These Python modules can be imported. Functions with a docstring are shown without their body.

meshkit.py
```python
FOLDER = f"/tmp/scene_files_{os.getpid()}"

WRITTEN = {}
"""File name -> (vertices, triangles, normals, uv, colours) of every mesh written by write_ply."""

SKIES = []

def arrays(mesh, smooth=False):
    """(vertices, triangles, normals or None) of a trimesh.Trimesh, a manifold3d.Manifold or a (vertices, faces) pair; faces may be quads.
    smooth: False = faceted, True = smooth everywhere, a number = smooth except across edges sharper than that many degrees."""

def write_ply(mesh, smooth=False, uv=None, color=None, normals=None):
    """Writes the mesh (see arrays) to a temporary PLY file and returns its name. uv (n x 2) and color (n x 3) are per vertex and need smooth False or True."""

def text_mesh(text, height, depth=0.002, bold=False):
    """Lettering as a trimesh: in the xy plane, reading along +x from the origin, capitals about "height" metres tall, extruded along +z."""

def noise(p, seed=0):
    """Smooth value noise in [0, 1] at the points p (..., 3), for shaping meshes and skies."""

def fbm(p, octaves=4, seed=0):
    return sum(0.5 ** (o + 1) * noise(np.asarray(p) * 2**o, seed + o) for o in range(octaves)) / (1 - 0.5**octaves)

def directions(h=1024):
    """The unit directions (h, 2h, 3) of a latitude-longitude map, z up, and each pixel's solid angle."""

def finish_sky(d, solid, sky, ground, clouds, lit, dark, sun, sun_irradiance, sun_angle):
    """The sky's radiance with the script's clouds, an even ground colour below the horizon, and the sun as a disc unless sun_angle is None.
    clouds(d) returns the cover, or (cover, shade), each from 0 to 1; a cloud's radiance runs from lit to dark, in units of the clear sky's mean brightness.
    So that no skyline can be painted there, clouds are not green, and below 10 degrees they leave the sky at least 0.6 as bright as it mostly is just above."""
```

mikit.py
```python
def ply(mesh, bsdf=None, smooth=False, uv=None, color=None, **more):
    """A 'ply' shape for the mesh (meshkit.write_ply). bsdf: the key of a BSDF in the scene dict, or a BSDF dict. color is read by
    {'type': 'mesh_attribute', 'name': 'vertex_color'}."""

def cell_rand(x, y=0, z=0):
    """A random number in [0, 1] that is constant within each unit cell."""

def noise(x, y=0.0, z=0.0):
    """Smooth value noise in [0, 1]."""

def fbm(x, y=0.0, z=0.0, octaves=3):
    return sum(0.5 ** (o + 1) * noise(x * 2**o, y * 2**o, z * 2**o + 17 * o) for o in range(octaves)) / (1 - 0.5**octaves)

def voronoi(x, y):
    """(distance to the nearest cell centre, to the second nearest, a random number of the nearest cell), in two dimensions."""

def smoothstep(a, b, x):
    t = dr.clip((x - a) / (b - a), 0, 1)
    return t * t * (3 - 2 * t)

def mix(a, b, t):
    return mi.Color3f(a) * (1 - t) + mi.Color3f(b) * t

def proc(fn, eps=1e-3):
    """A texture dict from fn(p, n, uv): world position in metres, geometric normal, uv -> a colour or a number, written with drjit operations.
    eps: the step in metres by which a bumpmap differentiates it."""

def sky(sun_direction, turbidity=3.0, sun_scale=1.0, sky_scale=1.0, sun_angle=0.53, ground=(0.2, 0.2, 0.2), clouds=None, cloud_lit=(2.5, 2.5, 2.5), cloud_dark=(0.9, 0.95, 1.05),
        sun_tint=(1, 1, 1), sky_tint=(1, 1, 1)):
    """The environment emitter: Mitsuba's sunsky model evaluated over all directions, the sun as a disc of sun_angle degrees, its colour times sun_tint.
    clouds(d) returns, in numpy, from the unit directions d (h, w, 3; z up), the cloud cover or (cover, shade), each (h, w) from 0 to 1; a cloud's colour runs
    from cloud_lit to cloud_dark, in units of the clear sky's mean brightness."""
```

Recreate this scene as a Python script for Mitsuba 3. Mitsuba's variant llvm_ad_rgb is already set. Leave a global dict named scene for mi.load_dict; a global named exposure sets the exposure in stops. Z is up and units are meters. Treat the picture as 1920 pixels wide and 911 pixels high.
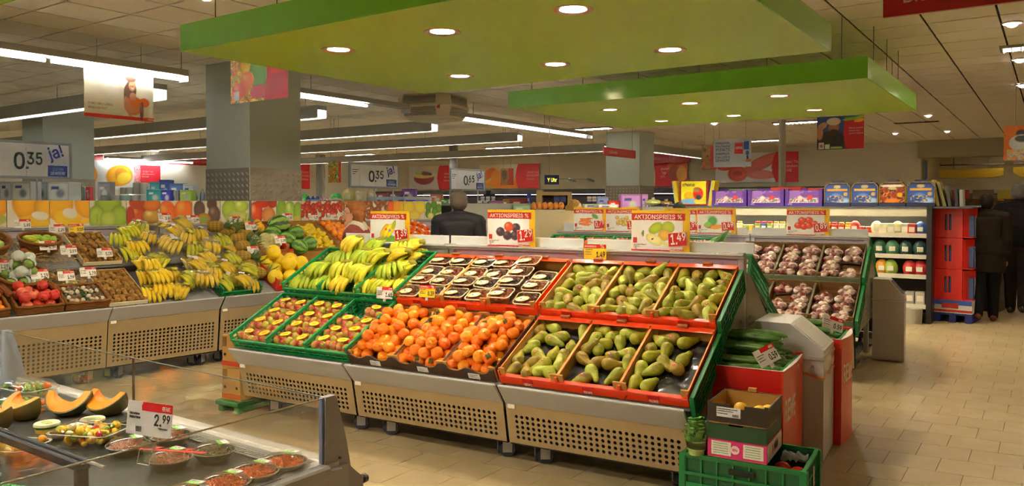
import math, numpy as np, trimesh, mitsuba as mi, mikit, meshkit, manifold3d as m3, drjit as dr
from shapely.geometry import Polygon, Point, box as sbox
from shapely import affinity
from shapely.ops import unary_union
TM = mi.ScalarTransform4f
scene, labels = {}, {}
# ---------------------------------------------------------------- camera, light levels, exposure
CAM = np.array([0, 0, 1.6]); YAW, PITCH = -.6056, -.0191
FWD = np.array([math.sin(YAW)*math.cos(PITCH), math.cos(YAW)*math.cos(PITCH), math.sin(PITCH)])
scene['camera'] = {'type': 'perspective', 'fov': math.degrees(2*math.atan(960/1466)), 'fov_axis': 'x', 'near_clip': .05, 'far_clip': 100.,
                   'principal_point_offset_y': .0506, 'to_world': TM().look_at(CAM.tolist(), (CAM+FWD).tolist(), [0, 0, 1])}
exposure = 1.12
DOWN = (320., 268., 200.)     # radiance of the canopy downlights (warm white)
TUBE = (27., 28.5, 27.5)       # fluorescent tubes
SPOT = (215., 160., 92.)      # recessed ceiling spots
PANEL = (30., 28., 22.)         # louvred ceiling lamps, back-room lamps
# ---------------------------------------------------------------- helpers
R = np.random.default_rng(7)
def lin(h):
    if not isinstance(h, str): return np.asarray(h, float)
    h = h.lstrip('#'); c = np.array([int(h[i:i+2], 16) for i in (0, 2, 4)])/255.
    return np.where(c < .04045, c/12.92, ((c+.055)/1.055)**2.4)
def mat(h, rough=.5, metal=0., spec=.5, coat=0., key=None):
    """a plain coloured BSDF, made once per look"""
    c = tuple(round(float(x), 4) for x in lin(h)); key = key or 'm_'+'_'.join(str(x) for x in (*c, rough, metal, spec, coat)).replace('.', 'p')
    if key not in scene:
        if rough >= .65: spec = min(spec, .15)
        d = {'type': 'principled', 'base_color': {'type': 'rgb', 'value': list(c)}, 'roughness': rough, 'metallic': metal, 'specular': spec}
        if coat: d.update(clearcoat=coat, clearcoat_gloss=.9)
        scene[key] = {'type': 'twosided', 'b': d}
    return key
def vmat(key, rough, spec=.5, coat=0.):
    d = {'type': 'principled', 'base_color': {'type': 'mesh_attribute', 'name': 'vertex_color'}, 'roughness': rough, 'specular': spec}
    if coat: d.update(clearcoat=coat, clearcoat_gloss=.92)
    scene[key] = {'type': 'twosided', 'b': d}
vmat('vc', .5); vmat('vcm', .85, .3); vmat('vcg', .28, .5, .6); vmat('vcs', .38, .45)
scene['glass'] = {'type': 'thindielectric', 'int_ior': 1.5}
scene['film'] = {'type': 'thindielectric', 'int_ior': 1.5}; scene['bag_film'] = {'type': 'thindielectric', 'int_ior': 1.8}
def emit(rgb): return {'type': 'area', 'radiance': {'type': 'rgb', 'value': [float(x) for x in rgb]}}
def tm(M): return TM(np.asarray(M, float))
def Tr(x=0, y=0, z=0): M = np.eye(4); M[:3, 3] = x, y, z; return M
def Rot(axis, deg):
    M = np.eye(4); a = np.asarray(axis, float); a /= np.linalg.norm(a); t = math.radians(deg); K = np.array([[0, -a[2], a[1]], [a[2], 0, -a[0]], [-a[1], a[0], 0]])
    M[:3, :3] = np.eye(3)+math.sin(t)*K+(1-math.cos(t))*K@K; return M
Rx, Ry, Rz = (lambda d: Rot((1, 0, 0), d)), (lambda d: Rot((0, 1, 0), d)), (lambda d: Rot((0, 0, 1), d))
def Sc(x, y=None, z=None): return np.diag([x, x if y is None else y, x if z is None else z, 1.])
def cat(*ms):
    ms = [m for m in ms if m is not None]
    return trimesh.util.concatenate(ms) if len(ms) > 1 else ms[0]
def mv(m, M): m = m.copy(); m.apply_transform(M); return m
def bx(x0, x1, y0, y1, z0, z1):
    return mv(trimesh.creation.box((x1-x0, y1-y0, z1-z0)), Tr((x0+x1)/2, (y0+y1)/2, (z0+z1)/2))
def cbx(x0, x1, y0, y1, z0, z1, b=.004):
    """box with chamfered edges"""
    h = np.array([x1-x0, y1-y0, z1-z0])/2; b = min(b, *(h*.9)); P = []
    for s in np.ndindex(2, 2, 2):
        s = np.array(s)*2-1
        for k in range(3):
            q = h-b; q[k] = h[k]; P.append(s*q)
    m = trimesh.convex.convex_hull(np.array(P)); return mv(m, Tr((x0+x1)/2, (y0+y1)/2, (z0+z1)/2))
def tube(pts, r, n=8, caps=True):
    pts = np.asarray(pts, float); r = np.broadcast_to(np.asarray(r, float), len(pts)); d = np.gradient(pts, axis=0); V = []; ref = None
    for p, t, q in zip(pts, d, r):
        t = t/np.linalg.norm(t)
        if ref is None: ref = np.cross(t, [0, 0, 1.] if abs(t[2]) < .9 else [1., 0, 0])
        u = ref-t*(ref@t); u /= np.linalg.norm(u); ref = u; w = np.cross(t, u); a = np.arange(n)*2*math.pi/n
        V.append(p+q*(np.cos(a)[:, None]*u+np.sin(a)[:, None]*w))
    V = np.vstack(V); F = []; L = len(pts)
    for i in range(L-1):
        for j in range(n):
            a, b = i*n+j, i*n+(j+1) % n; F += [[a, b, b+n], [a, b+n, a+n]]
    if caps:
        V = np.vstack([V, pts[0], pts[-1]]); c0, c1 = len(V)-2, len(V)-1
        for j in range(n): F += [[c0, (j+1) % n, j], [c1, (L-1)*n+j, (L-1)*n+(j+1) % n]]
    return trimesh.Trimesh(V, F, process=False)
def lathe(prof, n=16):
    """prof: (r, z) pairs, closed at r=0 ends"""
    prof = np.asarray(prof, float); a = np.arange(n)*2*math.pi/n; V = np.concatenate([np.stack([r*np.cos(a), r*np.sin(a), np.full(n, z)], 1) for r, z in prof]); F = []
    for i in range(len(prof)-1):
        for j in range(n):
            p, q = i*n+j, i*n+(j+1) % n; F += [[p, q, q+n], [p, q+n, p+n]]
    return trimesh.Trimesh(V, F, process=False)
def extr(poly, d): return trimesh.creation.extrude_polygon(poly, d, engine='earcut') if poly.geom_type == 'Polygon' else cat(*[trimesh.creation.extrude_polygon(g, d, engine='earcut') for g in poly.geoms])
def rrect(x0, x1, y0, y1, r, n=4): return sbox(x0+r, y0+r, x1-r, y1-r).buffer(r, quad_segs=n)
def grid(f, nu, nv):
    """surface f(u,v)->(...,3) on a nu x nv grid"""
    u, v = np.meshgrid(np.linspace(0, 1, nu), np.linspace(0, 1, nv), indexing='ij'); P = f(u, v).reshape(-1, 3); F = []
    i = np.arange(nu*nv).reshape(nu, nv); a, b, c, d = i[:-1, :-1].ravel(), i[1:, :-1].ravel(), i[1:, 1:].ravel(), i[:-1, 1:].ravel()
    return trimesh.Trimesh(P, np.vstack([np.stack([a, b, c], 1), np.stack([a, c, d], 1)]), process=False)
def ball(sub=2, s=(1, 1, 1)): return mv(trimesh.creation.icosphere(sub, 1.), Sc(*s))
USED = {}
def name(n):
    k = USED.get(n, 0); USED[n] = k+1; return n if k == 0 else f'{n}_{k:03d}'
def tag(key, label=None, cat_=None, group=None, kind=None):
    d = labels.setdefault(key, {})
    for a, b in (('label', label), ('category', cat_), ('group', group), ('kind', kind)):
        if b: d[a] = b
    return key
def thing(n, label, cat_, group=None, kind=None): return tag(name(n), label, cat_, group, kind)
def part(parent, n, mesh, m, smooth=False, M=None, label=None, color=None, **kw):
    key = name(parent+'__'+n) if parent else name(n)
    if color is not None and np.ndim(color) == 1: color = np.tile(lin(color), (len(mesh.vertices), 1))
    if M is not None: kw['to_world'] = tm(M)
    scene[key] = mikit.ply(mesh, m, smooth=smooth, color=color, **kw)
    if label: tag(key, label)
    return key
def solo(n, mesh, m, label, cat_, group=None, **kw):
    k = part(None, n, mesh, m, **kw); return tag(k, label, cat_, group)
def struct(n, mesh, m, **kw): k = part(None, n, mesh, m, **kw); return tag(k, kind='structure')
def proto(gid, *parts):
    """shapegroup: parts = (name, mesh, bsdf, smooth, colour or None[, emitter])"""
    g = {'type': 'shapegroup'}; seen = {}
    for p in parts:
        n, me, b, sm, c = p[:5]; seen[n] = seen.get(n, 0)+1
        if seen[n] > 1: n = f'{n}_{seen[n]-1:03d}'
        if c is not None and np.ndim(c) == 1: c = np.tile(lin(c), (len(me.vertices), 1))
        kw = {'emitter': p[5]} if len(p) > 5 else {}
        g[n] = mikit.ply(me, b, smooth=sm, color=c, **kw)
    scene['grp_'+gid] = g; return 'grp_'+gid
def inst(key, gid, M): scene[key] = {'type': 'instance', 'to_world': tm(M), 'g': {'type': 'ref', 'id': gid}}; return key
def put(n, gid, M, label, cat_, group=None): return inst(thing(n, label, cat_, group), gid, M)
def vcol(m, f): return f(np.asarray(m.vertices))
def mixc(a, b, t): t = np.clip(np.asarray(t), 0, 1)[..., None]; return lin(a)*(1-t)+lin(b)*t
def text(s, h, bold=False, d=.001): return meshkit.text_mesh(s, h, d, bold)
def textw(s, h, width=None, bold=False, center=False, d=.001):
    m = text(s, h, bold, d); b = m.bounds; k = 1.
    if width: k = width/(b[1][0]-b[0][0])
    m.apply_transform(Sc(k, 1 if width and k < 1 else k if width else 1, 1)); b = m.bounds
    if center: m.apply_translation([-(b[0][0]+b[1][0])/2, 0, 0])
    return m
# frames. S: the centre stand (s along, t depth, z); A(lmost)-Y frame M: the left stand (m along, n depth)
aS = .0814; MS = np.eye(4); MS[:2, 0] = math.cos(aS), math.sin(aS); MS[:2, 1] = -math.sin(aS), math.cos(aS)
aM = -.109; MM = np.eye(4); MM[:2, 0] = -math.sin(aM), math.cos(aM); MM[:2, 1] = -math.cos(aM), -math.sin(aM)   # columns m, n, z
ANG = math.radians(25.8)
def slope(M, t, z, flip=False):
    """frame on a sloping tier: u along, v up the slope, w away from it, starting at depth t, height z"""
    S = np.eye(4); S[:3, 0] = 1, 0, 0; S[:3, 1] = 0, math.cos(ANG), math.sin(ANG); S[:3, 2] = 0, -math.sin(ANG), math.cos(ANG); S[:3, 3] = 0, t, z
    return M@S
# ---------------------------------------------------------------- shell: floor, ceiling, walls
XL, XR, YF, YB, ZC = -25.5, 4.5, -3.2, 26., 3.42
RT = np.array([math.cos(YAW), -math.sin(YAW), 0]); UP = np.cross(RT, FWD)
def seen(p, marg=20):      # used only to choose which tiles are kept as single parts
    q = np.asarray(p, float)-CAM; w = q@FWD; x, y = 960+1466*(q@RT)/np.maximum(w, .05), 409.45-1466*(q@UP)/np.maximum(w, .05)
    return (w > .2) & (x > -marg) & (x < 1920+marg) & (y > -marg) & (y < 911+marg), w
struct('floor', bx(XL, XR, YF, 31.2, -.06, -.003), mat('5c503a', .9))
def prisms(c, hx, hy, z0, z1, sk):     # many sheared slabs as one mesh; c (k,2)
    o = np.array([[-hx, -hy], [hx, -hy], [hx, hy], [-hx, hy]]); o = o+np.stack([0*o[:, 0], sk*o[:, 0]], 1)
    V = (c[:, None, :]+o[None]); V = np.concatenate([np.concatenate([V, np.full((*V.shape[:2], 1), z0)], -1), np.concatenate([V, np.full((*V.shape[:2], 1), z1)], -1)], 1)
    f = np.array([[0, 2, 1], [0, 3, 2], [4, 5, 6], [4, 6, 7], [0, 1, 5], [0, 5, 4], [1, 2, 6], [1, 6, 5], [2, 3, 7], [2, 7, 6], [3, 0, 4], [3, 4, 7]])
    F = f[None]+8*np.arange(len(c))[:, None, None]; return trimesh.Trimesh(V.reshape(-1, 3), F.reshape(-1, 3), process=False)
FP, FR, SK = .2877, .2925, .11
cs = np.array([[-.994+FP*(i+.5)+(.1438 if k % 2 else 0), 0, k] for k in range(-46, 95) for i in range(-90, 22)])
cs[:, 1] = 4.92+FR*(cs[:, 2]+.5)+SK*(cs[:, 0]+.994); cs = cs[(cs[:, 0] > XL) & (cs[:, 0] < XR) & (cs[:, 1] > YF) & (cs[:, 1] < 31)][:, :2]
def floor_col(p, n, uv):
    c = mikit.cell_rand(dr.floor((p.y-4.92-SK*(p.x+.994))/FR), dr.floor(p.x/FP*2)*.5, 1.)
    f = mikit.fbm(p.x*9, p.y*9, 0., 3); g = mikit.fbm(p.x*1.1, p.y*1.1, 3., 2)
    return mikit.mix((.265, .203, .108), (.345, .274, .155), .25*c+.4*f+.45*g)
scene['floor_tile_look'] = {'type': 'principled', 'base_color': mikit.proc(floor_col), 'roughness': .34, 'specular': .45}
vis, dist = seen(np.column_stack([cs, np.zeros(len(cs))]))
S2 = lambda p: np.stack([p[:, 0]*math.cos(aS)+p[:, 1]*math.sin(aS), -p[:, 0]*math.sin(aS)+p[:, 1]*math.cos(aS)], 1)
st_ = S2(cs); hid = (st_[:, 1] > 4.3) & (st_[:, 0] < -1.2) | (cs[:, 0] < -6.9) | ((cs[:, 0] < -2.3) & (cs[:, 1] < 2.2))
o_ = np.argsort(np.where(vis & ~hid, dist, 1e9))[:300]; rest = np.setdiff1d(np.arange(len(cs)), o_)
g_ = proto('floor_tile', ('tile', prisms(np.zeros((1, 2)), FP/2-.0016, FR/2-.0016, -.003, 0, SK), 'floor_tile_look', False, None))
for i in o_: inst(name('floor__tile'), g_, Tr(cs[i, 0], cs[i, 1], 0))
tag(part('floor', 'tile_field', prisms(cs[rest], FP/2-.0016, FR/2-.0016, -.003, 0, SK), 'floor_tile_look'), kind='stuff')
# ceiling: tiles in a grid
struct('ceiling', bx(XL, XR, YF, 31.2, ZC+.012, ZC+.1), mat('2c2721', .8))
CP, CQ = .625, .6
cc = np.array([[-6.705+CP*(i+.5), 3.53+CQ*(j+.5)] for i in range(-31, 19) for j in range(-12, 46)]); cc = cc[(cc[:, 0] > XL) & (cc[:, 0] < XR) & (cc[:, 1] > YF) & (cc[:, 1] < 31)]
vis, dist = seen(np.column_stack([cc, np.full(len(cc), ZC)])); hid = (cc[:, 0] > -5.5) & (cc[:, 0] < -1.6) & (cc[:, 1] < 11)
o_ = np.argsort(np.where(vis & ~hid, dist, 1e9))[:300]; rest = np.setdiff1d(np.arange(len(cc)), o_)
scene['ceiling_tile_look'] = {'type': 'principled', 'base_color': mikit.proc(lambda p, n, uv: mikit.mix((.75, .68, .55), (.81, .74, .61), mikit.fbm(p.x*40, p.y*40, 0., 2)*.7+.3*mikit.cell_rand(dr.floor((p.x+6.705)/CP), dr.floor((p.y-3.53)/CQ)))), 'roughness': .9, 'specular': .2}
g_ = proto('ceiling_tile', ('tile', prisms(np.zeros((1, 2)), CP/2-.011, CQ/2-.011, 0, .012, 0), 'ceiling_tile_look', False, None))
for i in o_: inst(name('ceiling__tile'), g_, Tr(cc[i, 0], cc[i, 1], ZC))
tag(part('ceiling', 'tile_field', prisms(cc[rest], CP/2-.011, CQ/2-.011, ZC, ZC+.012, 0), 'ceiling_tile_look'), kind='stuff')
wm = mat('d2cab2', .85); OX = -3.25
struct('wall_back', bx(XL, OX, YB, YB+.2, 0, ZC), wm)
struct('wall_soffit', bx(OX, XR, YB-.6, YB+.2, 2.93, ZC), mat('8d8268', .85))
struct('wall_left', bx(XL-.2, XL, YF, YB, 0, ZC), mat('d6d6cc', .85))
struct('wall_right', bx(XR, XR+.2, YF, 31.2, 0, ZC), wm)
struct('wall_front', bx(XL, XR, YF-.2, YF, 0, ZC), wm)
struct('wall_far', bx(-6., XR, 31., 31.2, 0, ZC), mat('e0d4b8', .8))
struct('wall_side', bx(OX-.2, OX, YB+.2, 31., 0, ZC), mat('cfc4a8', .8))
struct('trim_1', bx(XL, OX, YB-.03, YB, .0, .1), mat('6b6455', .6))
# ---------------------------------------------------------------- columns with tread-plate cladding
def column(x0, x1, y0, y1, label, ztop=2.05):
    k = thing('column', label, 'column')
    part(k, 'shaft', cbx(x0, x1, y0, y1, 0, ZC, .006), mat('aab4b0', .5))
    e = .006; part(k, 'cladding', cat(bx(x0-e, x1+e, y0-e, y1+e, 0, ztop)), mat('8d867a', .35, .8))
    b = mv(trimesh.creation.icosphere(1, 1.), Sc(.030, .006, .014)); b = b.slice_plane([0, 0, 0], [0, -1, 0]); L = []
    for z in np.arange(1.3, ztop-.03, .075):
        for x in np.arange(x0+.05, x1, .09): L.append(mv(b, Tr(x, y0-e, z)@Ry(40)))
        for y in np.arange(y0+.05, y1, .09): L.append(mv(b, Tr(x1+e, y, z)@Rz(90)@Ry(-40)))
    part(k, 'raised_dimples', cat(*L), mat('b5ab98', .3, .85), smooth=True)
    part(k, 'corner_trim', cat(tube([(x1+e, y0-e, 0), (x1+e, y0-e, ztop)], .008, 6), tube([(x0-e, y0-e, 0), (x0-e, y0-e, ztop)], .008, 6)), mat('c6c6c0', .3, .8))
column(-9.19, -8.28, 6.19, 7.0, 'grey square column with dimpled metal cladding behind the bagged bananas')
column(-15.55, -14.77, 6.69, 7.6, 'grey square column behind the leftmost large white price sign')
column(-9.43, -8.49, 17.84, 18.7, 'grey square column far behind, carrying the small red hanging sign')
for x, y, r, l in ((-4.88, 17.41, .075, 'slim pale round post behind the purple cartons'), (-22.5, 19.95, .16, 'dark grey slim post before a red wall poster at left'), (-15.4, 19.04, .14, 'dark grey slim post behind the white 0.65 price sign')):
    solo('post', tube([(x, y, 0), (x, y, ZC)], r, 16), mat('77746c' if r > .1 else 'a39a88', .5), l, 'post', smooth=40)
# ---------------------------------------------------------------- green canopies with their downlights
ZT, ZB = 2.985, 2.78
lime, limes = mat('a2c01c', .35, coat=.2), mat('6fb32a', .14, coat=1.)
ring = cat(lathe([(.085, .035), (.085, .0), (.125, -.006), (.128, .0), (.128, .004)], 28)); can = lathe([(.086, .0), (.086, .07), (.0, .07)], 24)
bulb = lathe([(0, .03), (.06, .026), (.083, .034), (.0835, .05)], 24)
gl_ = proto('downlight', ('trim_ring', ring, mat('d8b58a', .25, .7), 40, None), ('can', can, mat('d9d4c8', .2, .9), 40, None), ('lamp_glass', lathe([(0, .012), (.083, .012)], 24), mat('ffffff'), False, None, emit(DOWN)))
def canopy(x0, x1, y0, y1, lamps, label, where):
    k = thing('ceiling_canopy', label, 'ceiling panel')
    P = sbox(x0, y0, x1, y1)
    H = unary_union([Point(a, b).buffer(.09, quad_segs=6) for a, b in lamps])
    part(k, 'underside', mv(extr(P.difference(H), .012), Tr(0, 0, ZB)), lime)
    part(k, 'top_board', bx(x0, x1, y0, y1, ZT-.012, ZT), lime)
    e = .012
    for a in ((x0, x1, y0-e, y0), (x0, x1, y1, y1+e), (x0-e, x0, y0-e, y1+e), (x1, x1+e, y0-e, y1+e)): part(k, 'fascia', bx(*a, ZB, ZT), limes)
    for a, b in [(x0+.25+(x1-x0-.5)*i/5, yy) for i in range(6) for yy in (y0+.12, y1-.12)]+[(x1-.08, y0+(y1-y0)*q) for q in (.25, .5, .75)]:
        part(k, 'wire', tube([(a, b, ZT), (a, b, ZC)], .004, 5), mat('3b3428', .5))
    for i, (a, b) in enumerate(lamps):
        put('downlight', gl_, Tr(a, b, ZB), f'round recessed downlight in the {where} green canopy, {["near row left", "near row middle", "near row right", "far row left", "far row middle", "far row right"][i]}', 'ceiling light', f'downlights of the {where} canopy')
canopy(-5.58, -1.44, 3.56, 6.40, [(-4.53, 4.20), (-3.47, 4.17), (-2.42, 4.15), (-4.54, 5.71), (-3.49, 5.69), (-2.44, 5.66)], 'large lime green suspended ceiling canopy over the centre stand', 'front')
canopy(-5.56, -1.46, 7.98, 11.1, [(-4.61, 8.83), (-3.54, 8.8), (-2.49, 8.75), (-4.63, 10.45), (-3.55, 10.37), (-2.5, 10.33)], 'lime green suspended ceiling canopy behind the large one', 'rear')
canopy(-5.45, -1.3, -1.0, 2.1, [(-4.4, -.3), (-3.4, -.3), (-2.4, -.3), (-4.4, 1.3), (-3.4, 1.3), (-2.4, 1.3)], 'lime green ceiling canopy over the chilled cabinet, top left corner', 'nearest')
# ---------------------------------------------------------------- strip lights
hm = mat('8c887e', .5); em = mat('ffffff')
def uhouse(L, skirt):   # along y, centred
    s = .1; h = cat(bx(-s, s, 0, L, .05, .12), *( [bx(-s, -s+.006, 0, L, -.085, .05), bx(s-.006, s, 0, L, -.085, .05)] if skirt else [])); return h
tb_ = tube([(0, 0, .012), (0, 1.46, .012)], .021, 10)
gy_ = proto('tube_lamp', ('tube', tb_, em, True, None, emit(TUBE)))
def strip(M, L, n, skirt, label, on=None):
    k = thing('strip_light', label, 'strip light')
    part(k, 'housing', uhouse(L, skirt), hm, M=M)
    for y in np.arange(.4, L, 2.4): part(k, 'hanger', tube([(0, y, .12), (0, y, ZC-M[2, 3])], .004, 5), mat('57524a'), M=M)
    for i in range(n):
        if on is None or i in on: inst(name(k+'__tube'), gy_, M@Tr(0, .03+i*1.52, 0))
        else: part(k, 'tube', mv(tb_, Tr(0, .03+i*1.52, 0)), mat('c9cfd0', .3), smooth=True, M=M)
    part(k, 'end_cap', cbx(-.1, .1, L, L+.02, -.02, .12, .004), mat('b9b7b0', .4), M=M)
strip(Tr(-8.65, -2.1, 3.08), 7.63, 5, False, 'fluorescent strip light running along the aisle at top left', on=(0, 1, 2, 3, 4))
strip(Tr(-8.65, 7.1, 3.08), 2.36, 1, False, 'lit fluorescent strip between the large column and the air conditioner'); strip(Tr(-8.65, 10.86, 3.08), 4.68, 3, False, 'lit fluorescent strip beyond the air conditioner')
strip(Tr(-9.0, 19.0, 3.08), 5., 3, True, 'short strip light beyond the far square column')
for y, l in ((5.95, 'nearest'), (8.77, 'second'), (11.6, 'third'), (14.54, 'fourth'), (18.65, 'farthest')):
    strip(Tr(-9.85, y, 3.08)@Rz(90), 15.2, 10, True, f'long grey shaded strip light crossing the shelf aisles, {l} of its row')
strip(Tr(XL+.35, 13.3, 3.02)@np.eye(4), 3.05, 2, False, 'wall strip light above the mango poster on the left wall')
# louvred ceiling lamps
def louvre(x, y, L, label, M=None):
    M = Tr(x, y, ZC) if M is None else M; k = thing('louvre_lamp', label, 'ceiling light')
    part(k, 'tray', bx(-L/2-.03, L/2+.03, -.16, .16, -.03, 0), mat('7c7668', .5), M=M)
    inst(name(k+'__tube'), gp_, M@Tr(-L/2, -.07, -.034)@Sc(L, 1, 1)); inst(name(k+'__tube'), gp_, M@Tr(-L/2, .07, -.034)@Sc(L, 1, 1))
    part(k, 'louvre', cat(*[bx(a-.004, a+.004, -.15, .15, -.055, -.03) for a in np.arange(-L/2, L/2, .09)]), mat('d6d2c6', .3, .5), M=M)
gp_ = proto('louvre_tube', ('tube', bx(0, 1, -.03, .03, -.003, .003), em, False, None, emit(PANEL)))
for x, y, l in ((.12, 10.83, 'louvred ceiling lamp with two bright tubes near the right edge'), (-4.55, 17.9, 'louvred ceiling lamp behind the slim pale post'), (-9.3, 16.6, 'louvred lamp on the ceiling beyond the long strip'),
                (-1.2, 28.6, 'louvred lamp over the bakery counter'), (1.6, 28.6, 'second louvred lamp over the bakery'),
                (-17.5, 23.5, 'louvred lamp before the back wall at left'), (-12., 23.5, 'louvred lamp before the back wall, middle'), (-7., 22.5, 'louvred lamp before the back wall, right'), (-21., 20.5, 'louvred lamp beyond the shelf aisles, left'), (-14.5, 20.5, 'louvred lamp beyond the shelf aisles, right')): louvre(x, y, 1.25, l)
# recessed ceiling spots
gs_ = proto('ceiling_spot', ('trim_ring', lathe([(.06, .01), (.085, -.004), (.09, .0), (.09, .012)], 20), mat('b7aa90', .4, .3), 40, None), ('lens', mv(ball(2), Sc(.055, .055, .042)), em, True, None, emit(SPOT)))
for i, (x, y, w) in enumerate([(-.36, 9.35, 'the nearest of the row along the right aisle'), (-.37, 11.75, 'second of the row along the right aisle'), (-.41, 14.3, 'third of the row along the right aisle'), (-2.13, 18.1, 'behind the rear canopy at right'), (-3.37, 22.2, 'near the back wall, right of the cap poster'), (-2.2, 22.3, 'in front of the bakery soffit'),
        (-6.3, 17.1, 'just behind the rear canopy'), (-11.3, 6.72, 'right of the woman poster'), (-26.0+.8, 15.1, 'over the left wall shelf'), (-21.9, 22.8, 'above the hanging white 0.35 sign'), (-18.8, 23., 'beside the slim dark post'), (-16.1, 22.1, 'left of the blue lamp sign'), (-24.6, 23.4, 'at the far left of the back wall'), (-20.6, 22.8, 'small one before the back wall')]):
    put('ceiling_spot', gs_, Tr(x, y, ZC-.012), f'small bright round ceiling spot {w}', 'ceiling spot', 'ceiling spots')
put('ceiling_spot', gs_, Tr(-6.1, 4.12, ZC-.012), 'small bright ceiling spot above the left end of the front canopy', 'ceiling spot', 'ceiling spots')
# air conditioner cassette
k = thing('air_conditioner', 'cream ceiling cassette air conditioner with louvre grilles between the canopies', 'air conditioner'); AM = Tr(-8.74, 10.25, 0)@Rz(13)
w0, w1, h = .52, .40, .30
def frus(a, b, z0, z1, c=.16):
    f = lambda r, z: [(x, y, z) for x, y in ((-r, -r+c), (-r+c, -r), (r-c, -r), (r, -r+c), (r, r-c), (r-c, r), (-r+c, r), (-r, r-c))]
    return trimesh.convex.convex_hull(np.array(f(a, z0)+f(b, z1)))
part(k, 'body', frus(w0-.08, w0, 3.03, 3.22), mat('c9b896', .45), M=AM); part(k, 'upper_box', frus(w0-.01, w0-.05, 3.22, ZC), mat('bcae92', .5), M=AM); part(k, 'intake_panel', frus(w1-.12, w1-.02, 3.0, 3.03), mat('b09f7c', .5), M=AM)
for q in range(4):
    Q = AM@Rz(90*q)
    for zc, xw, yo in ((3.13, .30, -w0+.035), (3.32, .30, -w0+.022)):
        part(k, 'grille', cat(*[mv(bx(-xw, xw, -.006, .012, -.005, .005), Tr(0, yo+(3.13-z)*.42 if zc < 3.2 else yo, z)) for z in np.arange(zc-.06, zc+.061, .02)]), mat('5b5344', .5), M=Q)
part(k, 'badge', cbx(-.03, .03, -.004, .004, -.03, .03, .002), mat('b02018'), M=AM@Tr(.36, -w0+.012, 3.19))
k = thing('ceiling_vent', 'round slotted air vent in the ceiling at left', 'vent')
for r in (.12, .2, .28, .36, .44): part(k, 'ring', mv(trimesh.creation.annulus(r, r+.05, .02, sections=32), Tr(-11.9, 4.2, ZC-.012)), mat('56544e', .5))
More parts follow.
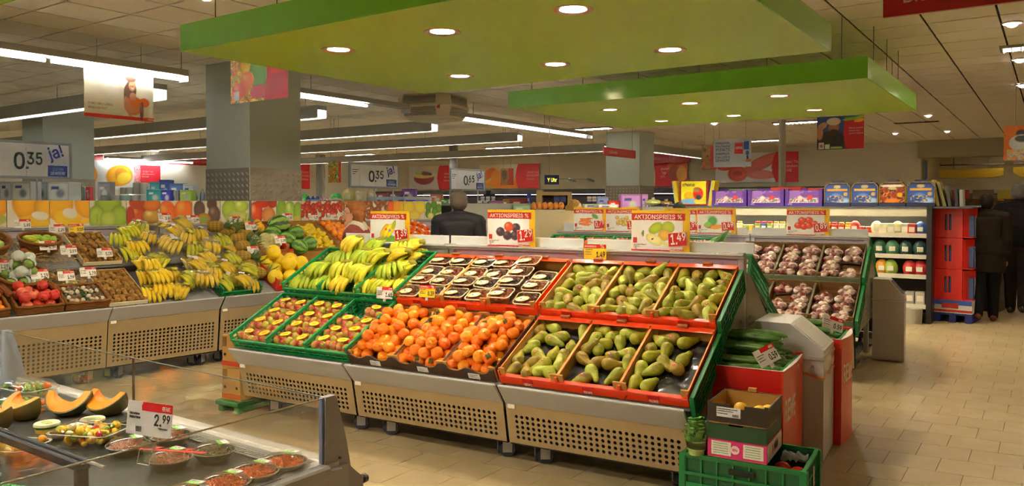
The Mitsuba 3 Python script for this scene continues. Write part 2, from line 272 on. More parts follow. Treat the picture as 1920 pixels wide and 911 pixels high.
part(k, 'hub', mv(trimesh.creation.cylinder(.09, .02), Tr(-11.9, 4.2, ZC-.012)), mat('6e6c64'))
for x, y, rz, n_ in ((-2.55, 19.6, 0, 'rear ceiling'), ):
    k = thing('ceiling_vent', f'dark slotted air vent in the {n_} at right', 'vent'); part(k, 'plate', bx(-.45, .45, -.12, .12, -.006, 0), mat('4b3d28'), M=Tr(x, y, ZC)); part(k, 'slats', cat(*[bx(-.43, .43, a-.008, a+.008, -.012, -.006) for a in np.arange(-.1, .11, .04)]), mat('2e2517'), M=Tr(x, y, ZC))
k = thing('emergency_lamp', 'unlit rectangular ceiling lamp box in the upper left corner', 'lamp'); EM = Tr(-7.55, 2.78, ZC)@Rz(88)
part(k, 'housing', cbx(-.17, .17, -.13, .13, -.09, 0, .01), mat('a99e86', .5), M=EM); part(k, 'diffuser', cbx(-.15, .15, -.08, .08, -.1, -.09, .004), mat('6a6660', .2), M=EM); part(k, 'rail', cbx(-.17, .17, -.14, -.115, -.1, -.02, .004), mat('cfcabb', .3), M=EM)
# ---------------------------------------------------------------- produce stands
steel, greyl, beige, dark = mat('9fa1a4', .35, .3), mat('a3a4a6', .42, .2), mat('94815f', .4, .3), mat('1b1b1d', .5)
def perfor(L, H, rows, x0=.055, z0=.035, px=.0372, pz=.0335, r=.0112):
    n = int((L-2*x0)/px)+1; o = (L-(n-1)*px)/2; a = np.arange(10)*2*math.pi/10
    return Polygon([(0, 0), (L, 0), (L, H), (0, H)], [list(zip(o+i*px+r*np.cos(a), z0+j*pz+r*np.sin(a))) for i in range(n) for j in range(rows)])
XZ = np.array([[1., 0, 0, 0], [0, 0, -1, 0], [0, 1, 0, 0], [0, 0, 0, 1]])      # polygon plane (x,y) -> (x, z), thickness towards -y
wheel = tube([(-.016, 0, .05), (.016, 0, .05)], .05, 16)
def caster(k, M):
    c = part(k, 'caster', cat(bx(-.022, -.018, -.03, .03, .03, .125), bx(.018, .022, -.03, .03, .03, .125), bx(-.03, .03, -.035, .035, .118, .13)), steel, M=M)
    part(c, 'wheel', wheel, mat('2b3040', .4), M=M, smooth=40)
def stand(F, a0, a1, tf, zp, zl, zt, tc, zr, rows, label, back=True, ends=(False, False), group='produce stand modules'):
    """one wheeled module: leaning perforated panel, grey lip, sloping deck, back rail, between a0 and a1"""
    k = thing('produce_stand', label, 'produce stand', group); L = a1-a0; g = .004
    sides = [(1, tf)]+([(-1, 2*tc-tf)] if back else [])
    for sg, t0 in sides:
        y = lambda d: t0+sg*d                      # d = depth behind the lip's foot
        G = F@Tr(a0, 0, 0) if sg > 0 else F@Tr(a0, 0, 0)
        H = math.hypot(zl-zp, .05); lean = math.degrees(math.atan2(.05, zl-zp))
        P = Tr(g, y(.05), zp)@Rx(sg*lean)@XZ if sg > 0 else Tr(g, y(.05), zp)@Rx(-lean)@XZ
        part(k, 'perforated_panel', extr(perfor(L-2*g, H, rows, z0=.042 if rows < 7 else .05), .003), beige, M=G@P)
        hl = math.hypot(zt-zl, .1); ll = math.degrees(math.atan2(.1, zt-zl))
        part(k, 'lip', cbx(g, L-g, -.009, .009, 0, hl, .004), greyl, M=G@Tr(0, y(0), zl)@Rx(sg*ll))
        tt = (zr-.1-zt)/math.tan(ANG)
        for q, (d_, z_) in enumerate(((-.01, -.012), (.51, .325))): part(k, 'deck', bx(g, L-g, 0, .61, -.02, -.004), mat('77787a', .5), M=slope(G, t0+d_, zt+z_) if sg > 0 else G@Tr(L, 0, 0)@np.diag([-1., -1, 1, 1])@slope(np.eye(4), -(t0-d_), zt+z_))
        part(k, 'inner_housing', cat(bx(g, L-g, min(y(.12), y(.125)), max(y(.12), y(.125)), zp+.01, zt-.03), bx(g, L-g, min(y(.06), y(.5)), max(y(.06), y(.5)), zp-.012, zp-.006)), mat('141416', .6), M=G)
        part(k, 'name_tag', cat(bx(.02, .07, -.006, 0, -.03, -.005)), mat('e4e2da', .6), M=G@Tr(0, y(.0) if sg < 0 else t0, zl))
        for q in (.1, L-.16): caster(k, G@Tr(q, y(.24), 0)@Rz(25*sg)); caster(k, G@Tr(q+.07, y(.2), 0)@Rz(-60))
    G = F@Tr(a0, 0, 0)
    part(k, 'post', cat(cbx(.0, .045, tc-.035, tc+.035, .1, zr+.01, .004), cbx(L-.045, L, tc-.035, tc+.035, .1, zr+.01, .004)), steel, M=G)
    part(k, 'back_panel', bx(.045, L-.045, tc-.012, tc+.012, zr-.62, zr-.03), mat('b9a8b8', .4), M=G)
    part(k, 'rail', cbx(0, L, tc-.045, tc+.03, zr-.032, zr, .004), greyl, M=G); part(k, 'rail_lip', cbx(0, L, tc-.06, tc-.045, zr-.012, zr+.004, .003), mat('c9c8c4', .3, .4), M=G)
    part(k, 'base_beam', cat(bx(.05, L-.05, tc-.03, tc+.03, .14, .2), *[bx(q, q+.04, min(y0+.1 for _, y0 in sides), tc, .13, .17) for q in (.05, L-.09)]), mat('55565a', .5), M=G)
    for e, q in zip(ends, (0, L)):
        if not e: continue
        for sg, t0 in sides:
            b = tc-.035 if sg > 0 else tc+.035; hy = abs(tc-t0)-.12
            tri = Polygon([(0, zl+.02), (hy, zl+.02), (hy, zr-.13), (hy-.1, zr-.15), (0, zt-.02)]); hs = []
            for i in range(4, int(hy/.034)-1):
                for zz in np.arange(zl+.07, zt-.02+(i*.034)*math.tan(ANG)-.1, .052):
                    if (i % 4) != 3: hs.append(affinity.translate(rrect(-.007, .007, -.013, .013, .005, 2), hy-(hy-i*.034), zz))
            tri = tri.difference(unary_union(hs)) if hs else tri
            m_ = mv(extr(tri, .004), np.array([[0, 0, 1., 0], [1, 0, 0, 0], [0, 1, 0, 0], [0, 0, 0, 1]]))
            part(k, 'side_panel', m_, mat('8b8878', .35, .4), M=G@Tr(q-.002, b-sg*hy, 0)@(np.eye(4) if sg > 0 else np.diag([1., -1, 1, 1])))
    return k
TF, TC = 4.05, 5.23
for a0, a1, l, e in ((-4.72, -3.60, 'left module of the centre stand, under the bananas and bagged apples', (1, 0)), (-3.59, -2.40, 'middle module of the centre stand, under the persimmons', (0, 0)), (-2.39, -1.245, 'right module of the centre stand, under the pears', (0, 1))):
    stand(MS, a0, a1, TF, .147, .40, .525, TC, 1.265, 5, 'perforated wheeled '+l, ends=e)
for i, (a0, a1) in enumerate(((-4.30, -3.15), (-3.14, -1.99), (-1.98, -.82))):
    stand(MS, a0, a1, 7.4, .147, .40, .525, 8.58, 1.265, 5, 'perforated produce stand behind the centre stand, '+('under the radicchio packs', 'left of the radicchio packs', 'under the carrot bags')[2-i], ends=(0, i == 2), group='rear produce stand modules')
for i, a0 in enumerate((.75, 1.81, 2.86, 3.92, 4.97, 6.02, 7.07)):
    stand(MM, a0, a0+1.05, 7.2, .147, .565, .69, 8.52, 1.37, 8, 'perforated wheeled module of the left stand, '+('left of the frame edge', 'under the pomegranate basket', 'under the kiwis and loose bananas', 'under the bagged bananas', 'under the honeydew melons', 'under the watermelons', 'at the far end')[i], back=False, group='left stand modules')
# ---------------------------------------------------------------- white price boards on the rails
def board(F, a0, a1, t, z, h, label): 
    return solo('rail_board', cbx(a0, a1, t-.006, t+.006, z, z+h, .003), mat('cfd2d2', .35), label, 'board', 'white boards standing on the rails', M=F)
for a0, a1, l in ((-4.72, -3.62, 'white board strip on the centre rail behind the bananas'), (-3.6, -2.42, 'white board strip on the centre rail in front of the man in black'), (-2.39, -1.19, 'white board strip on the centre rail behind the pears')): board(MS, a0, a1, TC+.01, 1.266, .075, l)
for a0, a1, l in ((-4.28, -3.16, 'white board strip on the rear rail under the carrot sign'), (-3.13, -2.02, 'white board strip on the rear rail under the leaf sign'), (-1.98, -.83, 'white board strip on the rear rail under the tomato sign')): board(MS, a0, a1, 8.59, 1.266, .075, l)
# ---------------------------------------------------------------- cartons and crates (u along, v up the slope, w off it)
brn, brd, red, redd = mat('a5793f', .75), mat('5a3b1c', .75), mat('e23c10', .3, coat=.3), mat('b81e0c', .4)
W_, V_ = .388, .60
def carton(wall, hf, hs, hb, front=None, edge='d9601c'):
    e = .007; P = [('base', bx(-W_/2, W_/2, 0, V_, 0, .006), brd, False, None)]
    side = lambda x: cat(bx(x, x+e, .0, V_, 0, hs))
    P += [('side_wall', side(-W_/2), wall, False, None), ('side_wall', side(W_/2-e), wall, False, None), ('back_wall', bx(-W_/2, W_/2, V_-e, V_, 0, hb), wall, False, None)]
    P += [('liner', cat(bx(-W_/2+e, -W_/2+e+.003, e, V_-e, .006, hs-.004), bx(W_/2-e-.003, W_/2-e, e, V_-e, .006, hs-.004), bx(-W_/2+e, W_/2-e, V_-e-.003, V_-e, .006, hb-.004), bx(-W_/2+e, W_/2-e, e, e+.003, .006, hf-.004)), brn, False, None)]
    P += [('front_wall', front if front is not None else cbx(-W_/2, W_/2, 0, e*1.5, 0, hf, .003), wall, False, None)]
    P += [('corner_post', bx(sx*(W_/2-.02)-.02, sx*(W_/2-.02)+.02, y0, y0+.012, 0, hs+.012), brn, False, None) for sx in (-1, 1) for y0 in (.012, V_-.022)]
    return P
logo = textw('REWE', .017, .052, True, True)
LF = np.array([[1., 0, 0, 0], [0, 0, -1, 0], [0, 1, 0, 0], [0, 0, 0, 1]])     # lettering: face towards -v
g_red = proto('red_carton', *carton(red, .055, .09, .10), ('rim_edge', bx(-W_/2-.0005, -W_/2+.0075, .0, V_, .09, .0915), mat('e88a3a', .6), False, None), ('rim_edge', bx(W_/2-.0075, W_/2+.0005, 0, V_, .09, .0915), mat('e88a3a', .6), False, None),
    ('top_flap', mv(cbx(-W_/2+.004, W_/2-.004, 0, .045, -.002, .002, .001), Tr(0, V_-.05, .1)), red, False, None), ('front_flap', mv(cbx(-W_/2+.004, W_/2-.004, 0, .03, -.002, .002, .001), Tr(0, 0, .056)), red, False, None),
    ('handle_tab', cbx(-.033, .033, V_-.02, V_+.004, .1, .118, .003), mat('8a4a1c', .6), False, None), ('front_tab', bx(-.035, .035, -.003, 0, .028, .055), redd, False, None), ('lettering', mv(logo, Tr(0, -.0015, .008)@LF), mat('f2d9cc'), False, None))
xs = np.linspace(-W_/2, W_/2, 25); wav = Polygon([(-W_/2, 0), (W_/2, 0)]+[(x, .062+.018*math.cos(x/W_*4*math.pi)+.008*(abs(x) > .15)) for x in xs[::-1]])
xb = np.linspace(-W_/2, W_/2, 31); arch = Polygon([(-W_/2, 0), (W_/2, 0)]+[(x, .085+(.03 if abs(x) < .05 else 0)) for x in xb[::-1]])
g_per = proto('persimmon_carton', *carton(mat('3a2413', .6), .06, .085, .085, mv(extr(wav, .009), Tr(0, .009, 0)@LF)), ('back_arch', mv(extr(arch, .005), Tr(0, V_-.01, 0)@LF), mat('9c6a30', .7), False, None),
    ('label', bx(.0, .085, -.002, .0, .008, .046), mat('dcdad2'), False, None), ('label_print', cat(*[bx(.008, .008+l, -.003, -.002, z, z+.0035) for z, l in ((.016, .06), (.025, .045), (.034, .065))]), mat('8c8a86'), False, None))
def lattice(L, h, nx, nz, bar=.009, rim=.016):
    x0 = np.linspace(rim, L-rim, nx+1); z0 = np.linspace(rim*.7, h-rim, nz+1)
    return Polygon([(0, 0), (L, 0), (L, h), (0, h)], [[(a+bar/2, c+bar/2), (b-bar/2, c+bar/2), (b-bar/2, d-bar/2), (a+bar/2, d-bar/2)] for a, b in zip(x0, x0[1:]) for c, d in zip(z0, z0[1:])])
grn = mat('0d6b35', .38)
def wall(L, h, nx, nz, t=.009): return mv(extr(lattice(L, h, nx, nz), t), LF)
def crate_parts(W, V, h, hf, nz=3):
    r = .009
    return [('floor', mv(extr(lattice(W, V, 8, 11, .012), .006), Tr(-W/2, 0, 0)), grn, False, None),
        ('front_wall', mv(wall(W, hf, 7, 2), Tr(-W/2, r, 0)), grn, False, None), ('back_wall', mv(wall(W, h, 7, nz), Tr(-W/2, V, 0)), grn, False, None),
        ('side_wall', mv(wall(V, h, 12, nz), Tr(-W/2, 0, 0)@Rz(90)), grn, False, None), ('side_wall', mv(wall(V, h, 12, nz), Tr(W/2-r, 0, 0)@Rz(90)), grn, False, None),
        ('rim', cat(bx(-W/2-.006, W/2+.006, -.006, .012, hf-.008, hf+.004), bx(-W/2-.006, W/2+.006, V-.012, V+.006, h-.008, h+.004), bx(-W/2-.006, -W/2+.012, 0, V, h-.008, h+.004), bx(W/2-.012, W/2+.006, 0, V, h-.008, h+.004)), grn, False, None)]
g_grn = proto('green_crate', *crate_parts(.385, .60, .115, .07))
SL1 = slope(MS, 4.04, .515); SL2 = slope(MS, 4.56, .852)      # the two tiers of the centre stand

# green crates standing on edge along the right ends, kraft boxes at the left end
g_edge = proto('edge_crate', ('grid', mv(extr(lattice(.6, .15, 13, 4, .010), .012), Rz(90)@LF), grn, False, None), ('rim', cat(bx(-.006, .018, -.0, .6, .144, .156), bx(-.006, .018, 0, .6, -.006, .006), bx(-.006, .018, -.006, .008, 0, .15), bx(-.006, .018, .592, .606, 0, .15)), grn, False, None))
for SL, u, l in ((SL1, -1.236, 'lower half at the right end of the pear cartons'), (SL2, -1.236, 'upper half at the right end of the pear cartons'), (slope(MS, 7.39, .515), -.808, 'lower half at the right end of the radicchio trays'), (slope(MS, 7.91, .852), -.808, 'upper half at the right end of the radicchio trays')):
    put('edge_crate', g_edge, SL@Tr(u, .0, -.085), f'green lattice crate edge, {l}', 'crate')
k = thing('pallet', 'small green plastic pallet under the brown boxes at the left end of the centre stand', 'pallet'); part(k, 'deck', cbx(-5.0, -4.75, 4.06, 4.62, .05, .085, .006), grn, M=MS)
for q in (-4.98, -4.80): part(k, 'runner', cbx(q, q+.05, 4.07, 4.6, 0, .05, .006), grn, M=MS)
for i, z in enumerate((.086, .337)):
    k = thing('kraft_box', f'brown cardboard box with red stripe on the green pallet at the stand\'s left end, {("lower", "upper")[i]} one', 'box'); part(k, 'body', cbx(-4.965, -4.765, 4.10, 4.58, z, z+.25, .004), mat('a07a46', .7), M=MS); part(k, 'stripe', bx(-4.966, -4.764, 4.097, 4.1, z+.015, z+.05), mat('a8341c', .5), M=MS); part(k, 'stripe', bx(-4.968, -4.965, 4.1, 4.58, z+.015, z+.05), mat('a8341c', .5), M=MS)
    for q in (-4.93, -4.80): part(k, 'hand_hole', mv(tube([(q, 4.096, z+.10), (q, 4.101, z+.10)], .011, 10), np.eye(4)), mat('14100c', .6), M=MS)
    part(k, 'printed_label', bx(-4.955, -4.91, 4.097, 4.1, z+.16, z+.235), mat('6e5026', .6), M=MS)
# ---------------------------------------------------------------- fruit shapes
COL = [-4.56, -4.18, -3.80, -3.42, -3.03, -2.64, -2.22, -1.831, -1.443]
def settle(n, r, lo, hi, w0=.0, bond=None, seed=1, layers=3, iters=220, pile=0.):
    """drops n bodies (spheres of radius r, or pairs (r, r2, d)) into the box lo..hi over w0 and returns their centres (and second centres)"""
    g = np.random.default_rng(seed); k = 2 if bond else 1; A = np.zeros((n, k, 3)); rad = np.array([r, bond[0]] if bond else [r]); lo, hi = np.array(lo), np.array(hi)
    d = 2*r*(1.25 if bond else 1.02); nu = max(1, int((hi[0]-lo[0])/d)); nv = max(1, int((hi[1]-lo[1])/d))
    idx = np.arange(n); per = nu*nv; p = np.concatenate([g.permutation(per)+per*L for L in range(n//per+1)])[:n] if n > per else g.permutation(per)[:n]
    lay, c = p//per, p % per
    A[:, 0, 0] = lo[0]+(hi[0]-lo[0])*((c % nu)+.5+g.uniform(-.2, .2, n))/nu; A[:, 0, 1] = lo[1]+(hi[1]-lo[1])*((c//nu)+.5+g.uniform(-.2, .2, n))/nv; A[:, 0, 2] = w0+r*(1.1+2.0*lay)+g.uniform(0, .3*r, n)
    if pile:      # upper layers gather towards the middle
        m = (lo+hi)/2; s = np.where(lay > 0, 1-pile*lay, 1)[:, None]; A[:, 0, :2] = m+(A[:, 0, :2]-m)*s
    if bond:
        a = g.uniform(0, 2*math.pi, n); A[:, 1] = A[:, 0]+bond[1]*np.stack([np.cos(a), np.sin(a), g.uniform(-.1, .25, n)], 1)
    P = A.reshape(-1, 3); rr = np.tile(rad, n); own = np.repeat(np.arange(n), k); S = rr[:, None]+rr[None]; same = own[:, None] == own[None]; S[same] = 0
    for it in range(iters):
        P[:, 2] -= .0012*(1-it/iters)
        D = P[:, None]-P[None]; L = np.sqrt((D**2).sum(-1))+1e-9; pen = np.clip(S-L, 0, None)
        P += .28*(D/L[..., None]*pen[..., None]).sum(1)
        if bond:
            q = P.reshape(n, 2, 3); v = q[:, 1]-q[:, 0]; l = np.linalg.norm(v, axis=1, keepdims=True); c = v/l*(l-bond[1])*.5; q[:, 0] += c; q[:, 1] -= c
        P[:, :2] = np.clip(P[:, :2], lo+rr[:, None], hi-rr[:, None]); P[:, 2] = np.maximum(P[:, 2], w0+rr)
    return P.reshape(n, k, 3)
def frame(p, z, roll=0.):
    """matrix at p whose z axis is z"""
    z = np.asarray(z, float)/np.linalg.norm(z); x = np.cross([0, 0, 1.] if abs(z[2]) < .95 else [1., 0, 0], z); x /= np.linalg.norm(x); M = np.eye(4); M[:3, 0], M[:3, 1], M[:3, 2], M[:3, 3] = x, np.cross(z, x), z, p
    return M@Rz(math.degrees(roll))
def nz(v, f, seed=0): return meshkit.fbm(np.asarray(v)*f+seed*7.3, 3, seed)
def blotch(m, cols, f=30., seed=0, t=None):
    """vertex colours from noise between the given colours"""
    v = np.asarray(m.vertices); x = np.clip((nz(v, f, seed)-.5)*2.2+.5, 0, 1) if t is None else t; k = x*(len(cols)-1); i = np.clip(k.astype(int), 0, len(cols)-2)
    C = np.array([lin(c) for c in cols]); return C[i]*(1-(k-i))[:, None]+C[i+1]*(k-i)[:, None]
# persimmons
calyx = []
for a in range(4): calyx.append(mv(ball(1, (.0085, .011, .0018)), Rz(a*90)@Tr(0, .0095, .0315)@Rx(-18)))
calyx = cat(*calyx, mv(ball(1, (.005, .005, .004)), Tr(0, 0, .033)))
g_pers = []
for i, cs_ in enumerate((('e86c08', 'ee8410'), ('dc5604', 'e8700a'), ('ec860c', 'f0981a'), ('e6720a', 'ee8c14'), ('e06206', 'ea7c10'))):
    m = ball(3, (.0375, .0375, .032)); v = np.asarray(m.vertices); a = np.arctan2(v[:, 1], v[:, 0]); v = v*(1+.018*np.cos(4*a)*(np.abs(v[:, 2]) < .03))[:, None]; v[:, 2] -= .004*np.exp(-((v[:, 0]**2+v[:, 1]**2)/.0001))*np.sign(v[:, 2]); m.vertices = v
    g_pers.append(proto(f'persimmon{i}', ('fruit', m, 'vcg', True, blotch(m, cs_, 22, i)), ('calyx', calyx, mat('4f4a1c' if i % 2 else '3a3512', .8), True, None)))
# pears
def pear_mesh(seed, bend):
    z = np.array([-.034, -.031, -.02, -.004, .014, .032, .05, .066, .08, .089, .092]); r = np.array([.0, .014, .0275, .0325, .0315, .0262, .0205, .017, .0145, .009, 0])
    zz = np.linspace(0, 1, 19); ix = np.linspace(0, 1, len(z)); z, r = np.interp(zz, ix, z), np.interp(zz, ix, r); r[0] = r[-1] = .0006
    m = lathe(np.stack([r, z], 1), 18); v = np.asarray(m.vertices).copy(); t = np.clip((v[:, 2])/.09, 0, 1); v[:, 0] += bend*t*t; v += .0022*(nz(v, 28, seed)-.5)[:, None]*np.array([1, 1, .3]); m.vertices = v; return m
g_pear = []
stick = cat(mv(trimesh.creation.cylinder(.0075, .0016, sections=10), Ry(90)@np.eye(4)))
for i, (cs_, bd) in enumerate(((('7f7c1a', '989426', '6c5c1c'), .012), (('88922a', 'a0a434', '786f24'), -.008), (('7a641c', '8c7422', '634a16'), .015), (('8a902c', '7c8020', '76641f'), .004), (('70661e', '8a8226', '5e4416'), -.014), (('94a036', 'a6ae44', '848628'), .007))):
    m = pear_mesh(i, bd); P = [('fruit', m, 'vcs', True, blotch(m, cs_, 26, i+3)), ('stem', tube([(bd, 0, .088), (bd*1.25, .002, .1), (bd*1.25+.004, .004, .113)], [.0022, .0017, .0024], 6), mat('3b2a14', .8), True, None)]
    g_pear.append((proto(f'pear{i}', *P), proto(f'pear_st{i}', *P, ('sticker', mv(stick, Tr(.0315+bd*.02, 0, .006)), mat('c8322c', .4), False, None), ('sticker_dot', mv(stick, Tr(.0322, 0, .006)@Sc(.5)), mat('e8b8a8', .4), False, None))))
# cartons, trays, persimmons, pears
def word(k, ws): return ws[k % len(ws)]
pos3 = ('left', 'middle', 'right')
for tier, SL, nm in ((0, SL1, 'lower'), (1, SL2, 'upper')):
    for k in range(3):
        u = COL[6+k]; M = SL@Tr(u, 0, 0)
        put('fruit_carton', g_red, M, f'bright red carton of pears in the {nm} row of the centre stand, {pos3[k]} one', 'carton', None)
        solo('carton_liner', mv(grid(lambda a, b: np.stack([(a-.5)*.36, .015+b*.57, .012+.016*meshkit.fbm(np.stack([a*7+k, b*10+tier*5, 0*a], -1), 3)], -1), 26, 36), np.eye(4)), mat('0c0c0d', .22, coat=.6), f'crumpled black liner tray under the pears in the {nm} {pos3[k]} red carton', 'liner', M=M, smooth=True)
        n = (19, 18, 13)[k] if tier == 0 else (24, 25, 25)[k]
        lo, hi = (-.183, .014), (.183, .58)
        if tier == 0 and k == 2: hi = (.10, .57)
        B = settle(n, .036, lo, hi, .016, bond=(.023, .072), seed=31+tier*7+k, layers=2, pile=.15)
        for j, (p, q) in enumerate(B):
            v = (5*j+3*k+tier) % 6; st = (j*7+k) % 3 == 0; F_ = frame(p, q-p); best = max(range(12), key=lambda a: ((F_@Rz(a*30))[:3, 0])@np.array([-.3, -.35, .9])) if st else j
            put('pear', g_pear[v][int(st)], M@F_@Rz(best*30)@Sc(1.17), f'green and russet pear lying in the {nm} {pos3[k]} red carton of the centre stand', 'pear', f'pears in the {nm} {pos3[k]} red carton')
for k in range(3):
    M = SL1@Tr(COL[3+k], 0, 0); put('fruit_carton', g_per, M, f'dark brown carton of persimmons with a wavy front, {pos3[k]} one', 'carton', None)
    B = settle(66, .0365, (-.185, .02), (.185, .585), .01, seed=11+k, pile=.16)
    for j, (p,) in enumerate(B):
        up = R.random() < .13; z = np.array([R.normal(0, .35), -.45+R.normal(0, .3), .75]) if up else np.array([R.normal(0, .4), R.normal(.2, .4), -1.])
        put('persimmon', g_pers[(3*j+k) % 5], M@frame(p, z, R.uniform(0, 6))@Sc(1.10), f'orange persimmon heaped in the {pos3[k]} brown carton', 'persimmon', f'persimmons in the {pos3[k]} brown carton')
# punnets of dark plums behind the persimmons
rimP = rrect(-.088, .088, -.066, .066, .03); g_pun = []
for i in range(3):
    plum = ball(2, (.021, .021, .023)); P = []
    for a, b in ((-.055, -.034), (-.018, -.036), (.02, -.033), (.057, -.03), (-.06, .012), (-.022, .004), (.018, .008), (.056, .014), (-.04, .042), (0, .044), (.04, .043)):
        q = mv(plum, Tr(a+R.uniform(-.004, .004), b+R.uniform(-.003, .003), .026+R.uniform(0, .006))); P.append(('plum', q, 'vcg', True, blotch(q, (('2a181c', '4a1f20', '6e2c24'), ('221820', '3c1c2a', '5a2a34'), ('3a1c1c', '6a2a20', '803a28'))[i], 40, i)))
    tray = mv(extr(rimP.difference(rimP.buffer(-.0015)), .05), np.eye(4)); P.append(('tray', cat(mv(extr(rimP.buffer(-.006), .001), Tr(0, 0, .001)), mv(extr(rimP.buffer(-.004).difference(rimP.buffer(-.0045)), .045), Tr(0, 0, .001))), 'film', False, None))
    P.append(('rim', mv(extr(rimP.buffer(.003).difference(rimP.buffer(-.006)), .005), Tr(0, 0, .046)), mat('dcc49c', .35), False, None))
    lid = grid(lambda a, b: np.stack([(a-.5)*.166, (b-.5)*.122, .053+.006*np.sin(a*3.14)*np.sin(b*3.14)+.0025*meshkit.fbm(np.stack([a*6+i, b*6, 0*a], -1), 3)], -1), 12, 10); P.append(('lid', lid, 'film', True, None))
    ov = affinity.scale(Point(0, 0).buffer(1, quad_segs=6), .05, .03); P.append(('label', mv(extr(ov, .001), Tr(-.02, -.022, .0615)@Rz(12)), mat('c2a970', .5), False, None)); P.append(('sticker', mv(bx(-.026, .026, -.011, .011, 0, .0008), Tr(-.018, -.02, .0628)@Rz(14)), mat('eceae6', .4), False, None)); P.append(('sticker_print', mv(bx(-.02, -.005, -.004, .004, 0, .0006), Tr(-.018, -.02, .0637)@Rz(14)), mat('20242c', .5), False, None))
    g_pun.append(proto(f'punnet{i}', *P))
for k in range(3):
    M = SL2@Tr(COL[3+k]+.0, 0, 0); put('fruit_carton', g_red, M, f'low red carton of plum punnets in the upper row, {pos3[k]} one', 'carton', None)
    for i in range(2):
        for j in range(4):
            if k == 2 and j == 3 and i == 1: continue
            x = (-.095, .095)[i]+R.uniform(-.006, .006); y = .085+j*.143+R.uniform(-.004, .004); t = R.uniform(-7, 7)
            put('plum_punnet', g_pun[(i+2*j+k) % 3], M@Tr(x, y, .035+.012*(j % 2)+(.03 if k == 2 and i == 0 else 0))@Rz(t)@Rx(R.uniform(-4, 6)), f'clear punnet of dark plums, {pos3[k]} red carton, {("front", "second", "third", "back")[j]} row, {("left", "right")[i]}', 'fruit punnet', None)
# apples: flow-packed trays of six in green crates
def drape(cs3, r, lo, hi, nu=16, nv=12, lift=.004, seed=0, base=.012, amp=.006):
    def f(a, b):
        x, y = lo[0]+(hi[0]-lo[0])*a, lo[1]+(hi[1]-lo[1])*b; z = np.full(a.shape, base)
        for c in cs3:
            d2 = (x-c[0])**2+(y-c[1])**2; z = np.maximum(z, np.where(d2 < (1.6*r)**2, c[2]+r*(1.02-.42*d2/r**2)+lift, base))
        e = np.minimum(np.minimum(a, 1-a), np.minimum(b, 1-b)); z = base+(z-base)*np.clip(e*7, 0, 1)
        z = z+amp*(meshkit.fbm(np.stack([x*60+seed, y*60, 0*x], -1), 2)-.5); return np.stack([x, y, z], -1)
    return grid(f, nu, nv)
g_app = []
for i in range(3):
    P = []; cs3 = []
    for a in (-.064, 0, .064):
        for b in (-.034, .034):
            c = np.array([a+R.uniform(-.004, .004), b+R.uniform(-.003, .003), .034+R.uniform(0, .006)]); cs3.append(c); m = ball(2, (.033, .033, .030)); v = np.asarray(m.vertices).copy(); v[:, 2] -= .009*np.exp(-(v[:, 0]**2+v[:, 1]**2)/.00008)*np.sign(v[:, 2]); m.vertices = v
            t = np.clip(.5+v[:, 0]/.066*R.choice([-1, 1])+(nz(v, 60, i)-.5)*1.2, 0, 1); P.append(('apple', mv(m, Tr(*c)@Rx(R.uniform(-60, 60))@Ry(R.uniform(-60, 60))), 'vcg', True, blotch(m, ('8e1620', 'a8302c', 'b0803a', '8f9a34') if R.random() < .7 else ('98a036', 'b08c3c', 'a84a34'), t=t)))
    P.append(('tray', mv(cbx(-.1, .1, -.068, .068, 0, .014, .004), np.eye(4)), mat('c9b26a', .6), False, None))
    P.append(('wrap', drape(cs3, .033, (-.103, -.072), (.103, .072), seed=i), 'film', True, None))
    ov = affinity.scale(Point(0, 0).buffer(1, quad_segs=6), .047, .024); P.append(('label', mv(extr(ov, .001), Tr(.01, .0, .0765)@Rz(15+10*i)@Rx(8)), mat('f2c414', .35), False, None)); P.append(('label_print', mv(extr(affinity.scale(ov, .5, .35), .0006), Tr(.01, .0, .0777)@Rz(15+10*i)@Rx(8)), mat('d98a14', .4), False, None))
    g_app.append(proto(f'apples{i}', *P))
for k in range(3):
    M = SL1@Tr(COL[k], 0, 0); put('green_crate', g_grn, M, f'green plastic crate of wrapped apples, {pos3[k]} of three at the stand\'s left end', 'crate', None)
    for j in range(4):
        for i in range(2):
            if k == 2 and j == 3 and i == 0: continue
            put('apple_pack', g_app[(i+j+k) % 3], M@Tr((-.092, .092)[i]*.93+R.uniform(-.006, .006), .09+j*.135, .018+R.uniform(0, .02)+.012*(j % 2))@Rz(90*((i+j) % 2 == 0 and False)+R.uniform(-14, 14))@Rx(R.uniform(-8, 8))@Sc(.9, .92, 1), f'wrapped red apples with yellow label, {pos3[k]} green crate, {("front", "second", "third", "back")[j]} row, {("left", "right")[i]}', 'apple pack', None)
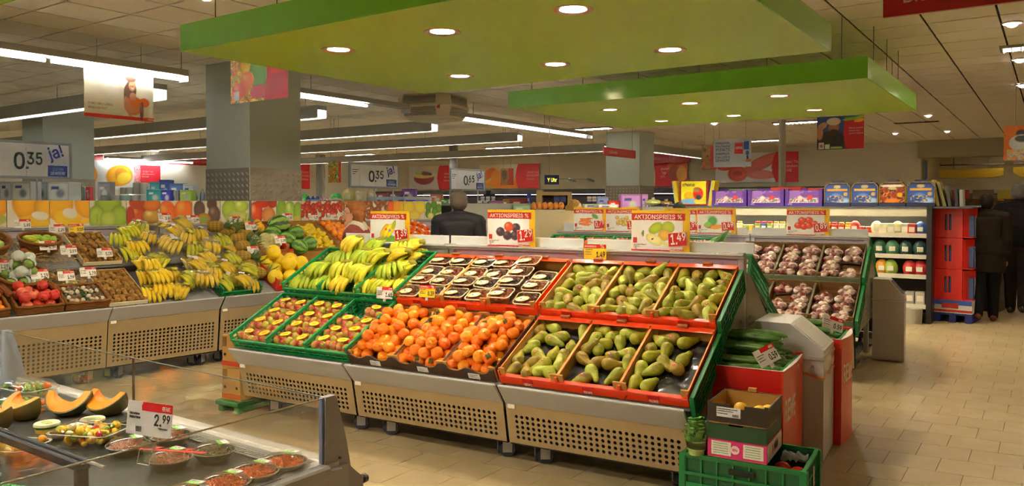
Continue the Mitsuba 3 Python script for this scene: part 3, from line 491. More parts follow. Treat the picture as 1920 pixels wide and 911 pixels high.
# bananas
def banana(L=.20, Rr=.15, r=.021, n=13):
    a = np.linspace(0, L/Rr, n); t = np.linspace(0, 1, n); pts = np.stack([0*a, Rr*np.sin(a), Rr*(np.cos(a)-1)], 1); rad = r*np.interp(t, [0, .08, .16, .3, .6, .85, .95, 1], [.32, .36, .62, .95, 1, .82, .42, .28]); return tube(pts, rad, 7)
bn = banana()
def hand(gid, n, cols, seed, tips='4a3a18', spread=5.):
    g = np.random.default_rng(seed); P = []; L = []
    for i in range(n):
        x = (i-(n-1)/2); s = g.uniform(.93, 1.06); M = Rz(-x*spread+g.uniform(-2, 2))@Tr(x*.031, .012, g.uniform(-.004, .004))@Rx(18+g.uniform(-6, 6))@Sc(s); m = mv(bn, M); v = np.asarray(bn.vertices); t = v[:, 1]/.19; c = blotch(m, cols, 14, seed+i); k = np.clip((.07-t)/.07, 0, 1)[:, None]; c = c*(1-k*.5)+lin('8c9a2a')*k*.5; k = np.clip((v[:, 1]-v[:, 1].max()+.003)/.003, 0, 1)[:, None]; c = c*(1-k)+lin(tips)*k
        P.append(('banana', m, 'vcs', 40 and True, c))
    P.append(('crown', mv(cbx(-.009*n, .009*n, -.022, .03, -.012, .012, .008), Rx(12)), mat('77702a', .7), False, None))
    if seed % 2 == 0: P.append(('sticker', mv(trimesh.creation.cylinder(.009, .001, sections=10), Tr(.01, .085, .0165)@Rx(-14)), mat('d6d2d0' if seed % 4 else 'c63a2a', .4), False, None))
    return proto(gid, *P)
GY, YG, YY = ('7c9a10', '98ac16', 'b0b820'), ('9cac14', 'bcb81a', 'd0c424'), ('ccae18', 'dabc20', 'e4c834')
g_ban = [hand('hand0', 5, GY, 1), hand('hand1', 5, GY, 2), hand('hand2', 5, YG, 4), hand('hand3', 5, YG, 3), hand('hand4', 4, YY, 6), hand('hand5', 5, YY, 8), hand('hand6', 4, YY, 5)]
for k in range(3): put('green_crate', g_grn, SL2@Tr(COL[k], 0, 0), f'green plastic crate under the heap of bananas, {pos3[k]} of three', 'crate', None)
BL = [(-4.62, .02, .09, 0, 0), (-4.42, .03, .09, 6, 0), (-4.20, .02, .10, -4, 4), (-4.00, .03, .09, 10, 4), (-3.80, .05, .08, -12, 2), (-3.68, .08, .08, 14, 4),
      (-4.58, .21, .10, 3, 0), (-4.38, .22, .11, -8, 3), (-4.16, .22, .11, 10, 0), (-3.95, .23, .11, -14, 0), (-3.75, .28, .10, -35, 2),
      (-4.55, .38, .11, 6, 0), (-4.33, .39, .12, -10, 3), (-4.10, .40, .12, 12, 0), (-3.90, .42, .11, -25, 3), (-3.74, .46, .10, -48, 4),
      (-4.50, .12, .175, -4, 0), (-4.28, .13, .19, 8, 3), (-4.06, .11, .18, -14, 2), (-3.86, .16, .17, 30, 0),
      (-4.42, .30, .20, 8, 0), (-4.20, .31, .21, -10, 0), (-3.99, .31, .20, -40, 3), (-3.82, .36, .18, -62, 4),
      (-4.40, .46, .21, 5, 2), (-4.18, .47, .22, -15, 0), (-3.96, .48, .20, 22, 3), (-3.80, .52, .17, -52, 4), (-4.34, .42, .28, -20, 4)]
ORD = ('leftmost', 'second from the left', 'third from the left', 'fourth from the left', 'fifth from the left', 'sixth from the left')
def BW(i):
    for n_, r_ in ((6, 'front row of the lower layer'), (5, 'middle row of the lower layer'), (5, 'rear row of the lower layer'), (4, 'front row of the upper layer'), (4, 'middle row of the upper layer'), (4, 'rear row of the upper layer'), (1, 'very top')):
        if i < n_: return f'greenish bananas on the centre heap, {r_}, {ORD[i]}'
        i -= n_
for i, (u, v, w, a, g_) in enumerate(BL):
    put('banana_bunch', g_ban[g_], SL2@Tr(u+R.uniform(-.01, .01), v+.17, w*.78+.02)@Rz(180+a)@Rx(R.uniform(-6, 10)), BW(i), 'bananas', 'bananas heaped on the centre stand')
# ---------------------------------------------------------------- left stand produce (M frame; u along, lower tier LL, upper tier LU)
LL, LU = slope(MM, 7.19, .685), slope(MM, 7.71, 1.02)
wick, wickd = mat('6e4520', .75), mat('4a2c14', .8)
def basket_round(r, h):
    L = []
    for i, z in enumerate(np.linspace(.01, h, 7)):
        a = np.linspace(0, 2*math.pi, 37); rr = r*(.82+.18*z/h)+.004*np.sin(a*9+i*math.pi); L.append(tube(np.stack([rr*np.cos(a), rr*np.sin(a), 0*a+z], 1), .009, 5))
    a = np.linspace(0, 2*math.pi, 37); rim = tube(np.stack([(r+.004)*np.cos(a), (r+.004)*np.sin(a), 0*a+h+.008+.003*np.sin(a*18)], 1), .014, 6)
    st = cat(*[tube([(r*.82*math.cos(t), r*.82*math.sin(t), 0), (r*math.cos(t), r*math.sin(t), h)], .005, 4) for t in np.linspace(0, 2*math.pi, 19)[:-1]])
    return [('weave', cat(*L), wick, True, None), ('stakes', st, wickd, True, None), ('rim', rim, wick, True, None), ('base', mv(trimesh.creation.cylinder(r*.82, .006), Tr(0, 0, .004)), wickd, False, None)]
def basket_rect(W, V, h):
    L = []; c = lambda r_: np.array([(-W/2, 0), (W/2, 0), (W/2, V), (-W/2, V), (-W/2, 0)])
    for z in np.arange(.01, h, .015):
        P = np.vstack([np.linspace(a, b, 14) for a, b in zip(c(0)[:-1], c(0)[1:])]); L.append(tube(np.column_stack([P, z+.003*np.sin(np.arange(len(P))*2.2)]), .0075, 5))
    P = np.vstack([np.linspace(a, b, 14) for a, b in zip(c(0)[:-1], c(0)[1:])]); rim = tube(np.column_stack([P, h+.004*np.sin(np.arange(len(P))*1.6)]), .0125, 6)
    return [('weave', cat(*L), wick, True, None), ('rim', rim, wick, True, None), ('base', bx(-W/2, W/2, 0, V, 0, .008), wickd, False, None)]
g_br = proto('basket_round', *basket_round(.17, .10)); g_bt = proto('basket_tray', *basket_rect(.345, .30, .075))
def straw(M, w, h, n, seed, label):
    g = np.random.default_rng(seed); L = []
    for i in range(n):
        p = np.array([g.uniform(-w/2, w/2), g.uniform(0, h), g.uniform(.0, .05)]); a = g.uniform(0, math.pi); d = np.array([math.cos(a), math.sin(a), g.uniform(-.3, .3)])*g.uniform(.03, .07); b = np.array([-d[1], d[0], .02])*.3
        L.append(tube([p-d, p+b, p+d], .0017, 3, False))
    solo('straw', cat(*L), mat('c9ab6a', .8), label, 'straw', kind='stuff', M=M) if False else tag(part(None, 'straw', cat(*L), mat('c9ab6a', .8), M=M), label, 'straw', None, 'stuff')
straw(LL@Tr(2.22, .30, .02), .75, .3, 420, 1, 'pale straw bedding around the paper-wrapped fruit basket'); straw(LU@Tr(2.45, .0, .02), .7, .55, 420, 2, 'pale straw bedding around the lime basket'); straw(LL@Tr(2.68, .28, .02), .3, .3, 160, 3, 'pale straw bedding under the lemongrass pack')
def balls(n_, gs, M, n, r, lo, hi, seed, label, cat_, group, pile=.1, scale=1., w0=.01, tilt=1.):
    B = settle(n, r, lo, hi, w0, seed=seed, pile=pile)
    for j, (p,) in enumerate(B): put(n_, gs[j % len(gs)], M@frame(p, R.normal(0, 1, 3)*[1, 1, tilt]+[0, 0, .01], R.uniform(0, 6))@Sc(scale), label, cat_, group)
def rnd(gid, s, cols, f=25, sub=2, look='vcs', extra=()): m = ball(sub, s); return proto(gid, ('fruit', m, look, True, blotch(m, cols, f, len(gid))), *extra)
def lemon(gid, cols):
    m = lathe([(.0006, -.041), (.008, -.037), (.018, -.029), (.027, -.012), (.0285, .004), (.024, .02), (.014, .031), (.007, .038), (.0006, .042)], 14); return proto(gid, ('fruit', m, 'vcs', True, blotch(m, cols, 30, 2)), ('stem_end', mv(ball(1, (.004, .004, .003)), Tr(0, 0, -.041)), mat('6a6a2a', .8), True, None))
button = ('stem_end', mv(ball(1, (.006, .006, .003)), Tr(0, 0, .036)), mat('5a5a28', .8), True, None)
g_lime = [lemon('lime0', ('6f9a1c', '86ac28')), lemon('lime1', ('a8b828', 'c4c234')), lemon('lime2', ('7ea424', '98b02c'))]; g_lem = [lemon('lemon0', ('e6c81c', 'f2d83a')), lemon('lemon1', ('dcbc16', 'ecd02c'))]
g_or = [rnd('orange0', (.037, .037, .036), ('e8841a', 'f09a2a'), extra=(button,)), rnd('orange1', (.037, .037, .036), ('e07414', 'ec8c24'), extra=(button,))]
g_kiwi = [rnd(f'kiwi{i}', (.0245, .0245, .033), c, 60, 2, 'vcm', extra=(('stem_end', mv(ball(1, (.006, .006, .003)), Tr(0, 0, .032)), mat('3a2610', .9), True, None),)) for i, c in enumerate((('6a4a1c', '8a642e', '9c743a'), ('745220', '906c34'), ('5c4018', '7e5a28')))]
cal = ('crown', mv(lathe([(.007, 0), (.006, .008), (.013, .016), (.009, .011)], 6), Tr(0, 0, .038)), mat('8a3a1a', .7), False, None)
g_pom = [rnd('pom0', (.044, .044, .041), ('b22a20', 'c83a2a'), 20, 2, 'vcs', (cal,)), rnd('pom1', (.044, .044, .041), ('c6503a', 'd07050', 'b83a2c'), 20, 2, 'vcs', (cal,)), rnd('pom2', (.044, .044, .041), ('a8201c', 'd0583e'), 16, 2, 'vcs', (cal,))]
g_pap = []
for i in range(2):
    m = ball(3, (.05, .05, .045)); v = np.asarray(m.vertices); v = v*(1+.22*(nz(v, 60, i)-.5))[:, None]; m.vertices = v; t = nz(np.asarray(ball(3).vertices), 3, i+4); g_pap.append(proto(f'wrapped{i}', ('fruit', mv(ball(2, (.042, .042, .042)), Tr(0, 0, -.004)), mat('6f8a3a', .5), True, None), ('paper', m.slice_plane([0, 0, -.005], [0, .1, 1]), mat('c3ccc0' if i else 'aebbb0', .6), False, None)))
# front row of baskets
for u, gs, n, r, l, c, g in ((1.92, g_or, 16, .037, 'orange in the wicker tray at the left frame edge', 'orange', 'oranges in the wicker tray'), (2.32, g_pom, 17, .043, 'red pomegranate in the wicker tray of the left stand', 'pomegranate', 'pomegranates in the wicker tray')):
    put('wicker_basket', g_bt, LL@Tr(u, .0, 0), f'brown wicker tray holding {c}s on the front edge of the left stand', 'basket'); balls(c, gs, LL@Tr(u, 0, 0), n, r, (-.155, .015), (.155, .285), 5, l, c, g)
put('wicker_basket', g_bt, LL@Tr(2.69, 0, 0), 'brown wicker tray holding film-wrapped mushroom packs', 'basket')
mcap = lathe([(.0005, .026), (.012, .024), (.021, .015), (.023, .006), (.019, .001), (.007, 0), (.006, -.016), (.0005, -.017)], 12)
P = []; c3 = []
for a in (-.045, 0, .045):
    for b in (-.03, .03): c = (a, b, .03+R.uniform(0, .006)); c3.append(c); P.append(('mushroom', mv(mcap, Tr(*c)@Rx(R.uniform(-70, 70))@Ry(R.uniform(-40, 40))), mat('cdbfa4' if (a+b) < .02 else '6a4e34', .7), True, None))
g_mush = proto('mushrooms', *P, ('tray', cbx(-.08, .08, -.06, .06, 0, .022, .004), mat('2c4a2c', .5), False, None), ('wrap', drape(c3, .026, (-.085, -.065), (.085, .065), seed=4), 'film', True, None))
for i, (x, y) in enumerate(((-.085, .08), (.085, .08), (-.085, .22), (.085, .22))): put('mushroom_pack', g_mush, LL@Tr(2.69+x*.95, y, .03)@Rz(R.uniform(-8, 8))@Sc(.95), f'film-wrapped tray of mushrooms in the wicker tray, {("front left", "front right", "back left", "back right")[i]}', 'mushroom pack')
put('wicker_basket', g_br, LL@Tr(2.29, .44, .02)@Sc(1.08), 'round wicker basket of paper-wrapped green fruit', 'basket'); balls('wrapped_fruit', g_pap, LL@Tr(2.29, .44, .05), 15, .046, (-.14, -.13), (.14, .13), 8, 'green fruit wrapped in pale tissue paper in the round basket', 'fruit', 'paper-wrapped fruit in the round basket', tilt=.2, pile=.25)
put('wicker_basket', g_br, LU@Tr(2.57, .30, .03)@Rx(-8), 'round wicker basket of limes and lemons on straw', 'basket'); balls('lime', g_lime, LU@Tr(2.57, .30, .06), 13, .034, (-.12, -.12), (.12, .12), 9, 'green to yellow lime in the round wicker basket', 'lime', 'limes in the round basket', scale=1.15, pile=.2)
put('wicker_basket', g_br, LU@Tr(2.13, .30, .03)@Sc(1.1), 'round wicker basket at the left frame edge, above the oranges', 'basket')
cau = ball(3, (.075, .075, .05)); v = np.asarray(cau.vertices); cau.vertices = v*(1+.25*(nz(v, 70, 3)-.5))[:, None]
for i, (x, y) in enumerate(((-.06, -.03), (.075, -.02), (0, .08))): solo('cabbage', cau, 'vcm', f'pale green small cabbage in the basket at the left edge, {("left", "right", "rear")[i]}', 'cabbage', smooth=True, M=LU@Tr(2.13+x, .3+y, .1), color=blotch(cau, ('d8d6b0', 'aebf72', '8aa84e'), 20, i))
k = thing('lemongrass_pack', 'clear film pack of pale green lemongrass stalks on straw', 'lemongrass')
for i in range(9): part(k, 'stalk', tube([(-.06+.013*i, .0, .02), (-.05+.013*i, .15, .035), (-.045+.012*i+R.uniform(-.01, .01), .3, .045)], [.007, .006, .004], 6), mat('a9b060' if i % 2 else 'c2bf86', .6), smooth=True, M=LL@Tr(2.66, .28, .03))
part(k, 'wrap', drape([(-.03, .1, .03), (.02, .2, .04), (0, .05, .03)], .05, (-.075, -.02), (.075, .31), seed=6), 'film', smooth=True, M=LL@Tr(2.66, .28, .03))
for i in range(4): solo('cinnamon_bundle', cat(*[tube([(0, 0, 0), (0, .16, 0)], .008, 7).apply_transform(Tr(a*.017, 0, b*.012)) for a in (-1, 0, 1) for b in (0, 1)]), mat('7c4420', .7), f'bundle of brown cinnamon-like sticks on the left stand, {("beside the pomegranates", "left of the mushroom tray", "by the lime basket", "left of the pomegranates")[i]}', 'stick bundle', M=(LL@Tr(2.14, .16, .1)@Rz(12), LL@Tr(2.505, .16, .1)@Rz(14), LU@Tr(2.44, .02, .1)@Rz(20), LL@Tr(2.07, .2, .1)@Rz(12))[i], smooth=40)
# kiwis
crm = mat('c9bf9c', .6)
g_kc = proto('kiwi_carton', *[(n_, mv(m_, Sc(.9, .95, .8)), (crm if b_ is red else b_), s_, c_) for n_, m_, b_, s_, c_ in carton(red, .05, .07, .07)])
for t, M, l in ((0, LL@Tr(3.03, .0, 0), 'lower'), (1, LU@Tr(3.02, .0, 0), 'upper')):
    put('kiwi_carton', g_kc, M, f'cream cardboard tray of kiwis on the left stand, {l} one', 'carton')
    balls('kiwi', g_kiwi, M, 62 if t == 0 else 92, .026, (-.165, .015), (.165, .55), 21+t, f'brown kiwi in the {l} cream tray', 'kiwi', f'kiwis in the {l} tray', tilt=.25, pile=.08)
# loose bananas, bagged bananas
def bag(gid, n, seed):
    g = np.random.default_rng(seed); base = scene['grp_'+('hand4', 'hand5', 'hand2')[seed % 3]]; c3 = [(x, y, .0) for x in (-.05, 0, .05) for y in (.03, .08, .13, .17)]
    f = drape(c3, .042, (-.105, -.03), (.105, .215), 15, 17, lift=.004, seed=seed, base=-.045, amp=.03)
    return {**base, 'bag': mikit.ply(f, 'bag_film', smooth=True), 'bag_label': mikit.ply(mv(cbx(-.03, .03, -.02, .02, 0, .0012, .0005), Tr(.02*(seed % 3-1), .05, .045)@Rz(seed*40)), mat('dcdcd6' if seed % 2 else 'b4b43a', .4))}
for i in range(4): scene[f'grp_bag{i}'] = bag(f'bag{i}', 5, i)
LB = [(LL, 3.27, .02, .05, 3, 5), (LL, 3.40, .04, .06, -8, 5), (LL, 3.50, .02, .05, -20, 4), (LL, 3.29, .24, .10, 10, 5), (LL, 3.42, .26, .10, -15, 4), (LL, 3.30, .42, .12, 25, 5), (LL, 3.45, .44, .12, -30, 5), (LU, 3.28, .04, .06, 20, 3), (LU, 3.38, .10, .08, 0, 5), (LU, 3.30, .26, .09, -10, 3), (LU, 3.38, .38, .1, 15, 2), (LL, 3.35, .14, .15, 12, 5), (LL, 3.38, .33, .17, -6, 4)]
for i, (F_, u, v, w, a, g_) in enumerate(LB): put('banana_bunch', g_ban[g_], F_@Tr(u, v+.16, w+.02)@Rz(180+a)@Rx(R.uniform(-6, 10)), f'loose hand of yellow bananas beside the kiwis, {("front row left", "front row middle", "front row right", "second row left", "second row right", "third row left", "third row right", "top tier front left", "top tier front right", "top tier middle", "top tier rear", "lying on the front rows", "lying on the third row")[i]}', 'bananas', 'loose bananas on the left stand')
n = 0
for F_, l in ((LL, 'lower'), (LU, 'upper')):
    for j in range(4):
        for i in range(5):
            u = 3.62+i*.165+R.uniform(-.03, .03); v = .02+j*.15+R.uniform(-.02, .02)
            if F_ is LU and i == 0 and j < 2 or u > 4.4: continue
            if F_ is LU and i == 4 and j > 1: continue
            put('bagged_bananas', f'grp_bag{(i+2*j) % 4}', F_@Tr(u, v+.14, .07+.05*((i+j) % 2)+(.04 if i in (1, 2) else 0))@Rz(R.uniform(120, 240))@Rx(R.uniform(-10, 14)), f'bagged bananas, left stand, {l} tier, {("front", "second", "third", "rear")[j]} row, {ORD[i]}', 'bagged bananas', 'bagged bananas heaped on the left stand')
put('green_crate', g_grn, LL@Tr(4.13, -.02, .0)@Sc(1.1, 1, .8), 'green plastic crate of bagged bananas on the left stand', 'crate')
# pineapples
m = lathe([(.001, -.085), (.035, -.082), (.055, -.06), (.062, -.02), (.062, .02), (.054, .06), (.035, .083), (.001, .088)], 16); m = m.subdivide(); v = np.asarray(m.vertices); a = np.arctan2(v[:, 1], v[:, 0]); b = np.cos(a*8+v[:, 2]*75)*np.cos(a*8-v[:, 2]*75); rr = np.hypot(v[:, 0], v[:, 1]); v[:, :2] *= (1+.05*b*(rr > .03))[:, None]; m.vertices = v
leaves = []
for i in range(22):
    a = i*2.4; e = .2+.9*(i/22); L_ = .16*(1-.4*i/22); d = np.array([math.cos(a)*math.sin(e), math.sin(a)*math.sin(e), math.cos(e)]); s = np.array([-math.sin(a), math.cos(a), 0]); q = [np.array([0, 0, .085])+d*L_*t+np.array([math.cos(a), math.sin(a), 0])*.05*t*t for t in (0, .5, 1)]
    w_ = (.012, .010, .0015); V_3 = np.array([p+sg*s*w for p, w in zip(q, w_) for sg in (-1, 1)]+[p+np.array([math.cos(a), math.sin(a), 0])*.003 for p in q]); leaves.append(trimesh.convex.convex_hull(V_3[[0, 1, 2, 3, 6, 7]])); leaves.append(trimesh.convex.convex_hull(V_3[[2, 3, 4, 5, 7, 8]]))
g_pine = proto('pineapple', ('fruit', m, 'vcm', True, mixc('5a4a1c', 'b08a34', (b[:len(m.vertices)]+1)/2*.9)), ('leaf_crown', cat(*leaves), mat('44602c', .6), False, None))
for i, (F_, u, v, w, a, e) in enumerate(((LU, 4.5, .12, .07, 100, 88), (LU, 4.52, .27, .08, 80, 85), (LU, 4.48, .43, .09, 110, 82), (LU, 4.66, .36, .08, 70, 88), (LU, 4.64, .50, .1, 95, 80), (LL, 4.42, .42, .08, 95, 85), (LL, 4.44, .26, .08, 80, 88), (LL, 4.40, .54, .13, 60, 80), (LU, 4.36, .5, .12, 60, 75))):
    put('pineapple', g_pine, F_@Tr(u, v, w)@Rz(a)@Rx(e), f'pineapple with spiky green crown lying on the left stand, {("front", "second", "third", "right", "rear right", "on the lower tier", "lowest", "beside the bagged bananas", "rear left")[i]} one', 'pineapple')
wm = ball(4); v = np.asarray(wm.vertices); a = np.arctan2(v[:, 1], v[:, 0]); st = np.clip((np.sin(a*7+2.2*(nz(v, 4, 1)-.5))+.35)*1.6+(nz(v, 14, 2)-.5), 0, 1)
g_wm = [proto('watermelon0', ('fruit', mv(wm, Sc(.115, .115, .14)), 'vcs', True, mixc('2a4a16', '8aa848', st)), ('stem', tube([(0, 0, .138), (.006, 0, .155)], .004, 6), mat('7a7a3a', .8), True, None)), proto('watermelon1', ('fruit', mv(wm, Sc(.09, .09, .1)), 'vcs', True, mixc('2f5a1a', '6f9a3c', st)), ('stem', tube([(0, 0, .098), (.006, 0, .112)], .004, 6), mat('7a7a3a', .8), True, None))]
for i, (u, v, w, g_, a, l) in enumerate(((5.13, .47, .14, 0, 90, 'largest, on top at left'), (5.10, .20, .09, 1, 40, 'front left'), (5.27, .30, .11, 1, 80, 'behind the middle'), (5.30, .05, .10, 1, 95, 'dark, front right'), (5.16, .02, .08, 1, 20, 'small, front'), (5.0, .36, .09, 1, 60, 'left, half hidden'))): put('watermelon', g_wm[g_], LU@Tr(u, v, w)@Rz(a)@Rx(85), f'striped green watermelon on the left stand, {l}', 'watermelon')
g_gal = [rnd('galia0', (.066, .066, .062), ('b4ac72', 'c8c08a', 'a09a5e'), 90, 3, 'vcm', (button,)), rnd('honey0', (.078, .078, .082), ('e8c414', 'f0d22a'), 12, 3, 'vcs', (('stem_end', mv(ball(1, (.008, .008, .004)), Tr(0, 0, .081)), mat('a09030', .8), True, None),)), rnd('cant', (.055, .055, .053), ('e0a01c', 'ecb42c'), 12, 2, 'vcs', (button,))]
for i, (u, v, w) in enumerate(((4.76, .12, .07), (4.88, .10, .07), (4.82, .22, .10), (4.70, .24, .07), (4.93, .23, .08))): put('galia_melon', g_gal[0], LU@Tr(u, v, w)@Rz(40*i)@Rx(30*i), f'pale netted melon on the left stand, {("front left", "front right", "on top", "rear left", "rear right")[i]}', 'melon')
for i, (u, v, w) in enumerate(((4.58, .14, .09), (4.75, .12, .09), (4.92, .12, .09), (4.66, .28, .09), (4.83, .28, .10), (5.0, .30, .09), (4.62, .44, .10), (4.78, .46, .11), (4.95, .46, .10), (4.68, .42, .23), (4.75, .20, .21), (4.9, .2, .2))): put('honeydew_melon', g_gal[1], LL@Tr(u, v, w)@Rz(50*i)@Rx(35*i), 'round bright yellow honeydew melon in the crate of the left stand', 'melon', 'yellow honeydew melons')
for i, (u, v, w) in enumerate(((4.75, .50, .08), (4.88, .52, .08), (4.86, .42, .08))): put('orange_melon', g_gal[2], LU@Tr(u, v, w+.05)@Rx(40*i), f'small orange-yellow melon behind the netted melons, {("left", "right", "front")[i]}', 'melon')
kc = mat('8a6236', .75)
g_kb = proto('kraft_carton', *carton(kc, .07, .11, .12)); g_rb = proto('redwhite_carton', *carton(mat('c22a1c', .5), .07, .12, .12))
for F_, u, g_, l, sx in ((LL, 4.80, g_rb, 'red and brown carton of yellow honeydew melons', 1.35), (LU, 4.83, g_kb, 'brown carton tray under the netted melons', .95), (LU, 5.15, g_rb, 'brown carton with red flap holding the watermelons', .95), (LU, 5.53, g_kb, 'brown carton of lemons on the left stand', .92), (LU, 5.91, g_kb, 'brown carton of oranges on the left stand', .95), (LU, 6.3, g_kb, 'brown carton of pomelos beyond the oranges', .95), (LL, 5.35, g_kb, 'empty brown carton below the watermelons', 1.0)): put('fruit_carton', g_, F_@Tr(u, 0, .0)@Sc(sx, 1, 1), l, 'carton')
balls('lemon', g_lem, LU@Tr(5.53, 0, 0), 70, .031, (-.155, .015), (.155, .58), 41, 'yellow lemon in the brown carton of the left stand', 'lemon', 'lemons in the carton'); balls('orange', g_or, LU@Tr(5.91, 0, 0), 56, .038, (-.17, .015), (.17, .58), 42, 'orange in the brown carton behind the bananas', 'orange', 'oranges in the carton')
balls('pomelo', [g_gal[2], rnd('pomelo1', (.055, .055, .053), ('d87818', 'e09028'))], LU@Tr(6.3, 0, 0), 18, .055, (-.17, .015), (.17, .58), 43, 'orange pomelo behind the woman with short hair', 'pomelo', 'pomelos')
# net bags of mandarins further along
P = [('mandarin', mv(ball(2, (.024, .024, .021)), Tr(*p)), mat('e06a14' if i % 3 else 'd04a14', .4), True, None) for i, p in enumerate([(a*.042, b*.042, .022+c*.034) for c in (0, 1) for a in (-1, 0, 1) for b in ((-1, 0, 1) if c == 0 else (-.5, .5))])]
g_net = proto('mandarins', *P, ('net_tag', cbx(-.03, .03, -.015, .015, .075, .078, .001), mat('d8d0c0', .5), False, None))
for j in range(4):
    for i in range(6): put('mandarin_bag', g_net, LU@Tr(6.62+i*.15+R.uniform(-.02, .02), .08+j*.14, .02+.03*((i+j) % 2))@Rz(R.uniform(0, 90))@Sc(1.15), 'bag of small orange-red mandarins behind the banana price sign', 'mandarin bag', 'mandarin bags on the left stand')
# ---------------------------------------------------------------- price tags
TAGS = {}
def tagproto(price, style=0):
    if (price, style) in TAGS: return TAGS[price, style]
    w, h = .115, .072; P = [('card', cbx(-w/2, w/2, -.001, .001, 0, h, .0005), mat('e2e0da' if style == 0 else 'f0cc14', .45), False, None)]
    P.append(('red_strip', bx(-w*(.18 if style == 0 else .5), w/2, -.002, -.001, h*.74, h+.0005), mat('c01c1c', .45), False, None))
    for i, l in enumerate((.04, .032, .036)): P.append(('print_line', bx(-w*.45, -w*.45+l, -.0018, -.001, h*.62-i*.011, h*.62-i*.011+.003), mat('55524c', .6), False, None))
    P.append(('price', mv(textw(price, .026, .045, True), Tr(w*.04, -.001, .012)@LF), mat('17161a', .5), False, None))
    if style: P.append(('percent', mv(textw('%', .018, None, True), Tr(w*.22, -.002, h*.76)@LF), mat('f4e4d8', .5), False, None)); P.append(('heading', mv(textw('AKTIONSPREIS', .008, .06, True), Tr(-w*.46, -.002, h*.80)@LF), mat('f4e4d8', .5), False, None))
    else: P.append(('logo', mv(textw('REWE', .009, .022, True), Tr(w*.24, -.002, h*.80)@LF), mat('f4e4d8', .5), False, None))
    P.append(('clip', cat(bx(-.009, .009, .001, .004, -.018, .012)), mat('d0d4d2', .3), False, None)); TAGS[price, style] = proto(f'tag{len(TAGS)}', *P); return TAGS[price, style]
def ptag(M, price, label, style=0, s=1.): put('price_tag', tagproto(price, style), M@Sc(s*1.2), label, 'price tag')
U = lambda F_, u, v, w, rx=-20, rz=0: F_@Tr(u, v, w)@Rx(-25.8)@Rz(rz)@Rx(rx)
for F_, u, v, w, p, st, l in ((LU, 2.50, .56, .12, '1.49', 0, 'above the lime basket on the picture panels'), (LU, 2.80, .56, .06, '0.29', 0, 'left of the yellow tag above the kiwis'), (LU, 2.97, .56, .06, '0.19', 1, 'yellow, above the kiwis'), (LU, 2.58, .12, .12, '0.39', 0, 'in front of the limes'), (LU, 2.72, .02, .12, '1.99', 0, 'tilted, below the lime basket'), (LL, 2.15, .52, .14, '1.29', 0, 'at the left frame edge'), (LU, 3.02, -.02, .10, '0.29', 0, 'in front of the upper kiwis'),
        (LL, 2.40, .33, .14, '1.19', 0, 'in front of the paper-wrapped fruit'), (LL, 2.62, .34, .10, '1.59', 0, 'in front of the lemongrass'), (LL, 2.83, .42, .08, '1.79', 0, 'left of the lower kiwis'), (LU, 3.85, .62, .14, '1.49', 0, 'on the apple picture panel'), (LU, 4.16, .60, .12, '1.69', 0, 'small, above the bagged bananas'), (LU, 4.66, .60, .1, '1.99', 0, 'above the pineapples'), (LU, 4.72, .36, .14, '2.49', 0, 'in front of the orange melons'), (LL, 4.56, .58, .13, '1.99', 0, 'below the pineapples'), (LU, 4.90, .02, .14, '1.79', 0, 'in front of the netted melons'),
        (LU, 5.35, .62, .12, '0.29', 0, 'tilted, above the lemons'), (LU, 5.72, .62, .12, '1.29', 0, 'above the oranges, left'), (LU, 6.0, .62, .12, '1.19', 0, 'above the oranges, right'), (LU, 7.2, .6, .12, '1.99', 0, 'above the mandarin bags')):
    ptag(U(F_, u, v, w), p, f'small price tag on the left stand, {l}', st)
ptag(U(SL2, -3.70, -.02, .06, -10, 8), '1.69', 'white price tag with red strip hanging below the banana heap'); ptag(U(SL2, -3.32, .0, .085, -10), '0.39', 'yellow price tag in front of the plum punnets', 1); ptag(MS@Tr(-2.28, TC-.1, 1.20), '1.49', 'yellow price tag on the centre rail behind the pears', 1, 1.25)
# ---------------------------------------------------------------- chilled island cabinet in the foreground
k = thing('chilled_cabinet', 'grey open chilled cabinet with glass sides holding salads and pumpkin wedges', 'chilled cabinet')
cab, cabd = mat('8b8893', .4), mat('1c211f', .35)
part(k, 'outer_wall', cat(bx(-4.75, -2.22, 2.03, 2.10, .08, .6), bx(-2.24, -2.2, -.4, 2.05, .08, .6)), mat('98969a', .4))
part(k, 'plinth', bx(-4.7, -2.3, -.35, 1.95, 0, .1), dark)
part(k, 'deck', bx(-4.75, -2.24, -.4, 2.03, .57, .6), cabd)
part(k, 'floor_tray', cbx(-4.6, -2.36, 1.25, 1.9, .6, .604, .002), cabd); part(k, 'floor_tray', cbx(-4.6, -2.36, -.3, 1.2, .6, .604, .002), cabd)
part(k, 'far_rail', cbx(-4.75, -2.23, 1.99, 2.07, .585, .625, .008), mat('b7b5b0', .35)); part(k, 'side_rail', cbx(-2.30, -2.2, -.4, 2.0, .575, .622, .008), mat('8f8e8c', .3, .3))
gr_ = [rrect(x, x+.016, y, y+.008, .003, 1) for x in np.arange(-3.8, -2.34, .022) for y in (1.935, 1.948, 1.961)]
part(k, 'air_grille', mv(extr(sbox(-4.7, 1.925, -2.31, 1.985).difference(unary_union(gr_)), .003), Tr(0, 0, .604)), mat('6c6e6a', .4, .3))
gr_ = [rrect(x, x+.008, y, y+.016, .003, 1) for y in np.arange(.9, 1.92, .022) for x in (-2.345, -2.332, -2.319)]
part(k, 'air_grille', mv(extr(sbox(-2.355, .5, -2.305, 1.92).difference(unary_union(gr_)), .003), Tr(0, 0, .604)), mat('6c6e6a', .4, .3))
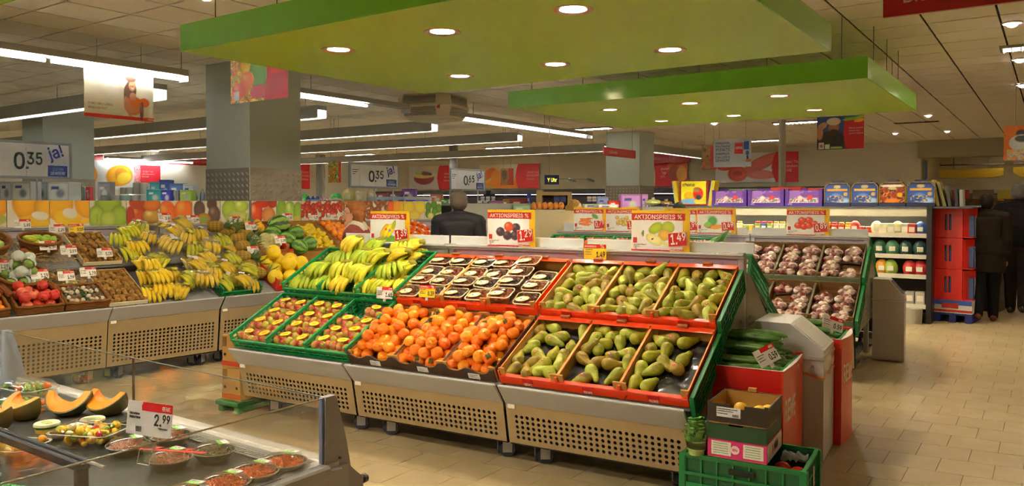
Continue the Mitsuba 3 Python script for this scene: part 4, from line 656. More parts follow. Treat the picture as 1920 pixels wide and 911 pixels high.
part(k, 'far_pane', bx(-4.9, -3.572, 2.006, 2.014, .622, .87), 'glass'); part(k, 'far_pane', bx(-3.568, -2.262, 2.006, 2.014, .622, .87), 'glass'); part(k, 'side_pane', bx(-2.249, -2.241, .55, 2.0, .622, .87), 'glass')
edge = mat('7c8f74', .15, coat=.8)
part(k, 'pane_edge', cat(bx(-4.9, -2.262, 2.006, 2.014, .868, .871)), mat('4a4e44', .2)); part(k, 'pane_edge', cat(bx(-2.2495, -2.2475, .55, 2.0, .868, .8715)), edge); part(k, 'pane_edge', cat(bx(-2.2425, -2.2405, .55, 2.0, .868, .8715)), mat('a08a6a', .15, coat=.8)); part(k, 'pane_joint', bx(-3.5715, -3.5685, 2.004, 2.016, .622, .87), mat('3d2f22', .4))
yz = np.array([[0, 0, 1., 0], [1, 0, 0, 0], [0, 1, 0, 0], [0, 0, 0, 1]])     # polygon (x, y) -> (y, z), thickness along x
prof = Polygon([(1.995, .60), (1.998, .873), (2.045, .873), (2.055, .86), (2.10, .70), (2.125, .58), (2.19, .52), (2.19, .44), (2.12, .1), (1.98, .08), (1.98, .56)])
part(k, 'end_cap', mv(extr(prof, .03), Tr(-2.262, 0, 0)@yz), cab); part(k, 'end_cap', mv(extr(prof, .03), Tr(-4.95, 0, 0)@yz), mat('76808c', .4))
part(k, 'corner_post', cbx(-2.262, -2.238, 1.988, 2.0, .61, .872, .003), mat('4a5a78', .35)); part(k, 'bumper', tube([(-2.25, 2.17, .51), (-2.25, 2.215, .505)], .014, 10), mat('241f1c', .5), smooth=40); part(k, 'bumper', tube([(-2.25, 2.205, .505), (-2.25, 2.222, .505)], .018, 10), mat('3a322c', .5), smooth=40); part(k, 'screw', tube([(-2.231, 2.065, .63), (-2.226, 2.065, .63)], .005, 8), mat('5a5048', .4), smooth=40)
blk = mat('141518', .3, coat=.4)
k2 = thing('divider_frame', 'black framed glass divider standing across the chilled cabinet at lower left', 'divider')
part(k2, 'top_rail', cat(cbx(-4.6, -2.47, 1.205, 1.222, .772, .8, .003), cbx(-4.6, -2.47, 1.234, 1.25, .772, .8, .003)), blk); part(k2, 'groove', bx(-4.6, -2.47, 1.222, 1.234, .774, .79), mat('4a4a4c', .3)); part(k2, 'end_post', cbx(-2.5, -2.47, 1.21, 1.245, .604, .775, .004), blk); part(k2, 'rod', tube([(-2.47, 1.24, .795), (-2.37, 1.24, .795)], .006, 8), mat('9a9a98', .3, .6), smooth=40); part(k2, 'pane', bx(-4.6, -2.5, 1.225, 1.231, .61, .772), 'glass')
# salad bowls
def bowl(gid, fill, heap=.012, col=None):
    s = Sc(1, .92, 1); base = mv(lathe([(.0006, .0), (.055, .0), (.062, .006), (.084, .034), (.086, .036), (.083, .036), (.06, .008), (.0006, .004)], 26), s)
    dome = mv(lathe([(.087, .036), (.087, .039), (.078, .045), (.07, .055), (.045, .063), (.0006, .064)], 26), s); rim = mv(lathe([(.082, .036), (.0885, .0365), (.089, .039), (.083, .0395)], 26), s)
    g = np.random.default_rng(len(gid)+ord(gid[-1])); sh = []
    for i in range(260):
        a, r = g.uniform(0, 2*math.pi), .072*math.sqrt(g.random()); p = np.array([r*math.cos(a), r*math.sin(a)*.92, .03+heap*(1-(r/.075)**2)+g.uniform(-.003, .004)]); d = g.normal(0, 1, 3)*[1, 1, .25]; d /= np.linalg.norm(d); sh.append(mv(trimesh.creation.box((.018, .003, .0022)), frame(p, np.cross(d, [0, 0, 1.])+[0, 0, .3], a)))
    m = cat(*sh); c = np.repeat(np.array([lin(fill[i % len(fill)]) for i in range(260)]), 8, 0)
    sub_ = mv(lathe([(.0006, .026+heap), (.05, .024+heap*.5), (.078, .027), (.06, .01)], 20), s)
    return proto(gid, ('base', base, mat('1c1712', .25, coat=.5), 40, None), ('filling', sub_, mat(fill[0], .6), True, None), ('shreds', m, 'vc', False, c), ('lid', dome, 'film', 30, None), ('rim', rim, mat('5a544a', .25), 40, None),
        ('label', mv(bx(-.028, .028, -.018, .018, 0, .001), Tr(.01, .03, .0652)@Rz(-8)), mat('e6e8e0', .4), False, None), ('label_band', mv(bx(-.028, .028, -.018, -.004, .001, .0016), Tr(.01, .03, .0652)@Rz(-8)), mat('6db33c', .4), False, None), ('label_print', mv(cat(*[bx(-.024, .012, .001+i*.005, .003+i*.005, .001, .0015) for i in range(3)]), Tr(.01, .03, .0652)@Rz(-8)), mat('8c9088', .5), False, None))
g_bowl = [bowl('bowl0', ('c8622a', 'd8743a', 'b8561e')), bowl('bowl1', ('5c5238', '6e6244', '80724e', '4c4630')), bowl('bowl2', ('b88a72', 'c89a84', '94705a', 'd2b09c'))]
for i, (x, y, g_, l) in enumerate(((-2.345, 1.895, 0, 'grated carrot salad, nearest the cabinet corner'), (-2.345, 1.765, 0, 'grated carrot salad, second from the corner'), (-2.335, 1.638, 0, 'grated carrot salad, third from the corner'), (-2.345, 1.50, 0, 'carrot salad cut by the bottom edge'), (-2.675, 1.825, 1, 'dark green salad under the red arrow strip'), (-2.735, 1.675, 2, 'pale pink salad under the red arrow strip'), (-3.02, 1.675, 2, 'salad behind the clear clip of the price tag'), (-2.99, 1.84, 2, 'salad behind the 2.99 price tag'), (-3.2, 1.87, 2, 'half hidden salad left of the price tag'), (-2.72, 1.03, 1, 'salad with white and green label below the black divider'), (-2.80, .86, 2, 'salad at the lower left frame corner'))):
    put('salad_bowl', g_bowl[g_], Tr(x, y, .604)@Rz((20, 12, 16, 24, -10, 14, -6, 0, 30, 10, 5)[i]), 'black bowl with clear lid, '+l, 'salad bowl')
solo('arrow_strip', cat(bx(-2.79, -2.52, -.009, .009, 0, .002), mv(extr(Polygon([(-.02, 0), (.02, 0), (0, .03)]), .002), Tr(-2.60, .005, 0)@Rz(180)@Tr(0, -.03, 0)), mv(extr(Polygon([(-.02, 0), (.02, 0), (0, .03)]), .002), Tr(-2.73, .005, 0)@Rz(180)@Tr(0, -.03, 0))), mat('b52a1c', .4), 'red price strip with two arrow marks lying across two salad bowls', 'price strip', M=Tr(0, 1.64, .69)@Tr(-2.65, 0, 0)@Rz(24)@Tr(2.65, 0, 0))
# clear boxes with cut fruit and vegetables
def clam(gid, cols, W=.25, V=.17, h=.05, seed=0, n=46, dome=.03):
    g = np.random.default_rng(seed); P = []; bt = []
    for i in range(n):
        s = g.uniform(.012, .022); p = (g.uniform(-W/2+.025, W/2-.025), g.uniform(-V/2+.022, V/2-.022), g.uniform(.012, h+.012)); P.append(('piece', mv(ball(1, (s, s*g.uniform(.6, 1), s*g.uniform(.5, .9))), Tr(*p)@Rot(g.normal(0, 1, 3), g.uniform(0, 180))), mat(cols[i % len(cols)], .35), True, None))
    rr = rrect(-W/2, W/2, -V/2, V/2, .03); P.append(('tray', cat(mv(extr(rr.buffer(-.008), .001), Tr(0, 0, .002)), mv(extr(rr.buffer(-.004).difference(rr.buffer(-.0045)), h), Tr(0, 0, .001))), 'film', False, None)); P.append(('rim', mv(extr(rr.buffer(.008).difference(rr.buffer(-.002)), .002), Tr(0, 0, h)), mat('8f958c', .2, coat=.6), False, None))
    P.append(('lid', grid(lambda a, b: np.stack([(a-.5)*W, (b-.5)*V, h+dome*np.clip(np.minimum(np.minimum(a, 1-a), np.minimum(b, 1-b))*7, 0, 1)+.004*(meshkit.fbm(np.stack([a*9+seed, b*9, 0*a], -1), 2)-.5)], -1), 22, 16), 'film', True, None)); return proto(gid, *P)
FR_ = ('d8b32a', 'e0b42c', 'c9c08a', 'b32a1e', '7f983a', 'd8a82a', 'd88a2a', 'e0b83c'); CR = ('d8741e', 'e28a2c', 'c8641a')
g_cl = [clam('clam0', FR_, .27, .18, .055, 1, 110), clam('clam1', FR_, .24, .17, .05, 2, 80), clam('clam2', CR, .24, .17, .05, 3, 110), clam('clam3', ('6f8a3c', '8aa35a', 'c86a2c', 'b9bfa8', '4f6a2c'), .26, .17, .05, 4, 40)]
for i, (x, y, rz, g_, l) in enumerate(((-3.285, 1.66, 24, 0, 'clear box of melon, courgette and mango pieces in the cabinet middle'), (-3.36, 1.39, 24, 1, 'clear box of cut fruit just behind the black divider'), (-3.09, 1.1, 20, 2, 'clear box of orange carrot pieces in front of the black divider'), (-3.28, 1.05, 20, 1, 'clear box of mixed fruit at the lower left edge'), (-4.28, 1.86, 8, 3, 'tall clear box of salad leaves at the left edge of the cabinet'), (-4.0, 1.72, 5, 3, 'clear box of green salad left of the pumpkin wedges'))):
    put('fruit_box', g_cl[g_], Tr(x, y, .604)@Rz(rz)@Sc(1, 1, 1.25 if i == 4 else 1), l, 'fruit box')
g_tub = proto('tub', ('cup', lathe([(.0006, 0), (.04, 0), (.047, .045), (.0006, .045)], 24), mat('2f6a34', .4), 40, None), ('picture_band', lathe([(.0425, .01), (.0465, .035)], 24), mat('c8a02c', .4), 40, None), ('lid', lathe([(.0006, .056), (.049, .056), (.052, .052), (.052, .045), (.0006, .045)], 24), mat('c3c79a', .4), 40, None), ('lid_print', mv(extr(affinity.scale(Point(0, 0).buffer(1), .034, .02), .0006), Tr(0, 0, .056)), mat('8fa05a', .5), False, None))
for i, (x, y, l) in enumerate(((-3.545, 1.61, 'between the pumpkin wedges and the fruit box'), (-3.45, 1.755, 'behind the large fruit box'), (-3.58, 1.42, 'at the left edge, front'), (-3.93, 1.56, 'at the left edge, behind the wedge'))): put('dip_tub', g_tub, Tr(x, y, .604)@Rz(40*i), f'round green tub with pale lid {l}', 'tub')
def sph(r, sz, n=48): return m3.Manifold.sphere(r, n).scale([1, 1, sz])
def wedge(deg):
    a = math.radians(deg/2); c = m3.CrossSection([[(0, 0), (.3*math.cos(-a), .3*math.sin(-a)), (.33, 0), (.3*math.cos(a), .3*math.sin(a))]]); w = m3.Manifold.extrude(c, .5).translate([0, 0, -.25])
    lobes = sph(.118, .92); rind = (lobes-sph(.111, .92)) ^ w; fl = (sph(.111, .92)-sph(.066, 1.05)) ^ w
    f = lambda q: trimesh.Trimesh(q.to_mesh().vert_properties[:, :3], q.to_mesh().tri_verts); return f(rind), f(fl)
for i, (x, y, rz, tilt, d, l) in enumerate(((-3.60, 1.91, -8, -14, 75, 'rightmost wedge, dark rind to the right'), (-3.74, 1.80, 12, -10, 70, 'second wedge from the right'), (-3.83, 1.66, -18, -28, 75, 'third wedge from the right'), (-3.76, 1.50, -10, -26, 80, 'wedge cut by the left frame edge'))):
    k = thing('pumpkin_wedge', f'orange pumpkin slice with green rind, {l}', 'pumpkin'); a, b = wedge(d)
    M = Tr(x, y, .732)@Rz(rz+20)@Rx(tilt)@Ry(90)
    part(k, 'rind', a, mat(('4a4218', '3d3c18', '5a5222', '54431c')[i], .45), smooth=35, M=M)
    part(k, 'flesh', b, mat('e8861c', .4), smooth=35, M=M)
solo('tray', cbx(-4.2, -3.42, 1.42, 1.97, .604, .622, .004), mat('2a2c2a', .35), 'dark tray under the pumpkin wedges', 'tray')
# the 2.99 tag clipped to the glass edge
k = thing('price_tag_large', 'white and red 2.99 price tag clipped to the glass edge of the cabinet', 'price tag'); M = Tr(-2.335, 1.36, .868)@Rz(12)@Rx(-6)
w, h = .19, .104; part(k, 'card', cbx(-w/2, w/2, -.001, .001, 0, h, .0005), mat('d9d8e2', .4), M=M); part(k, 'red_band', mv(extr(Polygon([(-w*.16, h*.74), (w/2, h*.74), (w/2, h), (-w*.14, h), (-w*.18, h*.86)]), .0006), Tr(0, -.001, 0)@LF), mat('be1220', .35), M=M)
part(k, 'lettering', mv(textw('REWE', .012, .033, True), Tr(w*.28, -.0016, h*.80)@LF), mat('f2e8e4'), M=M); part(k, 'price', mv(textw('2.', .034, .03, True), Tr(w*.10, -.001, h*.34)@LF), mat('15141a'), M=M); part(k, 'price_cents', mv(textw('99', .024, .030, True), Tr(w*.285, -.001, h*.45)@LF), mat('15141a'), M=M); part(k, 'unit_text', mv(textw('1 Kilogramm', .006, .04), Tr(w*.2, -.001, h*.24)@LF), mat('3a3a40'), M=M)
part(k, 'text_line', mv(textw('Die Leckeren', .0075, .042, True), Tr(-w*.44, -.001, h*.60)@LF), mat('2a2a30'), M=M); part(k, 'text_line', mv(textw('Gr\u00fcnkost Salate', .0075, .046, True), Tr(-w*.44, -.001, h*.49)@LF), mat('2a2a30'), M=M); part(k, 'barcode', cat(*[bx(-w*.28+i*.0028, -w*.28+i*.0028+(.0008, .0016)[i % 2], -.0018, -.001, h*.1, h*.26) for i in range(9)]), mat('33323a'), M=M)
part(k, 'clip', cat(cbx(-.028, .028, -.004, .004, -.028, .012, .002), mv(cbx(-.028, .024, -.002, .002, -.085, -.02, .002), Rx(12)), mv(cbx(-.024, .028, .004, .008, -.08, -.02, .002), Rx(4))), 'film', M=M@Tr(.0, 0, 0)); part(k, 'clip_rim', cat(tube([(-.028, -.01, -.085), (.024, -.01, -.085)], .0015, 5), tube([(-.028, -.01, -.085), (-.026, 0, -.02)], .0012, 5), tube([(.024, -.01, -.085), (.026, 0, -.02)], .0012, 5)), mat('a9ac98', .3), M=M)
solo('hand_basket', cat(cbx(-.16, .05, -.5, .0, .0, .05, .02), cbx(-.16, .02, -.05, -.01, .03, .075, .012), cbx(-.12, -.09, -.3, -.02, .04, .085, .008)), mat('12703c', .35, coat=.4), 'green plastic basket corner at the bottom edge, left', 'basket', M=Tr(-2.49, 1.12, .68)@Rz(22))
# ---------------------------------------------------------------- cucumber boxes, bins and stacked crates at the right end
cards, cardo = mat('c4160e', .35, coat=.3), mat('d0431a', .35, coat=.3)
rewe = textw('REWE', .10, None, True)
SX = np.array([[0, 0, 1., 0], [1, 0, 0, 0], [0, 1, 0, 0], [0, 0, 0, 1]])     # lettering reading along t, facing +s
def cubox(s0, s1, t0, t1, h, label, bulge):
    k = thing('display_box', label, 'display box'); e = .012
    n = 9; fr = lambda o: [(s1+o+bulge*math.sin(math.pi*i/(n-1)), t0+(t1-t0)*i/(n-1)) for i in range(n)]
    part(k, 'front_panel', bx(s0, s1, t0, t0+e, 0, h), cards, M=MS); part(k, 'left_panel', bx(s0, s0+e, t0+e, t1, 0, h), cards, M=MS); part(k, 'rear_panel', bx(s0, s1, t1-e, t1, 0, h+.01), cards, M=MS)
    P = Polygon(fr(0)+fr(-e)[::-1]); part(k, 'side_panel', extr(P, h), cardo, M=MS)
    P = Polygon([(s0+e, t0+e), (s1-e, t0+e), (s1-e, t1-e), (s0+e, t1-e)]); part(k, 'top_rim', mv(extr(Polygon([(s0, t0), (s1, t0)]+fr(0)[1:]+[(s0, t1)]).difference(P.buffer(.004)), .003), Tr(0, 0, h)), mat('d9d2cc', .5), M=MS)
    part(k, 'inner_crate', cat(bx(s0+.02, s1-.02, t0+.02, t1-.02, h-.1, h-.09), bx(s0+.015, s0+.025, t0+.02, t1-.02, h-.1, h-.01), bx(s1-.03, s1-.018, t0+.02, t1-.02, h-.1, h-.005), bx(s0+.02, s1-.02, t1-.03, t1-.018, h-.1, h-.005)), grn, M=MS)
    m = textw('REWE', .115, .24, True, d=.0015); m = m.subdivide_to_size(.03); v = np.asarray(m.vertices); v[:, 2] += bulge*np.sin(math.pi*(v[:, 0]+.035)/(t1-t0)); m.vertices = v; part(k, 'lettering', mv(m, Tr(s1, t0+.035, h-.29)@SX), mat('dcc9bc', .4), M=MS)
    return k
cubox(-1.265, -.852, 4.46, 5.06, .672, 'tall red box with white lettering holding wrapped cucumbers, nearest one', .012)
cubox(-1.17, -.69, 5.54, 6.06, .70, 'tall red-orange box of cucumbers behind the grey bin', .03)
cm = tube([(x, .012*math.sin((x+.19)/.38*math.pi), 0) for x in np.linspace(-.19, .19, 17)], .0235*np.array([.15, .62, .84, .94, 1, 1, 1.02, 1, 1, 1.02, 1, 1, .98, .92, .82, .6, .15]), 12)
v = np.asarray(cm.vertices); a = np.arctan2(v[:, 2], v[:, 1]); cm.vertices = v*np.stack([0*a+1, 1+.03*np.cos(5*a), 1+.03*np.cos(5*a)], 1)
g_cu = proto('cucumber', ('fruit', cm, 'vcg', True, blotch(cm, ('24481a', '356420', '487828'), 24, 3)), ('wrap', mv(tube([(x, .012*math.sin((x+.19)/.38*math.pi), 0) for x in np.linspace(-.2, .2, 21)], .0262*np.array([.3, .5]+[1]*17+[.5, .3])*(1+.05*np.sin(np.arange(21)*2.4)), 12), np.eye(4)), 'film', True, None), ('twist', cat(*[lathe([(.014, .205), (.006, .196), (.003, .19)], 8).apply_transform(Ry(90 if s > 0 else -90)) for s in (1, -1)]), 'film', True, None))
for i, (s, t, z, a) in enumerate(((-1.09, 4.56, .648, 2), (-1.06, 4.62, .655, -3), (-1.12, 4.71, .652, 3), (-1.03, 4.81, .65, -2), (-1.1, 4.91, .652, 2), (-1.05, 4.99, .65, 0), (-1.15, 4.60, .70, 1), (-1.1, 4.76, .70, -4), (-1.12, 4.86, .70, 3), (-1.08, 4.95, .70, -2), (-1.16, 4.70, .748, -2), (-1.12, 4.80, .752, 4), (-1.13, 4.91, .75, 1), (-1.12, 4.80, .80, -3), (-1.10, 4.88, .80, 3))):
    put('cucumber', g_cu, MS@Tr(s, t, z)@Rz(a)@Rx(R.uniform(0, 360)), f'shrink-wrapped cucumber in the nearest red box, {("bottom", "second", "third", "top")[(i > 5)+(i > 9)+(i > 12)]} layer, {ORD[i-(0, 6, 10, 13)[(i > 5)+(i > 9)+(i > 12)]].replace("leftmost", "nearest").replace("left", "near side")}', 'cucumber', 'cucumbers in the nearest red box')
for i, (s, t, z, a) in enumerate(((-.95, 5.62, .655, 3), (-.93, 5.72, .66, -4), (-.97, 5.84, .655, 2), (-.92, 5.95, .66, 0), (-.97, 5.80, .705, 5), (-.98, 5.92, .71, -6), (-.96, 5.88, .755, 4))): put('cucumber', g_cu, MS@Tr(s, t, z)@Rz(a)@Rx(R.uniform(0, 360)), 'shrink-wrapped cucumber in the red box behind the grey bin', 'cucumber', 'cucumbers in the second red box')
ptag(MS@Tr(-.93, 4.53, .70)@Rz(50)@Rx(-30)@Ry(-18), '0.59', 'tilted price tag standing among the nearest cucumbers', 0, 1.15); ptag(MS@Tr(-.78, 5.75, .73)@Rz(40)@Rx(-20)@Ry(20), '0.59', 'tilted price tag among the cucumbers behind the bin', 0, 1.1)
def bin_(s0, s1, t0, t1, hb, ht, label, liner, M=MS):
    k = thing('waste_bin', label, 'waste bin'); g = mat('bab9be', .35, .2)
    part(k, 'body', cat(bx(s0, s1, t0, t1, .012, hb)), g, M=M); part(k, 'collar', cbx(s0-.008, s1+.008, t0-.008, t1+.008, hb-.012, hb+.012, .004), mat('b5b4b0', .3, .5), M=M)
    w = s1-s0; pr = Polygon([(s0, hb), (s1, hb), (s1, hb+.05), (s0+w*.52, ht), (s0, ht)]); part(k, 'hood', mv(extr(pr, t1-t0), Tr(0, t1, 0)@LF), mat('bdbcbc', .35, .2), M=M)
    a = math.degrees(math.atan2(ht-hb-.05, w*.48)); L_ = math.hypot(ht-hb-.05, w*.48)
    part(k, 'flap', cbx(.02, L_-.02, t0+.035, t1-.035, .0, .003, .001), mat('bdbab0', .3, .4) if liner else mat('2a2a2c', .5), M=M@Tr(s0+w*.52, 0, ht)@Ry(a))
    if liner:
        n = 60; q = [(s0-.004, t0-.004), (s1+.004, t0-.004), (s1+.004, t1+.004)]; P = np.vstack([np.linspace(x, y, 30) for x, y in zip(q, q[1:])]); V_ = []
        part(k, 'bag_edge', grid(lambda u, v: np.stack([np.interp(u*59, np.arange(60), P[:, 0])+.006*v*np.sin(u*80), np.interp(u*59, np.arange(60), P[:, 1])-.006*v*np.cos(u*70), hb-.008-v*(.07+.025*np.sin(u*23)+.015*np.sin(u*57))], -1), 90, 5), 'film', smooth=True, M=M)
        part(k, 'bag_stripe', grid(lambda u, v: np.stack([np.interp(u*59, np.arange(60), P[:, 0])+.004, np.interp(u*59, np.arange(60), P[:, 1])-.004, hb-.10-v*.014+.012*np.sin(u*23)], -1), 90, 2), mat('d07a2c', .4), M=M)
bin_(-1.15, -.735, 5.085, 5.51, .645, .85, 'large grey metal waste bin with slanted hood between the red boxes', True)
bin_(-.80, -.51, 8.74, 9.0, .615, .83, 'grey waste bin with black slot beside the rear stand', False)
# crate with stacked cartons
C1 = MS@Tr(-.955, 3.94, 0)
g_big = proto('big_crate', *crate_parts(.60, .41, .305, .305, 4), ('corner', cat(*[cbx(sx*.3-.018, sx*.3+.018, y-.014, y+.014, 0, .307, .004) for sx in (-1, 1) for y in (.008, .402)]), grn, False, None), ('panel', cat(bx(-.28, -.10, -.002, .004, .05, .16), bx(.06, .2, -.002, .004, .02, .17)), mat('0f7a42', .4), False, None), ('band', bx(-.3, .3, -.006, .004, .2, .215), grn, False, None), ('hand_hole', cbx(-.06, .07, -.007, .002, .235, .265, .003), mat('06120a', .6), False, None))
put('green_crate', g_big, C1, 'large dark green plastic crate on the floor at the front right, under stacked cartons', 'crate')
GC = [q for q in labels if q.startswith('green_crate')][-1]
part(GC, 'inner_panel', cat(bx(-.288, .288, .010, .014, .01, .29), bx(-.288, .288, .396, .40, .01, .29), bx(-.289, -.286, .01, .4, .01, .29), bx(.286, .289, .01, .4, .01, .29)), mat('0a4f2a', .5), M=C1)
part(GC, 'pale_mark', cat(mv(extr(rrect(0, .06, 0, .1, .01).difference(rrect(.018, .045, .03, .07, .005)), .002), np.eye(4)), mv(extr(rrect(.2, .23, .06, .2, .008), .002), np.eye(4))), mat('b5b09a', .5), M=C1@Tr(.303, .05, .06)@SX)
def veg(n_, mesh, mats, places, label): 
    for i, p in enumerate(places): solo(n_, mesh, mats[i % len(mats)], label[i], n_.replace('_', ' '), M=p, smooth=True)
veg('tomato', ball(3, (.042, .042, .036)), [mat('c01c10', .2, coat=.8)], [C1@Tr(.17, .16, .255), C1@Tr(.25, .13, .25)], ['red tomato in the large green crate, larger visible one', 'red tomato in the large green crate, beside the rim'])
solo('paper', grid(lambda a, b: np.stack([a*.13, b*.07, .02*meshkit.fbm(np.stack([a*5, b*5, 0*a], -1), 3)*3], -1), 14, 10), mat('aab6c6', .6), 'crumpled pale paper lying in the large green crate', 'paper', M=C1@Tr(.13, .31, .24), smooth=True)
def tray(s0, s1, t0, t1, z0, z1, col, inner, label, M=MS, notch=True):
    k = thing('cardboard_tray', label, 'carton'); e = .006; m_, n_ = mat(col, .55), mat(inner, .7)
    L, h, D = s1-s0, z1-z0, t1-t0
    P = sbox(0, 0, L, h)
    if notch: P = P.difference(sbox(L*.38, h*.82, L*.62, h+.01)).union(sbox(L*.0, 0, L*.06, h+.008)).union(sbox(L*.94, 0, L, h+.008))
    part(k, 'front_wall', mv(extr(P, e), Tr(s0, t0+e, z0)@LF), m_, M=M); part(k, 'back_wall', bx(s0, s1, t1-e, t1, z0, z1), m_, M=M); part(k, 'side_wall', bx(s0, s0+e, t0, t1, z0, z1), m_, M=M); part(k, 'side_wall', bx(s1-e, s1, t0, t1, z0, z1), m_, M=M); part(k, 'base', bx(s0, s1, t0, t1, z0, z0+e), n_, M=M)
    part(k, 'liner', cat(bx(s0+e, s1-e, t1-e-.003, t1-e, z0+e, z1-.003), bx(s0+e, s0+e+.003, t0+e, t1-e, z0+e, z1-.003), bx(s1-e-.003, s1-e, t0+e, t1-e, z0+e, z1-.003)), n_, M=M); part(k, 'handle_tab', cbx(s0+L*.42, s0+L*.58, t1-.02, t1, z1, z1+.022, .003), n_, M=M); return k
kp = tray(-1.125, -.83, 3.945, 4.30, .31, .405, 'c8246e', '9a7a4a', 'pink and white carton with leaf label under the dark cartons', notch=False)
for x in (-1.105, -.945): part(kp, 'white_label', cbx(x, x+.1, 3.942, 3.945, .325, .395, .001), mat('dcdcd0', .5), M=MS); part(kp, 'label_print', cat(*[bx(x+.01, x+.085, 3.9405, 3.942, z, z+.004) for z in (.335, .347, .359, .371, .383)]), mat('8fa394', .5), M=MS)
part(kp, 'round_emblem', mv(extr(Point(0, 0).buffer(.022), .002), Tr(-.985, 3.944, .36)@LF), mat('e6d0d8', .5), M=MS); part(kp, 'emblem_text', mv(textw('Bio', .012, None, True, True), Tr(-.985, 3.9415, .355)@LF), mat('c8246e'), M=MS); part(kp, 'white_side', bx(-.83, -.827, 3.96, 4.29, .315, .40), mat('d4d0cc', .5), M=MS); part(kp, 'side_print', cat(bx(-.827, -.8262, 4.06, 4.08, .335, .38), bx(-.827, -.8262, 4.1, 4.19, .34, .385)), mat('c83a70', .5), M=MS); part(kp, 'side_wordmark', mv(textw('FRISCH', .026, .085, True), Tr(-.8258, 4.1, .348)@SX), mat('2a2a30', .5), M=MS)
tray(-1.13, -.832, 3.94, 4.30, .405, .495, '17401f', '2c3a20', 'dark green carton in the middle of the stack at the front right')
kb = tray(-1.122, -.822, 3.93, 4.27, .49, .59, '241a10', 'a07a40', 'dark brown carton holding yellow fruit on top of the stack at the front right')
part(kb, 'label', cbx(-1.075, -.955, 3.927, 3.93, .525, .575, .001), mat('d4dae2', .45), M=MS); part(kb, 'label_print', cat(*[bx(-1.07, -1.07+w, 3.9255, 3.927, z, z+.004) for z, w in ((.563, .1), (.553, .08), (.54, .05))], *[bx(-.995+i*.004, -.995+i*.004+.002, 3.9255, 3.927, .529, .542) for i in range(8)]), mat('4a5060', .5), M=MS)
veg('yellow_fruit', ball(2, (.036, .034, .032)), [mat('c89a1c', .4), mat('d8b030', .4)], [MS@Tr(-.87, 4.03, .535), MS@Tr(-.90, 4.1, .53), MS@Tr(-1.0, 4.12, .53), MS@Tr(-.86, 4.12, .535)], [f'yellow fruit in the top brown carton, {q}' for q in ('front right', 'second from right', 'left', 'rear right')])
solo('plastic_bag', drape([(-.02, 0, .02), (.03, .02, .03)], .04, (-.08, -.05), (.08, .06), seed=3), 'film', 'crumpled clear bag in the top brown carton', 'plastic bag', M=MS@Tr(-.9, 4.17, .53), smooth=True)
# potted lettuce
k = thing('potted_herb', 'leafy green lettuce in a clear sleeve beside the stacked cartons', 'potted herb'); HM = MS@Tr(-1.185, 3.955, .306)
part(k, 'pot', lathe([(.0006, 0), (.038, 0), (.05, .07), (.0006, .07)], 16), mat('8fae5a', .5), smooth=40, M=HM); L = []
for i in range(40):
    a = i*2.399; r = .018+.045*((i*7) % 10)/10; z = .08+.11*((i*3) % 10)/10; lf = ball(1, (.026, .018, .006)); lf.vertices += .006*np.sin(lf.vertices[:, :1]*200)*np.array([0, 0, 1]); L.append(mv(lf, Tr(r*math.cos(a), r*math.sin(a), z)@Rz(math.degrees(a))@Ry(-35-20*((i*5) % 3))))
part(k, 'leaves', cat(*L), mat('3f7a22', .45), smooth=True, M=HM); part(k, 'sleeve', lathe([(.045, 0), (.06, .09), (.075, .19)], 16), 'film', smooth=40, M=HM); part(k, 'sleeve_band', lathe([(.0495, .03), (.0575, .075)], 16), mat('b8c88a', .5), smooth=40, M=HM)
